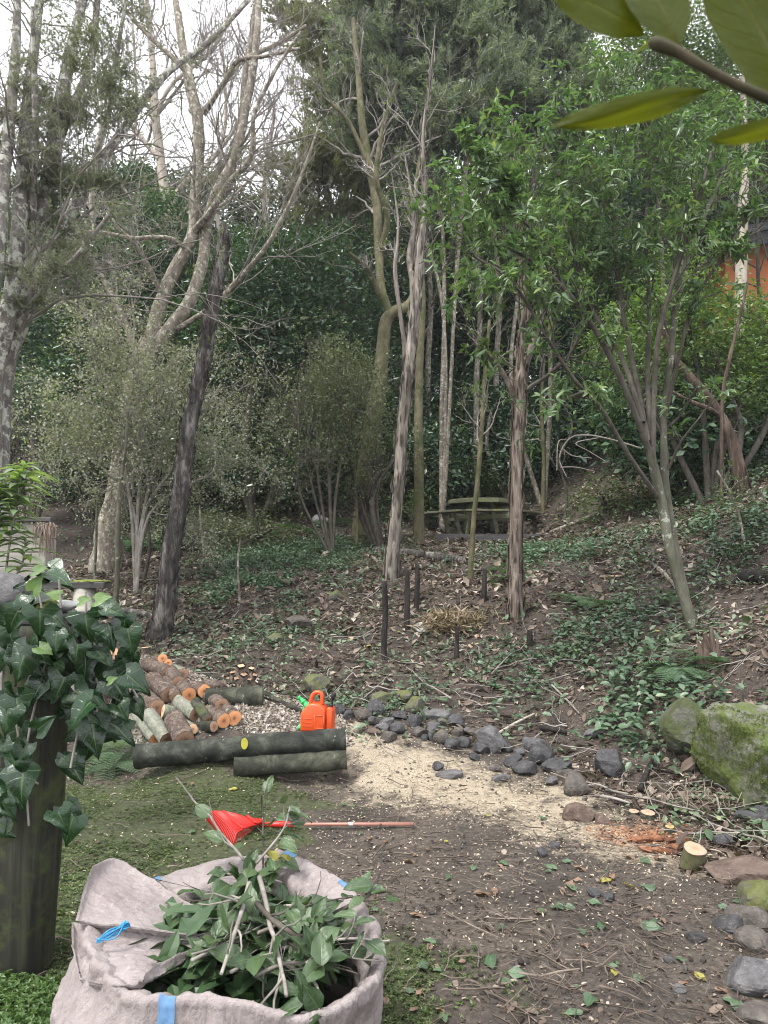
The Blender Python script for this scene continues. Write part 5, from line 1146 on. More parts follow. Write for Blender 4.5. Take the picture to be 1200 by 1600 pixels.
for a in ((1065, 1045, .46, 16, 'large spreading fern on the bank above the boulders'), (1105, 1032, .36, 11, 'smaller fern right of the large spreading one'), (460, 830, .8, 12, 'dark fern on the left of the fern patch uphill'), (520, 818, .7, 11, 'fern beside the pale stone uphill'),
          (400, 835, .8, 10, 'low fern near the board wall'), (215, 852, .95, 12, 'bluish fern at the foot of the big forked trunk'), (255, 850, .8, 10, 'bluish fern between the forked and the snapped trunk'), (800, 905, .5, 9, 'fern behind the reddish trunk'), (785, 890, .45, 8, 'small fern left of the reddish trunk'), (930, 945, .5, 10, 'fern low on the mid bank'), (1060, 935, .45, 9, 'fern growing against the laurel trunk'), (900, 935, .4, 8, 'small fern left of the mid bank fern'), (545, 850, .6, 9, 'fern at the top of the ground cover')):
    fern(*a)
fern(185, 1178, .42, 12, 'pale lacy fern between the ivy post and the firewood', True); fern(205, 1165, .40, 11, 'second pale fern close to the firewood', True); fern(170, 1196, .36, 9, 'low pale fern at the left end of the long log', True)
def tuft(mb, c, rad, n, L, wd, up=.5):
    d = rand_dirs(n)*[1, 1, .6]+[0, 0, up]; leaves(mb, c+rng.normal(size=(n, 3))*np.asarray(rad), nrm(d), rand_dirs(n), L*rng.uniform(.5, 1.3, n), wd)
b = hit(712, 985); mb = MB(); tuft(mb, b+[0, 0, .10], (.17, .12, .06), 700, .16, .010, .1); tuft(mb, b+[0, 0, .06], (.24, .14, .05), 300, .14, .010, -.2)
tag(mb.obj('dead_tussock', M['straw'], None, True, b), 'dried straw coloured tussock heaped on the bank', 'grass clump')
b = hit(1110, 1270); t = Tree('root_tangle', b, 'tangle of pale hanging roots below the mossy boulder', 'roots')
p = np.stack([rng.uniform(-.3, .5, 70), rng.uniform(-.05, .35, 70), rng.uniform(.03, .16, 70)], -1)+b; P, R = shoots(p, np.stack([rng.normal(size=70)*.6, -.5+0*p[:, 0], -.6+0*p[:, 0]], -1), rng.uniform(.15, .35, 70), np.full(70, .004), 8, .35, (0, -.03, -.12), .4); P[..., 2] = np.maximum(P[..., 2], gz(P[..., 0], P[..., 1])+.006); tubes(t.twigs, P, R, 4); t.done('root', twig='root')

# ------------------------------------------------------------------ octagonal picnic table
tb = hit(760, 845); TY = tb[1]; tz = float(np.mean(gz(tb[0]+np.array([-.9, 0, .9, 0]), TY+np.array([.8, 0, .8, 1.4])))); tb = np.array([tb[0], TY+1.0, tz])
o = empty('picnic_table', tb, 'mossy octagonal picnic table with ring of bench planks on the terrace', 'picnic table')
RT, HT, RB, HB = .72, .80, 1.2, .47
def oct_clip(x):  # half depth of an octagon of inradius RT at offset x
    c = RT/math.cos(math.pi/8); return min(RT, RT+RT*math.tan(math.pi/8)-abs(x)) if abs(x) > RT*math.tan(math.pi/8) else RT
nb = 7; wd = 2*RT/nb
for i in range(nb):
    x0 = -RT+i*wd+.006; x1 = x0+wd-.012; h = [oct_clip(x0), oct_clip(x1)]
    V = [(x0, -h[0], HT), (x1, -h[1], HT), (x1, h[1], HT), (x0, h[0], HT)]; V += [(a, b_, c-.045) for a, b_, c in V]
    mb = MB(); mb.add(np.array(V), [(0, 1, 2, 3), (7, 6, 5, 4), (0, 4, 5, 1), (1, 5, 6, 2), (2, 6, 7, 3), (3, 7, 4, 0)])
    link('top_board', mb.mesh('top_board', M['table_wood'], False), (0, 0, 0), o, (0, 0, 1.57))
for i in range(8):
    a = i*math.pi/4+math.pi/8*0; L = 2*(RB)*math.tan(math.pi/8)*1.0
    mb = MB(); bevel_box(mb, (0, 0, 0), (L-.02, .26, .045)); link('seat_plank', mb.mesh('seat_plank', M['table_wood'], False), (math.sin(a)*RB, math.cos(a)*RB, HB), o, (0, 0, -a))
    mb = MB(); bevel_box(mb, (0, 0, 0), (2*RT*math.tan(math.pi/8)+.02, .035, .09)); link('rim_board', mb.mesh('rim_board', M['table_wood'], False), (math.sin(a)*(RT+.02), math.cos(a)*(RT+.02), HT-.062), o, (0, 0, -a))
for i in range(4):
    a = i*math.pi/2+math.pi/4
    for s in (-1, 1):
        mb = MB(); bevel_box(mb, (0, 0, 0), (.05, .09, .56)); R_ = rot_axis((1, 0, 0), -.42)
        link('leg', mb.mesh('leg', M['table_wood'], False), (math.sin(a)*1.02+math.cos(a)*.16*s, math.cos(a)*1.02-math.sin(a)*.16*s, .20), o, (-.42, 0, -a))
    mb = MB(); bevel_box(mb, (0, 0, 0), (.05, .09, .84)); link('upright', mb.mesh('upright', M['table_wood'], False), (math.sin(a)*.42, math.cos(a)*.42, .36), o, (.2, 0, -a))
for a in (math.pi/4, -math.pi/4):
    mb = MB(); bevel_box(mb, (0, 0, 0), (2.3, .045, .10)); link('cross_beam', mb.mesh('cross_beam', M['table_wood'], False), (0, 0, HB-.075-.003*(a > 0)), o, (0, 0, a))
mb = MB(); e0 = hit(690, 848); bevel_box(mb, (0, 0, 0), (2.3, .16, .22)); q = link('timber_edge', mb.mesh('timber_edge', M['plank_dark'], False), (tb[0], TY-.45, float(gz(np.array([tb[0]]), np.array([TY-.45]))[0])+.06)); tag(q, 'dark sleeper edging the terrace below the picnic table', 'sleeper')

# low board wall behind the ground cover
b0 = hit(278, 858); b1 = hit(432, 862); b1[1] = b0[1]+.6
o = empty('board_wall', (b0+b1)/2, 'low dark wall of two boards behind the ground cover', 'low wall')
d = (b1-b0); d[2] = 0; Lw = np.linalg.norm(d); ang = math.atan2(d[1], d[0])
for k in range(2):
    mb = MB(); bevel_box(mb, (0, 0, 0), (Lw, .05, .155)); link('board', mb.mesh('board', M['plank_dark'], False), (0, 0, .16+k*.165), o, (0, 0, ang))
for s in (-.45, 0, .45):
    mb = MB(); bevel_box(mb, (0, 0, 0), (.09, .09, .5)); link('post', mb.mesh('post', M['plank_dark'], False), (math.cos(ang)*Lw*s, math.sin(ang)*Lw*s+.08, .1), o)

# ------------------------------------------------------------------ timber box, cap rail and posts at the left
Yp = 7.6; x0 = at(-30, 850, Yp)[0]; x1 = at(73, 850, Yp)[0]; zt = at(50, 818, Yp)[2]; zb_ = float(gz(np.array([x0]), np.array([Yp]))[0])
o = empty('timber_box', ((x0+x1)/2, Yp, zb_), 'raised planter box of grey horizontal planks at the left edge', 'planter'); ph = .148; nrow = int((zt-zb_)/ph)+1
for k in range(nrow):
    z = zt-zb_-ph*(k+.5)
    mb = MB(); bevel_box(mb, (0, 0, 0), (x1-x0-.05, .05, ph-.008)); link('plank', mb.mesh('plank', M['plank_grey'], False), (-.03, 0, z), o)
    mb = MB(); bevel_box(mb, (0, 0, 0), (.05, .22, ph-.008)); link('plank', mb.mesh('plank', M['plank_grey'], False), ((x1-x0)/2-.035, .14, z), o)
mb = MB(); bevel_box(mb, (0, 0, 0), (.07, .07, zt-zb_+.02)); link('corner_post', mb.mesh('corner_post', M['plank_grey'], False), ((x1-x0)/2-.012, -.035, (zt-zb_)/2), o)
mb = MB(); bevel_box(mb, (0, 0, 0), (x1-x0+.10, .12, .045)); link('cap_board', mb.mesh('cap_board', M['plank_dark'], False), (.02, -.03, zt-zb_+.035), o)
# soil and dead leaves hanging over the box corner
b = at(70, 820, Yp-.10); mb = MB(); n = 34; p = b+rng.normal(size=(n, 3))*[.07, .02, .015]; P, R = shoots(p, np.stack([rng.uniform(-.2, .35, n), -.25+0*p[:, 0], .0+0*p[:, 0]], -1), rng.uniform(.08, .42, n), np.full(n, .009), 8, .12, (0, 0, -.75), .3); tubes(mb, P, R, 4)
tag(mb.obj('dead_leaf_bunch', bark_mat('withered strap leaves', (.07, .05, .038), (.16, .12, .095), (.30, .24, .20), None, 0, 14, .3, .3), None, True, b), 'withered brown strap leaves hanging over the planter corner', 'dead leaves')
# mossy capped post further back
Yq = 6.8; c = at(132, 920, Yq); zb_ = float(gz(np.array([c[0]]), np.array([Yq]))[0]); o = empty('capped_post', (c[0], Yq, zb_), 'short round post under a moss topped dark plank', 'post')
mb = MB(); h = c[2]-zb_; tubes(mb, np.array([[0, 0, -.2], [0, 0, h*.5], [0, 0, h+.005]]), np.array([.10, .10, .098]), 18, 0, True); link('round_post', mb.mesh('round_post', M['plank_grey']), (0, 0, 0), o)
pw_ = (168-62)/FPX*Yq; mb = MB(); bevel_box(mb, (0, 0, 0), (pw_, .2, .058)); link('plank', mb.mesh('plank', M['plank_dark'], False), (at(115, 915, Yq)[0]-c[0], 0, h+.034), o)
mb = MB(); mv, mf = ICO3; w_ = mv*np.array([.17, .09, .018])*(1+.3*vnoise(mv, 4, 3)[:, None])+[at(142, 915, Yq)[0]-c[0], -.01, h+.066]; mb.add(w_, mf); link('moss', mb.mesh('moss', M['moss_clump']), (0, 0, 0), o)
# ivy post with cap rail
Yi = 3.12; bx = at(40, 1200, Yi)[0]; base = gp(bx, Yi); top = at(40, 975, Yi)[2]
post = empty('ivy_post', base, 'thick dark round post overgrown with ivy at the left edge', 'post')
mb = MB(); n = 30; zz = np.linspace(-.2, top-base[2], n); px_ = np.stack([.0*zz+.012*np.sin(zz*2)+.03*(zz/1.4), 0*zz, zz], -1); tubes(mb, px_, np.full(n, 48/FPX*Yi), 28, 0, True, .03, 5); link('shaft', mb.mesh('shaft', M['post']), (0, 0, 0), post)
xr = at(134, 965, Yi-.05)[0]; xl = at(-60, 965, Yi-.05)[0]
mb = MB(); bevel_box(mb, (0, 0, 0), (xr-xl, .24, .046), b=.008); q = link('cap_rail', mb.mesh('cap_rail', M['plank_dark'], False), ((xr+xl)/2-base[0], 0, top-base[2]+.0235), post)
mb = MB(); v, f = rock_shape(5); mb.add(v*[.10, .07, .028]+at(92, 948, Yi), f); tag(mb.obj('stone', M['white_stone'], None, True, at(92, 955, Yi)), 'flat pale stone lying on the cap rail', 'stone')
mb = MB(); w_ = mv*np.array([.055, .06, .034])*(1+.35*vnoise(mv, 5, 3)[:, None])+at(76, 948, Yi-.03); mb.add(w_, mf); tag(mb.obj('moss_cushion', M['moss_clump'], None, True, at(76, 956, Yi)), 'bright green moss cushion on the cap rail', 'moss')
mb = MB(); v, f = rock_shape(15); mb.add(v*[.15, .11, .085]+at(10, 925, Yi+.02), f); tag(mb.obj('stone', M['rock_grey'], None, True, at(10, 955, Yi)), 'big lichened stone at the left end of the cap rail', 'stone')
# fallback rail behind: short second plank under the leaves
# ivy
ivy_w = pw((0, .34), (.10, .60), (.2, .63), (.32, .47), (.45, .36), (.62, .26), (.8, .14), (.92, .06), (1, .004))
ivy_w2 = pw((0, .30), (.14, .50), (.3, .50), (.5, .38), (.7, .23), (.88, .09), (1, .004))
IVY = [blade_mesh('leaf', M['ivy'], f_, 13, fo, dr, ri, si, sd) for f_, fo, dr, ri, si, sd in ((ivy_w, .3, .34, .05, .26, 1), (ivy_w, -.25, .45, .06, .3, 2), (ivy_w2, .35, .3, .05, .22, 3), (ivy_w2, -.2, .5, .05, .25, 4))]
IVYY = blade_mesh('leaf', M['ivy_young'], ivy_w2, 9, .2, .2, .03, .2, 5)
ivy = empty('ivy', gp(bx+.05, Yi-.2), 'glossy dark ivy cascading over the post and cap rail', 'ivy plant'); ib = np.array(ivy.location)
def zi(u, v): return u/4.573, 930+v/4.573
_iv = [(85, 190, 200, -115, 0), (285, 200, 190, -85, 0), (130, 500, 245, -115, 1), (300, 430, 190, -60, 0), (400, 330, 190, -80, 2), (420, 190, 150, -40, 1), (620, 240, 210, -80, 0), (690, 160, 150, 10, 2), (800, 280, 170, -60, 1), (930, 330, 220, -75, 2), (610, 520, 200, -80, 0),
       (740, 440, 190, -30, 2), (430, 670, 190, -100, 1), (600, 720, 210, -20, 0), (860, 690, 260, -50, 0), (980, 620, 250, -30, 2), (870, 840, 170, -60, 1), (860, 960, 230, -25, 2), (670, 1000, 260, -70, 0), (550, 960, 200, -160, 3), (560, 850, 230, -140, 2), (130, 830, 250, -75, 0), (170, 700, 160, -90, 3),
       (320, 920, 150, 35, 2), (100, 1000, 220, -110, 3), (150, 1130, 170, -120, 2), (90, 1260, 170, -100, 1), (20, 1330, 160, -80, 3), (150, 1390, 240, -85, 0), (40, 1540, 190, -60, 1), (520, 1230, 200, -60, 3), (820, 110, 150, -15, 2), (30, 900, 180, -100, 1), (30, 420, 200, -120, 3), (220, 330, 160, -120, 3),
       (505, 330, 170, -90, 3), (680, 640, 170, -70, 3), (780, 560, 170, -100, 3), (930, 470, 170, -40, 3), (1000, 790, 150, -50, 3), (640, 870, 160, -30, 1), (740, 930, 160, -110, 3), (500, 1180, 150, -20, 3), (60, 1120, 170, -70, 3), (520, 1560, 170, -40, 3), (480, 1680, 200, -110, 3), (450, 1620, 160, -60, 1), (40, 660, 170, -110, 3), (20, 240, 180, -100, 3), (880, 200, 140, -100, 3), (200, 560, 150, -60, 3), (540, 420, 150, -100, 1), (820, 760, 150, -120, 3), (720, 760, 150, -30, 1)]
for i, (u, v, s, a, k) in enumerate(_iv):
    px, py = zi(u, v); back = .16 if k == 3 else 0
    Yv = Yi-.28+back+rng.uniform(-.04, .05)+(.12 if u > 560 else 0); L = s/4.573/FPX*Yv*rng.uniform(.8, 1.15)
    ar = math.radians(a); tip = np.array([math.cos(ar), rng.uniform(-.45, .0), math.sin(ar)]); nn = nrm(np.array([rng.normal()*.35+(.2 if u > 600 else 0), -.75, rng.uniform(.25, .95)]))
    mid = at(px, py, Yv); tipn = nrm(tip); link('leaf', IVY[k if k < 3 else 3], parent=ivy, M=frameM(mid-tipn*L*.45-ib, tipn, nn, (L*.95, L, L)))
poly_ = [(0, 960), (60, 955), (140, 985), (205, 1000), (225, 1060), (205, 1130), (150, 1190), (112, 1130), (95, 1050), (40, 1120), (50, 1300), (0, 1330)]
for i in range(75):
    for _ in range(50):
        px = rng.uniform(-10, 230); py = rng.uniform(985, 1330)
        if poly_in(np.array([px]), np.array([py]), poly_)[0]: break
    Yv = Yi-.16+rng.uniform(-.07, .05)+(.1 if px > 110 else 0); L = rng.uniform(24, 46)/FPX*Yv; ar = math.radians(rng.uniform(-150, -20)); tip = nrm(np.array([math.cos(ar), rng.uniform(-.5, .2), math.sin(ar)]))
    link('leaf', IVY[i % 4], parent=ivy, M=frameM(at(px, py, Yv)-tip*L*.45-ib, tip, nrm(np.array([rng.normal()*.5, -.8, rng.uniform(.1, .9)])), (L, L, L)))
for px, py, s, a in ((52, 908, 46, 170), (90, 900, 50, -20), (40, 930, 46, -150), (62, 890, 30, 60), (15, 940, 40, -120), (165, 948, 28, -10), (175, 958, 32, 15)):
    Yv = Yi-.12+rng.uniform(-.05, .05); L = s/FPX*Yv*1.1; ar = math.radians(a); tip = nrm(np.array([math.cos(ar), -.35, math.sin(ar)*.5])); mid = at(px, py, Yv)
    link('leaf', IVY[rng.integers(0, 3)], parent=ivy, M=frameM(mid-tip*L*.45-ib, tip, nrm(np.array([rng.normal()*.2, -.45, 1.0])), (L, L, L)))
for px, py, s, a in ((57, 912, 26, 60), (62, 890, 20, 20), (132, 938, 18, 20), (175, 1062, 14, 30), (70, 1015, 22, -20), (82, 928, 18, 160), (160, 935, 24, 20)):
    Yv = Yi-.3; L = s/FPX*Yv*1.2; ar = math.radians(a); tip = nrm(np.array([math.cos(ar), -.2, math.sin(ar)])); link('young_leaf', IVYY, parent=ivy, M=frameM(at(px, py, Yv)-tip*L*.45-ib, tip, nrm(np.array([.2, -.7, .7])), L))
mb = MB()
for pts in ([(60, 965), (75, 1010), (60, 1080), (40, 1180), (45, 1290)], [(100, 970), (125, 1010), (150, 1060), (165, 1110), (150, 1160)], [(125, 970), (170, 985), (200, 1010)], [(115, 1030), (130, 1090), (110, 1200)], [(65, 950), (58, 905)], [(95, 950), (92, 905)], [(135, 960), (134, 925)], [(20, 1100), (35, 1180), (50, 1215), (30, 1260)], [(140, 1000), (190, 1050), (215, 1090)], [(45, 1170), (40, 1210), (60, 1225)]):
    q = smooth_path([at(x, y, Yi-.17+(.08 if x > 120 else 0)) for x, y in pts], 12); tubes(mb, q, np.full(12, .0045), 5)
mb.obj('stem', M['twig'], ivy, True, ib)
# lance leaved plant
LN = blade_mesh('leaf', M['lance'], pw((0, .02), (.2, .12), (.45, .15), (.75, .10), (1, .004)), 9, .3, .75, .02, 0, 8)
b = gp(at(8, 900, 4.3)[0], 4.3); pl = empty('lance_leaf_plant', b, 'tall plant with drooping pale lance leaves in front of the planter box', 'plant'); mb = MB()
for pts, n in (([(5, 1000), (10, 890), (20, 820), (30, 760), (38, 722)], 46), ([(-20, 1000), (-12, 880), (-2, 800), (8, 760)], 34), ([(-6, 950), (-2, 860), (0, 790), (4, 740)], 30), ([(12, 960), (35, 880), (40, 840)], 16)):
    w_ = [b-[0, 0, .05]]+[at(x, y, 4.3) for x, y in pts]; q = smooth_path(w_, 30); tubes(mb, q, np.linspace(.010, .004, 30), 6)
    for i in range(n):
        f = 15+int(14*(i/n)**.8); a = i*2.4; L = (.165 if i < n-6 else .09)*rng.uniform(.8, 1.15); out = np.array([math.cos(a), math.sin(a), .55+.5*(i > n-6)])
        link('leaf', LN, parent=pl, M=frameM(q[f]-b, nrm(out), np.array([0, 0, 1.0])+.01, L))
mb.obj('stem', M['twig'], pl, True, b)

# ------------------------------------------------------------------ fuel can
Yc = 6.02; cb = at(496, 1141, Yc); ca = math.radians(-8)
can = empty('fuel_can', cb, 'orange twin tank fuel can with green spout standing on the long log', 'fuel can'); can.rotation_euler = (0, 0, ca)
def extr(profile, depth, bev, y0=0.0, seg=2):
    bm = bmesh.new(); vs = [bm.verts.new((x, y0-depth/2, z)) for x, z in profile]; f = bm.faces.new(vs); r = bmesh.ops.extrude_face_region(bm, geom=[f])
    bmesh.ops.translate(bm, verts=[e for e in r['geom'] if isinstance(e, bmesh.types.BMVert)], vec=(0, depth, 0)); bmesh.ops.recalc_face_normals(bm, faces=bm.faces)
    bmesh.ops.bevel(bm, geom=list(bm.edges)+list(bm.verts), offset=bev, segments=seg, profile=.5, affect='EDGES', clamp_overlap=True); return bm
def bm_obj(bm, name, mat, parent, smooth=True):
    me = bpy.data.meshes.new(name); bm.to_mesh(me); bm.free(); me.materials.append(mat)
    for p in me.polygons: p.use_smooth = smooth
    o_ = bpy.data.objects.new(name, me); COL.objects.link(o_); o_.parent = parent; return o_
bm_obj(extr([(-.128, 0), (.075, 0), (.078, .16), (.058, .19), (.03, .215), (-.035, .222), (-.075, .205), (-.122, .145)], .15, .016), 'main_tank', M['can_red'], can)
bm_obj(extr([(.086, .004), (.132, .004), (.134, .165), (.118, .188), (.092, .19), (.086, .175)], .135, .014), 'side_tank', M['can_red'], can)
bm_obj(extr([(.07, .02), (.095, .02), (.095, .05), (.07, .05)], .09, .004), 'tank_bridge', M['can_red'], can)
mb = MB(); q = smooth_path([(-.062, 0, .19), (-.048, 0, .255), (-.026, 0, .292), (.012, 0, .298), (.034, 0, .275), (.036, 0, .21)], 22)
Pq = q; tubes(mb, Pq, np.full(22, .0165), 10); mb.mesh; o_ = link('handle', mb.mesh('handle', M['can_red']), (0, 0, 0), can, None, (1, 1.35, 1))
for a_, b__ in (((-.005, .03), (.068, .13)),):
    for (xa, za, xb, zb2) in ((a_[0], a_[1], b__[0], a_[1]), (b__[0], a_[1], b__[0], b__[1]), (b__[0], b__[1], a_[0], b__[1]), (a_[0], b__[1], a_[0], a_[1])):
        mb = MB(); tubes(mb, np.array([[xa, -.076, za], [(xa+xb)/2, -.076, (za+zb2)/2], [xb, -.076, zb2]]), np.full(3, .004), 6, 0, True); link('panel_rib', mb.mesh('panel_rib', M['can_red']), (0, 0, 0), can)
for z in (.045, .075, .105):
    mb = MB(); tubes(mb, np.array([[-.11, -.076, z], [-.07, -.077, z], [-.025, -.076, z]]), np.full(3, .0022), 6, 0, True); link('level_mark', mb.mesh('level_mark', M['can_red']), (0, 0, 0), can)
mb = MB(); s = smooth_path([(-.085, -.0, .188, .026), (-.094, 0, .200, .026), (-.100, 0, .206, .019), (-.112, 0, .218, .019), (-.114, 0, .22, .023), (-.122, 0, .227, .023), (-.125, 0, .23, .015), (-.146, 0, .248, .011), (-.152, 0, .252, .017), (-.160, 0, .258, .016)], 24); tubes(mb, s[:, :3], s[:, 3], 14, 0, True); link('spout', mb.mesh('spout', M['can_green']), (0, 0, 0), can)
mb = MB(); q = smooth_path([(-.108, -.02, .185), (-.118, -.03, .13), (-.126, -.03, .08), (-.135, -.02, .035)], 12); tubes(mb, q, np.full(12, .006), 6); link('strap', mb.mesh('strap', M['can_green']), (0, 0, 0), can)
mb = MB(); tubes(mb, np.array([[-.132, -.045, .024], [-.134, -.02, .024], [-.136, .0, .024]]), np.array([.021, .023, .020]), 16, 0, True); tubes(mb, np.array([[-.132, -.052, .024], [-.132, -.049, .024], [-.132, -.044, .024]]), np.array([.010, .011, .011]), 12, 0, True); link('cap', mb.mesh('cap', M['can_green']), (0, 0, 0), can)
mb = MB(); s = smooth_path([(.108, 0, .185, .017), (.112, 0, .205, .017), (.114, 0, .21, .011), (.122, 0, .245, .011), (.124, 0, .25, .017), (.130, 0, .275, .019), (.134, 0, .30, .016)], 18); tubes(mb, s[:, :3], s[:, 3], 12, 0, True); link('funnel', mb.mesh('funnel', M['black_plastic']), (0, 0, 0), can)

# ------------------------------------------------------------------ rake
h0 = hit(435, 1296); rk = empty('rake', h0, 'red plastic leaf rake lying on the moss with its handle pointing right', 'rake'); r0 = np.array(rk.location)
e1 = hit(646, 1294); mb = MB(); hd = nrm(e1-h0); tubes(mb, np.array([h0+[0, 0, .03], (h0+e1)/2+[0, 0, .028], e1+[0, 0, .025]]), np.full(3, .0105), 12, 0, True); mb.obj('handle', M['rake_handle'], rk, True, r0)
mb = MB(); tubes(mb, np.array([h0+hd*.44+[0, 0, .0295], h0+hd*.455+[0, 0, .0295], h0+hd*.47+[0, 0, .0295]]), np.full(3, .0118), 12, 0, True); mb.obj('band', M['white_paint'], rk, True, r0)
mb = MB(); tubes(mb, np.array([h0+hd*-.12+[0, 0, .03], h0+[0, 0, .031], h0+hd*.09+[0, 0, .03]]), np.array([.012, .019, .016]), 10, 0, True); mb.obj('socket', M['rake_red'], rk, True, r0)
# fan: root at h0, tine tips along a line at the left
tip_l = hit(330, 1283)+[0, 0, .03]; tip_r = hit(368, 1319)+[0, 0, .03]; NT = 21
root = h0-hd*.08+[0, 0, .04]
for i in range(NT):
    f = i/(NT-1); tip = tip_l*(1-f)+tip_r*f; d = tip-root; sd = nrm(np.cross(d, [0, 0, 1])); st = root+d*.12+sd*(f-.5)*.04
    p = [st, root+d*.5+[0, 0, .03], root+d*.9+[0, 0, .035], tip+[0, 0, .022], tip-nrm(d)*(-.03)-[0, 0, .03]]
    mb = MB(); q = smooth_path(p, 12); tubes(mb, q, np.full(12, .0048), 6, 0, True); mb.obj('tine', M['rake_red'], rk, True, r0)
for fr in (.33, .78):
    mb = MB(); q = np.array([root+((tip_l*(1-f)+tip_r*f)-root)*fr+[0, 0, .030+.012*(fr > .5)] for f in np.linspace(-.01, 1.01, 14)]); tubes(mb, q, np.full(14, .008), 6, 0, True); mb.obj('cross_bar', M['rake_red'], rk, True, r0)
# webbed plate between the tines near the socket
V = []; 
for fr in (.06, .2, .33):
    for f in np.linspace(0, 1, 12): V.append(root+((tip_l*(1-f)+tip_r*f)-root)*fr+[0, 0, .022])
V = np.array(V); n = len(V); V2 = np.vstack([V, V-[0, 0, .006]]); F = [(i*12+j, i*12+j+1, (i+1)*12+j+1, (i+1)*12+j) for i in range(2) for j in range(11)]; mb = MB(); mb.add(V2, F+[tuple(n+x for x in f[::-1]) for f in F]); mb.obj('web', M['rake_red'], rk, False, r0)
# the far half of the fan, seen through the leaves
tip_l2 = hit(405, 1281)+[0, 0, .03]

# ------------------------------------------------------------------ the woven bag of cuttings
g = G('woven bag cloth'); o3 = g.coord((1, 1, 1), False); uvn = g.n('TexCoord').outputs['UV']
su = g.n('SeparateXYZ', {0: uvn})
wv = g.math('MULTIPLY', g.math('SINE', g.math('MULTIPLY', su.outputs[0], 1900.0)), g.math('SINE', g.math('MULTIPLY', su.outputs[1], 700.0)))
n1 = g.noise(o3, 6, 5, .6); n2 = g.noise(o3, 26, 6, .7, 1.2); n3 = g.noise(g.coord((1, 1, 5), False), 60, 3, .6)
c = g.ramp(n1, [(.3, (.235, .20, .192)), (.55, (.315, .275, .265)), (.75, (.375, .335, .325))]); c = g.mix(g.ramp(n2, [(.30, .55), (.45, 0.0)]), c, (.15, .12, .108)); c = g.mix(g.math('MULTIPLY', n3, .3), c, (.32, .285, .275)); n5 = g.noise(g.coord((.12, 1, 1), False), 55, 4, .7); c = g.mix(g.ramp(n5, [(.3, .45), (.5, 0.0)]), c, (.17, .14, .13)); n6 = g.noise(g.coord((1, .5, .1), False), 45, 4, .7); c = g.mix(g.ramp(n6, [(.55, 0.0), (.75, .5)]), c, (.46, .43, .42))
n4 = g.math('MULTIPLY', g.math('ADD', g.noise(g.coord((1, 1, 1), False), 14, 3, .5, 1.5), g.noise(g.coord((1, 2, .5), False), 30, 3, .5, 2.5)), .5); h = g.math('ADD', g.math('MULTIPLY', g.math('ABSOLUTE', g.math('SUBTRACT', n4, .5)), 1.6), g.math('MULTIPLY', wv, .012))
M['bag'] = g.done(c, .8, g.bump(h, .8, .012), .2, .1)
M['bag_blue'] = flat_mat('blue woven stripe', (.10, .20, .34), .7, .3, .18, 40, .3)
def relax(S, wrap, su, sv, iters, pin, target, push=None, stiff=.45, bend=.25, pull=.02):
    """lets a cloth grid that has more cloth than room buckle into folds (position based)"""
    X = S.copy()
    def rest(k, ax): 
        d = np.roll(S, -k, ax)-S; return np.linalg.norm(d, axis=-1)*(su if ax == 0 else sv)
    cons = [(1, 0, rest(1, 0), stiff), (1, 1, rest(1, 1), stiff), (2, 0, rest(2, 0), bend), (2, 1, rest(2, 1), bend), (5, 0, rest(5, 0), bend*.4), (5, 1, rest(5, 1), bend*.4)]
    dg = [np.linalg.norm(np.roll(np.roll(S, -1, 0), -j, 1)-S, axis=-1)*(su+sv)/2 for j in (1, -1)]
    for it in range(iters):
        C = np.zeros_like(X)
        for k, ax, r0, st in cons:
            d = np.roll(X, -k, ax)-X; L = np.linalg.norm(d, axis=-1); m = (L-r0)/np.maximum(L, 1e-9)*st*.5
            if not (ax == 0 and wrap):
                if ax == 0: m[-k:] = 0
                else: m[:, -k:] = 0
            c = d*m[..., None]; C += c; C -= np.roll(c, k, ax)
        for j, r0 in zip((1, -1), dg):
            d = np.roll(np.roll(X, -1, 0), -j, 1)-X; L = np.linalg.norm(d, axis=-1); m = (L-r0)/np.maximum(L, 1e-9)*.12
            if not wrap: m[-1:] = 0
            if j == 1: m[:, -1:] = 0
            else: m[:, :1] = 0
            c = d*m[..., None]; C += c; C -= np.roll(np.roll(c, 1, 0), j, 1)
        X = X+C*.55; X = X+(target-X)*pull
        X[..., 2] -= .00035
        if push is not None: X = push(X)
        X = X*(1-pin[..., None])+target*pin[..., None]
    return X
RIM = [(590, 1478, 2.48), (572, 1420, 2.64), (545, 1380, 2.80), (495, 1345, 2.98), (440, 1322, 3.1), (408, 1328, 3.1), (330, 1338, 3.06), (245, 1365, 2.98), (165, 1395, 2.82), (140, 1445, 2.5), (165, 1500, 2.3), (220, 1540, 2.18), (300, 1541, 2.15), (380, 1549, 2.14), (462, 1570, 2.12), (515, 1560, 2.17), (555, 1535, 2.26), (585, 1510, 2.38)]
rim = np.array([at(*p) for p in RIM]); nT = 330; cl = np.vstack([rim[-2:], rim, rim[:3]]); rp = smooth_path(cl, 3000); 
tt = np.linspace(0, len(cl)-1, 3000); rp = rp[(tt >= 2) & (tt < 2+len(rim))]; rp = rp[np.linspace(0, len(rp)-1, nT, endpoint=False).astype(int)]
cen = np.array([-.535, 2.60, 0]); dirv = rp-cen; dirv[:, 2] = 0; thet = np.unwrap(np.arctan2(dirv[:, 1], dirv[:, 0])); out = nrm(dirv)
def ell(a, rx, ry): return np.stack([np.cos(a)*rx, np.sin(a)*ry, 0*a], -1)
rings = []; vv = []; NO = 36
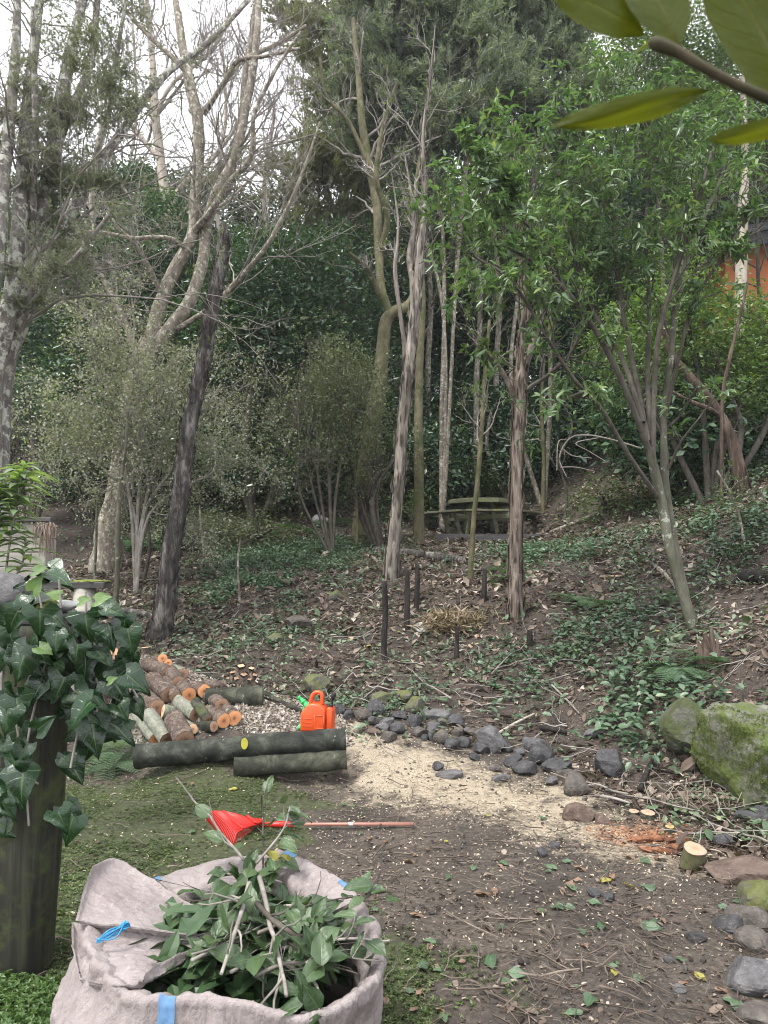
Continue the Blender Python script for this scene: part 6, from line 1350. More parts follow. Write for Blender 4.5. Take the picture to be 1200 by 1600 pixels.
for s in np.linspace(0, 1, NO):           # outside, ground to rim
    lowr = cen+ell(thet, .45, .42); bel = cen+ell(thet, .525, .49)
    if s < .45: f = s/.45; p = lowr+(bel-lowr)*math.sin(f*1.571); z = .22*f**1.1
    else: f = (s-.45)/.55; e = f*f*(3-2*f); p = bel*(1-e)+(rp+out*.012)*e; z = .22+(rp[:, 2]-.010-.22)*f
    p = p.copy(); p[:, 2] = z; rings.append(p); vv.append(s*.5)
rings.append(rp+[0, 0, .002]); vv.append(.515)
foldw = .05+.06*np.clip(np.sin(thet), 0, 1)
for f in np.linspace(.15, 1, 7):
    p = rp-out*(foldw*f)[:, None]; p[:, 2] = rp[:, 2]-.055*f**1.4; rings.append(p); vv.append(.52+f*.1)
for f in np.linspace(.12, .8, 7):
    p = rp-out*(foldw*1.05)[:, None]; p[:, 2] = rp[:, 2]-.055-.2*f; rings.append(p); vv.append(.63+f*.2)
T0 = np.array(rings).transpose(1, 0, 2); nR = T0.shape[1]                     # around, up
VVg = np.broadcast_to(np.array(vv)[None], (nT, nR)); U = np.broadcast_to(np.linspace(0, 1, nT)[:, None], (nT, nR))
cyl = np.stack([np.broadcast_to(np.cos(thet)[:, None], (nT, nR)), np.broadcast_to(np.sin(thet)[:, None], (nT, nR)), VVg*1.6], -1)
on = np.broadcast_to(out[:, None], T0.shape)
S0 = T0+on*(.022*vnoise(cyl*[1, 1, .45], 4, 2)+.010*vnoise(cyl*[1, 1, .3]+5, 10, 1))[..., None]
pin = np.zeros((nT, nR)); pin[:, :2] = 1; pin[:, -3:] = 1
def _push(X): X[..., 2] = np.maximum(X[..., 2], .012); return X
RG = relax(S0, True, 1.085, 1.0, 150, pin, T0, _push, pull=.012).transpose(1, 0, 2); U = U.T; VV = VVg.T; on = nrm(np.cross(np.gradient(RG, axis=1), np.gradient(RG, axis=0)))
if (on[10]*out).sum() < 0: on = -on
def crease(q, s, k=16): return np.exp(-np.abs(vnoise(q, s, 2))*k)
q_ = RG*np.array([1, 1, 1.0]); cz = .011*crease(q_+2, 4.2)*np.clip(vnoise(q_+7, 3, 1)*2+.6, 0, 1)+.007*crease((q_@rot_axis((0, 0, 1), .7).T)*[1, 1, .6]+5, 8)+.004*crease(q_*[1, 1, 1.4]+11, 15, 12)
RG = RG+on*(cz*np.clip(VV*6, 0, 1))[..., None]
bag = empty('garden_bag', gp(cen[0], cen[1]), 'big pale woven garden bag stuffed with cut branches in the foreground', 'garden bag'); bb = np.array(bag.location)
def ring_obj(name, mat, j0, j1, i0, i1, off=0.0, thick=True):
    js = np.arange(j0, j1+1) % nT; sub = RG[i0:i1+1][:, js]+on[i0:i1+1][:, js]*off; a, b_ = sub.shape[:2]
    id_ = np.arange(a*b_).reshape(a, b_); F = np.stack([id_[:-1, :-1], id_[:-1, 1:], id_[1:, 1:], id_[1:, :-1]], -1).reshape(-1, 4)
    mb = MB(); mb.add(sub.reshape(-1, 3), F, 0, np.stack([U[i0:i1+1][:, js], VV[i0:i1+1][:, js]], -1)); return mb.obj(name, mat, bag, True, bb, True)
ring_obj('sack', M['bag'], 0, nT, 0, nR-1)
def jnear(px, py, Y): p = at(px, py, Y); return int(np.argmin(np.hypot(rp[:, 0]-p[0], rp[:, 1]-p[1])))
for px, py, Y, wd_, i0, i1 in ((265, 1541, 2.16, 3, 0, 36), (458, 1330, 3.08, 3, 36, 40), (535, 1372, 2.84, 2, 0, 37), (120, 1420, 2.6, 3, 0, 30), (240, 1366, 2.98, 2, 18, 37)):
    j = jnear(px, py, Y); ring_obj('blue_stripe', M['bag_blue'], j-wd_, j+wd_, i0, i1, .003)
# folded flap over the left of the mouth
def sheet(name, grid, mat, nu=40, nv=26, wr=.012, seed=0.0, thick=.0025):
    G0 = np.array([[at(*p) for p in row] for row in grid]); rows = np.array([smooth_path(r, nu) for r in G0]); S = np.array([smooth_path(rows[:, j], nv) for j in range(nu)])  # nu,nv,3
    du = np.gradient(S, axis=0); dv = np.gradient(S, axis=1); n = nrm(np.cross(du, dv)); n = n*np.where((n[..., 1:2]-n[..., 2:3]) > 0, -1, 1)
    pn = np.zeros(S.shape[:2]); pn[:2, :] = .5; pn[-2:, :] = .5; pn[:, :2] = .5; pn[:, -2:] = .5
    S = relax(S+n*(vnoise(S*[1, 1, .5]+seed, 6, 1)*wr*1.1+vnoise((S@rotz(.6).T)*[.3, 1, 1]+seed+3, 20, 2)*wr*.35)[..., None], False, 1.06, 1.0, 120, pn, S, None, pull=.008)
    S = S+n*(.006*crease(S+seed, 5)+.004*crease(S*[1, 1.5, 1]+seed+4, 11, 14)-.003*crease(S+seed+9, 7))[..., None]
    n = nrm(np.cross(np.gradient(S, axis=0), np.gradient(S, axis=1))); n = n*np.where((n[..., 1:2]-n[..., 2:3]) > 0, -1, 1)
    a, b_ = S.shape[:2]; id_ = np.arange(a*b_).reshape(a, b_); F = np.stack([id_[:-1, :-1], id_[:-1, 1:], id_[1:, 1:], id_[1:, :-1]], -1).reshape(-1, 4)
    uu, v_ = np.meshgrid(np.linspace(0, .3, a), np.linspace(0, .3, b_), indexing='ij'); uv = np.stack([uu, v_], -1).reshape(-1, 2)
    mb = MB(); mb.add(S.reshape(-1, 3), F, 0, uv); mb.add((S-n*thick).reshape(-1, 3), F[:, ::-1], 0, uv)
    E = [id_[0, :], id_[-1, :], id_[:, 0], id_[:, -1]]; N_ = a*b_; q = []
    for e in E: q += [(e[i], e[i+1], e[i+1]+N_, e[i]+N_) for i in range(len(e)-1)]
    mb.f.append(np.array(q)); mb.m.append(np.zeros(len(q), int)); return mb.obj(name, mat, bag, True, bb, True), S
fl, FS = sheet('folded_flap', [[(146, 1352, 2.78), (180, 1341, 2.92), (225, 1366, 2.9), (262, 1392, 2.84), (310, 1418, 2.76), (352, 1440, 2.66)],
              [(132, 1385, 2.68), (175, 1380, 2.74), (222, 1395, 2.74), (262, 1418, 2.70), (310, 1434, 2.66), (355, 1446, 2.62)],
              [(124, 1415, 2.60), (170, 1414, 2.62), (220, 1422, 2.62), (262, 1440, 2.60), (305, 1450, 2.58), (350, 1453, 2.56)],
              [(118, 1438, 2.56), (160, 1445, 2.52), (210, 1450, 2.50), (258, 1458, 2.49), (302, 1462, 2.49), (344, 1456, 2.52)]], M['bag'], 90, 60, .016, 2.0)
fl2, _ = sheet('side_wall', [[(112, 1440, 2.60), (165, 1448, 2.56), (215, 1455, 2.54), (262, 1463, 2.52), (308, 1464, 2.50), (346, 1456, 2.52)],
              [(112, 1465, 2.50), (160, 1470, 2.44), (206, 1476, 2.42), (250, 1482, 2.42), (288, 1482, 2.44), (320, 1470, 2.49)],
              [(116, 1495, 2.42), (158, 1500, 2.34), (200, 1505, 2.30), (232, 1508, 2.30), (262, 1502, 2.34), (288, 1488, 2.42)],
              [(124, 1530, 2.36), (160, 1538, 2.26), (196, 1542, 2.20), (214, 1540, 2.18), (226, 1524, 2.22), (245, 1506, 2.32)]], M['bag'], 90, 60, .010, 6.0)
# blue tie
mb = MB()
for i in range(7):
    a0 = at(193+rng.normal()*2, 1447+rng.normal()*2, 2.45); a1 = at(152+rng.normal()*2, 1470+rng.normal()*2.5, 2.40); m_ = at(172+rng.normal()*3, 1462+rng.normal()*4, 2.41); q = smooth_path([a0, m_, a1], 10); tubes(mb, q, np.full(10, .0024), 5)
for i in range(5):
    c0 = at(194, 1447, 2.45); a = np.linspace(0, 6.28, 12); ax1, ax2 = rand_dirs(2); q = c0+.011*(np.outer(np.cos(a), ax1)+np.outer(np.sin(a), ax2)); tubes(mb, q, np.full(12, .003), 5)
for dx, dy in ((200, 1441), (203, 1448)): tubes(mb, smooth_path([at(194, 1447, 2.45), at((194+dx)/2+1, 1441, 2.44), at(dx, dy, 2.46)], 8), np.full(8, .0024), 5)
mb.obj('tie_cord', M['blue_cord'], bag, True, bb)
# contents: heap of small leaves under loose branches
CUTL = [blade_mesh('leaf', M['cut_leaf'], f_, 11, fo, dr, ri, si, sd) for f_, fo, dr, ri, si, sd in ((pw((0, .03), (.12, .2), (.3, .33), (.5, .33), (.7, .26), (.88, .12), (1, .005)), .2, .2, .03, 0, 21), (pw((0, .03), (.12, .2), (.28, .30), (.36, .24), (.5, .30), (.58, .2), (.75, .17), (.9, .07), (1, .005)), .25, .1, .04, 0, 22), (pw((0, .02), (.2, .2), (.45, .27), (.7, .2), (1, .005)), .3, .35, .03, 0, 23))]
CUTY = blade_mesh('leaf', M['cut_leaf_yellow'], pw((0, .03), (.2, .22), (.5, .3), (.8, .16), (1, .005)), 9, .2, .2, .03, 0, 24)
hp = MB(); n = 900; rr_ = np.sqrt(rng.random(n))*.95; a = rng.random(n)*6.28; hx = cen[0]+.0+np.cos(a)*rr_*.37; hy = cen[1]+.02+np.sin(a)*rr_*.36; hz = .385-.10*rr_**2+rng.normal(size=n)*.025
leaves(hp, np.stack([hx, hy, hz], -1), nrm(rand_dirs(n)*[1, 1, .4]), nrm(rand_dirs(n)*.5+[0, 0, 1]), .12, .06, T_SIX)
o = hp.obj('leaf_heap', leaf_mat('heaped cut leaves', [(.0, (.02, .045, .02)), (.5, (.04, .08, .03)), (1, (.07, .11, .05))], .4, .1), None, False, cen+[0, 0, .2]); tag(o, 'heap of cut green leaves filling the garden bag', 'leaves', None, 'stuff')
def cutting(pts, r, label, nl, bark='twig', tw=4, leafL=.088, name='cut_branch', lf0=.2, yel=0.0, spread=1.0, lift=0.0):
    w_ = np.array([at(*p) for p in pts]); w_ = w_+np.array([0, 0, lift]); t = Tree(name, w_[0], label, 'branch', 'cut branches in the garden bag'); q = smooth_path(w_, 20)
    tubes(t.wood, q+vnoise(q, 9, 2)[:, None]*.006, np.linspace(r, r*.55, 20), 8, 0, True, .15, 30)
    p, d, L, r_ = spawn(q[None], np.full((1, 20), r), tw, lf0, 1, (25, 60), (.25, .5), .5); P, R = shoots(p, d, np.minimum(L, .3), np.maximum(r_, .0022), 6, .2, (0, 0, .03), .5); tubes(t.twigs, P, R, 5)
    allp = [q[int(lf0*20):]]+list(P); t.done(bark, twig=bark); b_ = t.base
    for i in range(nl):
        s = allp[i % len(allp)]; k = rng.integers(1, len(s)); tg = nrm(s[k]-s[k-1]); dr = nrm(tg*.4+rand_dirs(1)[0]*spread*np.array([1, 1, .6])); L = leafL*rng.uniform(.7, 1.2)
        me = CUTY if rng.random() < yel else CUTL[i % 3]
        link('leaf', me, parent=t.o, M=frameM(s[k]-b_, dr, nrm(rand_dirs(1)[0]*.5+[0, -.25, 1.0]), L))
    return t.o
cutting([(389, 1381, 2.64), (372, 1440, 2.42), (344, 1524, 2.2)], .009, 'thick pale stick sloping left across the bag mouth', 1)
cutting([(405, 1371, 2.7), (425, 1455, 2.39), (448, 1556, 2.14)], .009, 'thick lichened stick sloping right across the bag mouth', 2)
cutting([(399, 1412, 2.5), (450, 1455, 2.38), (505, 1486, 2.33)], .009, 'dark stick lying crosswise in the bag', 3, 'twig_dark')
cutting([(470, 1450, 2.55), (540, 1418, 2.58), (592, 1390, 2.66)], .009, 'dark stick poking out over the right rim', 5, 'twig_dark')
cutting([(380, 1345, 2.95), (330, 1280, 3.05), (275, 1213, 3.2)], .006, 'long thin pale shoot rising left above the rake', 5, lf0=.02, tw=2)
cutting([(410, 1360, 2.9), (412, 1300, 2.98), (408, 1238, 3.0)], .004, 'upright dark shoot with bright leaves above the rake', 5, 'twig_dark', leafL=.07)
cutting([(400, 1350, 2.9), (440, 1300, 2.95), (452, 1262, 3.0)], .005, 'leafy shoot leaning right over the rake handle', 7, leafL=.095)
cutting([(440, 1480, 2.45), (520, 1470, 2.42), (610, 1468, 2.42)], .006, 'leafy branch reaching out over the right rim of the bag', 7, leafL=.095)
cutting([(430, 1500, 2.36), (490, 1535, 2.25), (500, 1590, 2.12)], .006, 'leafy branch hanging over the front rim of the bag', 9, leafL=.095)
cutting([(350, 1400, 2.75), (290, 1405, 2.8), (240, 1375, 2.9)], .0035, 'thin bare twig curling over the flap', 1, 'twig_dark', 3)
cutting([(300, 1460, 2.48), (340, 1420, 2.6), (395, 1395, 2.7)], .005, 'leafy cutting behind the tip of the flap', 14)
cutting([(360, 1520, 2.26), (400, 1500, 2.35), (470, 1510, 2.35)], .006, 'leafy cutting low in the bag mouth', 22)
cutting([(330, 1370, 2.9), (380, 1365, 2.9), (440, 1380, 2.82)], .006, 'leafy cutting under the back rim', 22)
cutting([(410, 1430, 2.58), (455, 1415, 2.62), (495, 1440, 2.55)], .006, 'leafy cutting by the right fold of the bag', 16)
cutting([(400, 1460, 2.45), (450, 1440, 2.5), (500, 1450, 2.48)], .006, 'leafy cutting in the centre of the bag', 26)
cutting([(300, 1500, 2.34), (340, 1480, 2.4), (390, 1470, 2.45)], .006, 'leafy cutting in the dark left of the bag mouth', 20)
cutting([(400, 1525, 2.24), (450, 1505, 2.30), (505, 1505, 2.28)], .006, 'leafy cutting at the right front of the bag mouth', 14)
cutting([(400, 1340, 3.0), (420, 1345, 3.0), (450, 1345, 2.95)], .004, 'yellow leaved cutting at the back rim', 8, yel=.5)
for i, (a, b_) in enumerate([((430, 1430, 2.5), (560, 1400, 2.6)), ((300, 1490, 2.36), (420, 1440, 2.5)), ((450, 1470, 2.42), (560, 1520, 2.3)), ((360, 1400, 2.68), (470, 1460, 2.46)), ((420, 1380, 2.76), (380, 1500, 2.34)), ((470, 1390, 2.74), (440, 1500, 2.34)), ((340, 1440, 2.54), (520, 1440, 2.5)), ((500, 1480, 2.4), (600, 1500, 2.38))]):
    m_ = tuple((np.array(a)+np.array(b_))/2+[rng.normal()*8, rng.normal()*8, -.02]); cutting([a, m_, b_], .0035, ['thin grey twig near the right fold', 'thin twig in the left of the bag mouth', 'thin twig at the right front of the bag', 'thin twig under the crossing sticks', 'slim twig leaning along the pale stick', 'slim twig beside the lichened stick', 'longest thin twig across the bag', 'thin twig tip over the right rim'][i], 3, 'twig' if i % 2 else 'twig_dark', 3)

# ------------------------------------------------------------------ overhanging branch close to the camera
Ym = .62; bb0 = at(1235, 168, Ym); mg = empty('overhanging_branch', bb0, 'branch with big leathery olive leaves overhanging the top right corner', 'branch')
mb = MB(); q = smooth_path([(*at(x, y, Ym+dy), r/FPX*Ym) for x, y, r, dy in ((1240, 170, 9, .02), (1190, 150, 8.5, .0), (1140, 127, 8, -.005), (1095, 103, 8, -.01), (1062, 83, 9, -.01), (1030, 70, 11, -.01), (1020, 66, 9, -.01), (1014, 64, 4, -.01))], 40); tubes(mb, q[:, :3], q[:, 3], 12, 0, True); mb.obj('stem', bark_mat('green brown shoot', (.035, .035, .02), (.06, .055, .03), (.10, .075, .05), None, 0, 40, .5, .2), mg, True, bb0)
mw = pw((0, .02), (.08, .10), (.25, .25), (.45, .32), (.65, .30), (.82, .20), (.94, .09), (1, .004))
MG = [blade_mesh('leaf', M['magnolia'], mw, 17, .05, .12, .018, 0, 31), blade_mesh('leaf', M['magnolia'], mw, 17, -.12, .3, .02, 0, 32)]
def mleaf(p0, p1, wpx, nn, k=0, dy0=0, dy1=0):
    a = at(*p0, Ym+dy0); b_ = at(*p1, Ym+dy1); d = b_-a; L = np.linalg.norm(d); wsc = wpx/FPX*Ym/.64
    link('leaf', MG[k], parent=mg, M=frameM(a-bb0, d, np.asarray(nn, float), (wsc, L, L)))
mleaf((1058, 72), (1000, -75), 118, (.1, -1, .25)); mleaf((1005, 55), (868, -40), 88, (.35, -1, -.2), 0, .01, -.02); mleaf((1245, 175), (1130, -110), 165, (-.1, -1, .3), 0, .03, -.02)
mleaf((1108, 140), (912, 212), 46, (.3, -.75, -.75), 1, 0, -.03); mleaf((1025, 68), (985, 78), 22, (0, -.3, 1), 0); mleaf((1250, 185), (1145, 240), 40, (.2, -.5, -.9), 1, .0, -.02)

# ------------------------------------------------------------------ orange house uphill
Yh = 21; c0 = at(1134, 455, Yh); hz = float(gz(np.array([c0[0]+2]), np.array([Yh]))[0])-.4; topz = at(1170, 382, Yh)[2]
ho = empty('orange_house', (c0[0], Yh, hz), 'orange rendered house with a dark roof uphill at the right edge', 'house'); H_ = topz-hz
mb = MB(); bevel_box(mb, (4.0, 3, H_/2), (8, 6, H_), b=.02); link('wall', mb.mesh('wall', M['house_wall'], False), (0, 0, 0), ho)
mb = MB(); sl = .16; R_ = rot_axis((0, 1, 0), -sl); bevel_box(mb, (4.2, 2.7, H_+.62), (9.6, 7.2, .12), R_, .02); link('roof', mb.mesh('roof', M['roof'], False), (0, 0, 0), ho)
mb = MB(); bevel_box(mb, (4.2, -.82, H_+.50), (9.6, .06, .62), R_, .01); link('fascia', mb.mesh('fascia', M['roof'], False), (0, 0, 0), ho)
# ------------------------------------------------------------------ ground litter, chips, moss, ground cover
def ground_pts(n, y0, y1, xr=.62, xpad=.4, p=1.6):
    """random points on the ground, thinning out with distance"""
    u = rng.random(n); y = (y0**(1-p)+u*(y1**(1-p)-y0**(1-p)))**(1/(1-p)); x = rng.uniform(-1, 1, n)*(xr*y+xpad); return x, y
def scatter(name, mat, x, y, L, W, tpl, label, lift=.006, tilt=.25, cat=None, flat=True, mix=None):
    z = gz(x, y); e = .05; gx = (gz(x+e, y)-gz(x-e, y))/(2*e); gy = (gz(x, y+e)-gz(x, y-e))/(2*e); nn = nrm(np.stack([-gx, -gy, np.ones_like(x)], -1)+rng.normal(size=(len(x), 3))*tilt)
    d = nrm(np.cross(nn, rand_dirs(len(x)))); mb = MB(); leaves(mb, np.stack([x, y, z+lift+rng.random(len(x))*lift], -1), d, nn, L, W, tpl)
    o = mb.obj(name, mat, None, False, (0, 0, 0)); tag(o, label, None, None, 'stuff'); return o
litter_m = leaf_mat('brown leaf litter', [(.0, (.016, .011, .008)), (.3, (.042, .029, .022)), (.5, (.09, .064, .05)), (.7, (.17, .13, .10)), (.85, (.30, .25, .20)), (1, (.5, .45, .38))], .7, .1, .3, 2.0)
x, y = ground_pts(72000, 4.0, 24, .66, .5, 1.3)
zd_, zm_, zb_, zk_, zr_ = zones(x, y); keep = rng.random(len(x)) < zk_*(.35+.65*np.clip(vnoise(np.stack([x, y, 0*x], -1), 1.5, 3)+.6, 0, 1)); x = x[keep]; y = y[keep]
n = len(x); L = rng.gamma(4, .0125, n)+.02; fr = y > 8.2; scatter('leaf_litter', litter_m, x[fr], y[fr], L[fr], L[fr]*.45, T_DIA, 'brown fallen leaves covering the upper bank', .008, .5); x = x[~fr]; y = y[~fr]; n = len(x); L = rng.gamma(4, .0125, n)+.02; scatter('leaf_litter', litter_m, x, y, L, L*rng.uniform(.3, .6, n), T_SIX, 'brown fallen leaves covering the bank', .008, .45)
x = rng.uniform(-6, 10, 40000); y = rng.uniform(9, 21, 40000); keep = vnoise(np.stack([x, y, 0*x], -1), .9, 3) > -.35; x = x[keep]; y = y[keep]; n = len(x); L = rng.gamma(4, .017, n)+.03; scatter('leaf_litter', litter_m, x, y, L, L*rng.uniform(.3, .6, n), T_DIA, 'brown fallen leaves under the trees uphill', .01, .5)
x, y = ground_pts(30000, 2.2, 6.4, .62, .3, 1.2); zd_, zm_, zb_, zk_, zr_ = zones(x, y); keep = (rng.random(len(x)) < (.45-.25*zm_)*(1-zb_)); x = x[keep]; y = y[keep]; n = len(x); L = rng.gamma(2, .007, n)+.006
scatter('leaf_crumbs', litter_m, x, y, L, L*rng.uniform(.25, .6, n), T_SIX, 'crumbled brown leaves trodden into the mud', .004, .3)
# fine twigs
twm = bark_mat('litter twigs', (.05, .038, .03), (.12, .095, .075), (.24, .20, .16), None, 0, 9, 1, .1)
x, y = ground_pts(11000, 2.3, 18, .62, .4, 1.35); zd_, zm_, zb_, zk_, zr_ = zones(x, y); keep = rng.random(len(x)) < (.45+.55*zk_)*(1-.7*zm_); x = x[keep]; y = y[keep]; n = len(x)
a = rng.random(n)*6.28; d = np.stack([np.cos(a), np.sin(a), 0*a], -1); L = rng.gamma(2.0, .05, n)+.03; P, R = shoots(np.stack([x, y, 0*x], -1), d, L, .0015+.0045*rng.random(n)**3, 4, .25, (0, 0, 0), .6)
P[..., 2] = gz(P[..., 0], P[..., 1])+.008+rng.random((n, 1))*.02+rng.random((n, 4))*.012; mb = MB(); tubes(mb, P, R, 3); tag(mb.obj('twig_litter', twm, None, True, (0, 0, 0)), 'fine twigs strewn over the ground', None, None, 'stuff')
x, y = ground_pts(900, 4.2, 15, .62, .4, 1.2); zd_, zm_, zb_, zk_, zr_ = zones(x, y); keep = rng.random(len(x)) < zk_; x = x[keep]; y = y[keep]; n = len(x)
a = rng.random(n)*6.28; d = np.stack([np.cos(a), np.sin(a), 0*a], -1); L = rng.gamma(3, .11, n)+.12; P, R = shoots(np.stack([x, y, 0*x], -1), d, L, .003+.006*rng.random(n)**2, 7, .14, (0, 0, 0), .5)
P[..., 2] = gz(P[..., 0], P[..., 1])+.015+rng.random((n, 1))*.05+rng.random((n, 7))*.02; mb = MB(); tubes(mb, P, R, 5); tag(mb.obj('stick_litter', M['twig'], None, True, (0, 0, 0)), 'dead sticks lying criss cross on the bank', None, None, 'stuff')
# sawdust flakes
dustm = leaf_mat('sawdust flakes', [(.0, (.18, .14, .095)), (.4, (.38, .315, .225)), (1, (.60, .54, .42))], .85, .05, .2, 3)
x, y = ground_pts(60000, 3.2, 7.2, .5, .4, 1.3); zd_, zm_, zb_, zk_, zr_ = zones(x, y); keep = rng.random(len(x)) < np.clip(zd_*np.clip(.6+1.8*vnoise(np.stack([x, y, 0*x], -1), 3.2, 4), .12, 1)+.14*(1-.6*zm_)*np.clip((y-2.8)/1.2, .2, 1), 0, 1)*(1-zb_)*(1-.9*zr_); x = x[keep]; y = y[keep]; n = len(x); L = rng.uniform(.008, .024, n)
scatter('sawdust', dustm, x, y, L, L*rng.uniform(.25, .6, n), T_DIA, 'pale sawdust flakes along the track', .004, .4)
redm = leaf_mat('red wood flakes', [(.0, (.10, .04, .02)), (.5, (.28, .12, .06)), (1, (.48, .28, .17))], .85, .05, .2, 3)
x, y = ground_pts(30000, 3.8, 5.6, .5, .4, 1.3); zd_, zm_, zb_, zk_, zr_ = zones(x, y); keep = rng.random(len(x)) < zr_*.9; x = x[keep]; y = y[keep]; n = len(x); L = rng.uniform(.01, .04, n)
scatter('red_wood_crumbs', redm, x, y, L, L*rng.uniform(.2, .45, n), T_DIA, 'rusty crumbs of rotten wood beside the stump', .006, .4)
# chip bed
chipm = leaf_mat('grey wood chips', [(.0, (.09, .07, .055)), (.35, (.24, .205, .165)), (.7, (.40, .36, .31)), (1, (.58, .54, .48))], .85, .0, .2, 6)
x = rng.uniform(-3.2, .1, 60000); y = rng.uniform(5.7, 8.6, 60000); zd_, zm_, zb_, zk_, zr_ = zones(x, y); keep = zb_ > .5; x = x[keep]; y = y[keep]; n = len(x); L = rng.uniform(.018, .05, n)
scatter('wood_chips', chipm, x, y, L, L*rng.uniform(.3, .6, n), T_DIA, 'bed of pale grey wood chips behind the long log', .008, .5)
# clover and moss in the yard
CLOVER = (np.concatenate([np.array([(0, 0, 0), (.35*math.cos(a)-.2*math.sin(a), .35*math.sin(a)+.2*math.cos(a), .2), (.8*math.cos(a), .8*math.sin(a), .12), (.35*math.cos(a)+.2*math.sin(a), .35*math.sin(a)-.2*math.cos(a), .2)]) for a in (0, 1.3, 2.5, 3.8, 5.0)]), np.concatenate([np.array([(0, 1, 2), (0, 2, 3)])+4*i for i in range(5)]))
clm = leaf_mat('low clover and moss', [(.0, (.026, .040, .015)), (.5, (.060, .090, .028)), (.85, (.12, .158, .058)), (1, (.24, .27, .14))], .6, .2, .3, 2.5)
x, y = ground_pts(70000, 2.2, 6.1, .6, .3, 1.15); zd_, zm_, zb_, zk_, zr_ = zones(x, y); P3 = np.stack([x, y, 0*x], -1); keep = rng.random(len(x)) < zm_*np.clip(.45+2.4*vnoise(P3, 3.0, 4), .05, 1)*(1-zb_); x = x[keep]; y = y[keep]; n = len(x); s = rng.uniform(.008, .024, n)
scatter('clover', clm, x, y, s, s, CLOVER, 'low clover and moss carpeting the yard', .004, .35)
x = rng.uniform(-3.2, .4, 40000); y = rng.uniform(3.6, 6.0, 40000); zd_, zm_, zb_, zk_, zr_ = zones(x, y); P3 = np.stack([x, y, 0*x], -1); keep = rng.random(len(x)) < zm_*np.clip(.3+2.6*vnoise(P3, 3.4, 5), .04, .9)*(1-zb_); x = x[keep]; y = y[keep]; n = len(x); s = rng.uniform(.007, .017, n)
scatter('clover', clm, x, y, s, s, CLOVER, 'low clover carpeting the yard before the logs', .004, .35)
# leafy weeds in the lower left corner
wdm = leaf_mat('leafy weeds', [(.0, (.035, .075, .02)), (.5, (.065, .125, .03)), (1, (.11, .18, .05))], .45, .25)
x = rng.uniform(-1.75, -.9, 5000); y = rng.uniform(2.1, 3.1, 5000); keep = (np.hypot((x+1.3)/.42, (y-2.55)/.42)+.25*vnoise(np.stack([x, y, 0*x], -1), 6, 2) < 1); x = x[keep]; y = y[keep]; n = len(x); s = rng.uniform(.012, .028, n)
o = scatter('weeds', wdm, x, y, s, s, CLOVER, 'small leafy weeds below the ivy post', .03, .5)
# ground cover on the bank
gcm = leaf_mat('bank ground cover', [(.0, (.028, .06, .032)), (.5, (.065, .12, .062)), (.85, (.12, .18, .11)), (1, (.2, .25, .15))], .38, .2, .5, 1.0)
def cover(name, cx, cy, rx, ry, n, label, h=.16, s0=.03, s1=.075, power=1.0, pxc=True):
    """leafy patches around a photo point; rx, ry in metres"""
    c = hit(cx, cy); x = c[0]+rng.normal(size=n)*rx*.55; y = c[1]+rng.normal(size=n)*ry*.55; ok = vnoise(np.stack([x, y, 0*x], -1), 2.4, 3) > -.15*power; x = x[ok]; y = y[ok]; m = len(x)
    k = 3; X = np.repeat(x, k)+rng.normal(size=m*k)*.04; Y_ = np.repeat(y, k)+rng.normal(size=m*k)*.04; z = gz(X, Y_)+rng.uniform(.02, h, m*k); L = rng.uniform(s0, s1, m*k)
    mb = MB(); leaves(mb, np.stack([X, Y_, z], -1), nrm(rand_dirs(m*k)*[1, 1, .35]), nrm(rand_dirs(m*k)*.45+[0, -.2, 1]), L, L*.6, T_SIX); o = mb.obj(name, gcm, None, False, (0, 0, 0)); tag(o, label, None, None, 'stuff'); return o
cover('ground_cover', 460, 870, 1.8, 2.0, 5200, 'leafy ground cover over the bank left of the twin trunk'); cover('ground_cover', 400, 920, 1.1, 1.4, 2600, 'thin ground cover lower on the left bank', .12); cover('ground_cover', 720, 760, 2.4, 3.0, 3000, 'green ground cover uphill of the picnic table', .25, .05, .1)
cover('ground_cover', 850, 870, 1.2, 1.2, 1300, 'leafy weeds before the picnic table terrace', .2, .04, .09); cover('ground_cover', 1060, 900, .9, .9, 420, 'leafy weeds round the laurel trunk', .2, .04, .09); cover('ground_cover', 930, 1010, 1.2, 1.0, 900, 'scattered leafy weeds on the mid bank', .12, .04, .085)
cover('ground_cover', 400, 1000, 1.2, 1.0, 500, 'scattered weeds above the chip bed', .08, .03, .07); cover('ground_cover', 660, 1050, 1.0, .9, 260, 'sparse weeds above the stone heap', .08, .03, .06); cover('ground_cover', 1000, 1120, .7, .7, 300, 'broad green leaves at the foot of the bank by the boulders', .2, .05, .1); cover('ground_cover', 1140, 830, 1.2, 1.5, 1100, 'leafy weeds on the upper right bank', .25, .05, .1); cover('ground_cover', 270, 830, 2.2, 2.0, 900, 'low greenery in the shade behind the snapped trunk', .3, .05, .1); cover('ground_cover', 560, 1110, .5, .4, 220, 'small greens between the stones beside the fuel can', .06, .03, .06)
cover('ground_cover', 1140, 765, 1.3, 1.5, 700, 'low greenery at the top of the right bank', .3, .05, .1); cover('ground_cover', 560, 790, 2.0, 1.5, 900, 'greenery at the foot of the crook trunk', .3, .05, .1)
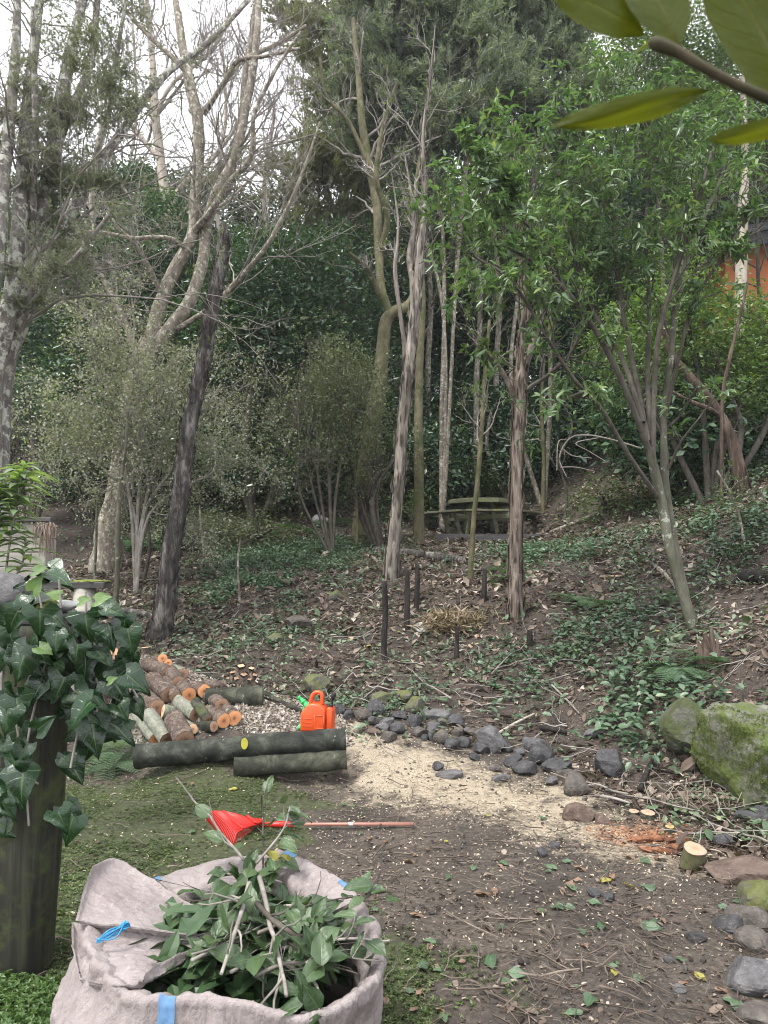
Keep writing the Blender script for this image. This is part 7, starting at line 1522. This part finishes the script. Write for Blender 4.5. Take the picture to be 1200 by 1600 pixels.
# green leaf scraps over the bank, clods in the mud
x, y = ground_pts(26000, 4.4, 17, .62, .4, 1.3); zd_, zm_, zb_, zk_, zr_ = zones(x, y); keep = rng.random(len(x)) < zk_*np.clip(.3+1.2*vnoise(np.stack([x, y, 0*x], -1), 1.1, 3), .05, .8); x = x[keep]; y = y[keep]; n = len(x); L = rng.gamma(4, .011, n)+.015
scatter('green_leaf_scraps', leaf_mat('fallen green scraps', [(.0, (.035, .06, .03)), (.4, (.075, .12, .06)), (.75, (.14, .19, .11)), (.93, (.24, .27, .19)), (1, (.34, .32, .08))], .45, .15, .5, 1.5), x, y, L, L*rng.uniform(.35, .6, n), T_SIX, 'small green leaves strewn over the bank', .02, .5)
CLOD = ICO_S = ico(1)
x, y = ground_pts(4500, 2.2, 6.2, .6, .3, 1.2); zd_, zm_, zb_, zk_, zr_ = zones(x, y); keep = rng.random(len(x)) < (1-zm_)*(1-zb_)*.8; x = x[keep]; y = y[keep]; n = len(x); s = .0025+rng.gamma(1.4, .0025, n)
mb = MB(); v, f = CLOD; p = np.stack([x, y, gz(x, y)+s*.3], -1); V = p[:, None]+v[None]*s[:, None, None]*rng.uniform(.6, 1.3, (n, 1, 3))*(1+.25*rng.normal(size=(n, len(v), 1))); F = (f[None]+(np.arange(n)*len(v))[:, None, None]).reshape(-1, 3); mb.add(V.reshape(-1, 3), F)
tag(mb.obj('grit', leaf_mat('mud clods and grit', [(.0, (.025, .021, .019)), (.6, (.075, .066, .058)), (.9, (.15, .135, .12)), (1, (.32, .29, .25))], .8, 0, .3, 3), None, False, (0, 0, 0)), 'clods and grit on the muddy yard', None, None, 'stuff')
# loose leaves lying in the yard: individuals
FG = blade_mesh('leaf', M['fallen_green'], pw((0, .03), (.15, .2), (.35, .31), (.6, .28), (.85, .13), (1, .005)), 7, .15, .1, .04, 0, 41)
FG2 = blade_mesh('leaf', M['fallen_green'], pw((0, .05), (.12, .3), (.25, .38), (.4, .27), (.52, .33), (.66, .2), (.8, .2), (1, .005)), 9, .1, .05, .06, .05, 42)
FY = blade_mesh('leaf', M['fallen_yellow'], pw((0, .03), (.2, .22), (.5, .3), (.8, .16), (1, .005)), 7, .2, .1, .05, 0, 43)
FB = blade_mesh('leaf', M['fallen_brown'], pw((0, .03), (.2, .2), (.5, .27), (.8, .15), (1, .005)), 7, .3, .2, .07, 0, 44)
def fallen(px, py, L, kind, label, group=None):
    b = hit(px, py)+[0, 0, .014]; me = {'g': FG, 'l': FG2, 'y': FY, 'b': FB}[kind]; a = rng.random()*6.28
    o = link('fallen_leaf', me, M=frameM(b, np.array([math.cos(a), math.sin(a), .05]), nrm(np.array([rng.normal()*.15, rng.normal()*.15-.1, 1.0])), L)); tag(o, label, 'leaf', group)
for px, py, L, k, lab in ((765, 1497, .12, 'g', 'long grey green leaf lying alone on the mud below the track'), (793, 1524, .09, 'g', 'grey green leaf with a pale stalk on the mud'), (925, 1562, .09, 'l', 'pale crinkled leaf low on the mud'), (1000, 1448, .11, 'l', 'large crinkled green leaf near the right stones'), (853, 1355, .09, 'l', 'lobed grey green leaf on the edge of the sawdust'), (878, 1348, .07, 'g', 'green leaf right of the lobed one on the sawdust edge'), (938, 1445, .09, 'g', 'dark green leaf mid mud'), (908, 1455, .07, 'g', 'small dark green leaf mid mud'),
    (900, 1395, .09, 'g', 'fresh green leaf in the leaf cluster on the mud'), (918, 1412, .08, 'g', 'narrow bright leaf under the leaf cluster'), (940, 1382, .09, 'y', 'yellow leaf above the dark stones on the mud'), (975, 1385, .07, 'y', 'pale yellow leaf near the leaf cluster'), (1085, 1526, .07, 'y', 'yellow leaf among the stones at the lower right'), (1165, 1585, .08, 'y', 'bright yellow leaf in the lower right corner'), (1150, 1585, .10, 'g', 'blue green leaf in the lower right corner'), (1023, 1393, .09, 'l', 'grey green leaf cluster near the stump'), (845, 1283, .08, 'g', 'green leaf lying on the red stone edge of the track'), (758, 1277, .05, 'y', 'small yellow leaf on the sawdust'), (700, 1320, .05, 'y', 'small yellow leaf on the mud near the track'),
    (298, 1305, .07, 'l', 'pale leaf lying left of the rake'), (372, 1235, .08, 'y', 'yellow leaf at the foot of the edging logs'), (430, 1222, .09, 'y', 'long yellow leaf in front of the lower log'), (490, 1206, .06, 'b', 'brown leaf below the end of the logs'), (520, 1207, .08, 'g', 'green leaf below the end of the logs'), (540, 1258, .06, 'g', 'small leaf on the moss before the track'), (575, 1315, .06, 'b', 'brown leaf below the rake handle'), (600, 1320, .06, 'b', 'pinkish brown leaf below the rake handle'), (155, 1230, .05, 'g', 'pale leaf near the ivy post on the moss'), (300, 1225, .06, 'b', 'brown leaf on the moss behind the rake'), (675, 1480, .06, 'b', 'brown curled leaf on the mud right of the bag'), (960, 1530, .06, 'y', 'yellow green leaf low on the mud'), (740, 1400, .10, 'b', 'dark reddish leaf on the mud'), (565, 1303, .05, 'g', 'green leaf under the rake handle end'), (905, 1233, .06, 'g', 'green leaf on the stone edge'), (960, 1282, .07, 'g', 'green leaf on the sawdust right of the red stone'), (1000, 1345, .09, 'g', 'green leaf below the orange rotten log'), (780, 1540, .07, 'g', 'small leaf near the lower bag rim'), (690, 1590, .06, 'g', 'leaf at the bottom edge on the moss')):
    fallen(px, py, L*.85, k, lab)
for i in range(60):
    px = rng.uniform(560, 1180); py = rng.uniform(1330, 1590); k = 'glbb'[rng.integers(0, 4)]; fallen(px, py, rng.uniform(.03, .07), k, {'g': 'small green leaf strewn on the muddy yard', 'l': 'small crinkled green leaf strewn on the muddy yard', 'b': 'small brown leaf strewn on the muddy yard'}[k], 'small leaves strewn on the mud')
for i in range(70):
    px = rng.uniform(100, 1050); py = rng.uniform(900, 1120); k = 'ggybbb'[rng.integers(0, 6)]; fallen(px, py, rng.uniform(.06, .12), k, {'g': 'green leaf fallen on the bank', 'y': 'yellow leaf fallen on the bank', 'b': 'pale brown leaf fallen on the bank'}[k], 'larger leaves fallen on the bank')

# ------------------------------------------------------------------ damp air
mb = MB(); bevel_box(mb, (0, 33, 17), (204, 176, 40), b=.5); hz_ = bpy.data.materials.new('damp air'); hz_.use_nodes = True; ht = hz_.node_tree; ht.nodes.clear()
pv = ht.nodes.new('ShaderNodeVolumePrincipled'); pv.inputs['Color'].default_value = (.86, .9, .92, 1); pv.inputs['Density'].default_value = .0009; pv.inputs['Anisotropy'].default_value = .2
ho_ = ht.nodes.new('ShaderNodeOutputMaterial'); ht.links.new(pv.outputs[0], ho_.inputs['Volume'])
o = mb.obj('haze', hz_, None, False, (0, 0, 0)); tag(o, 'thin damp air between the trees', None, None, 'stuff')
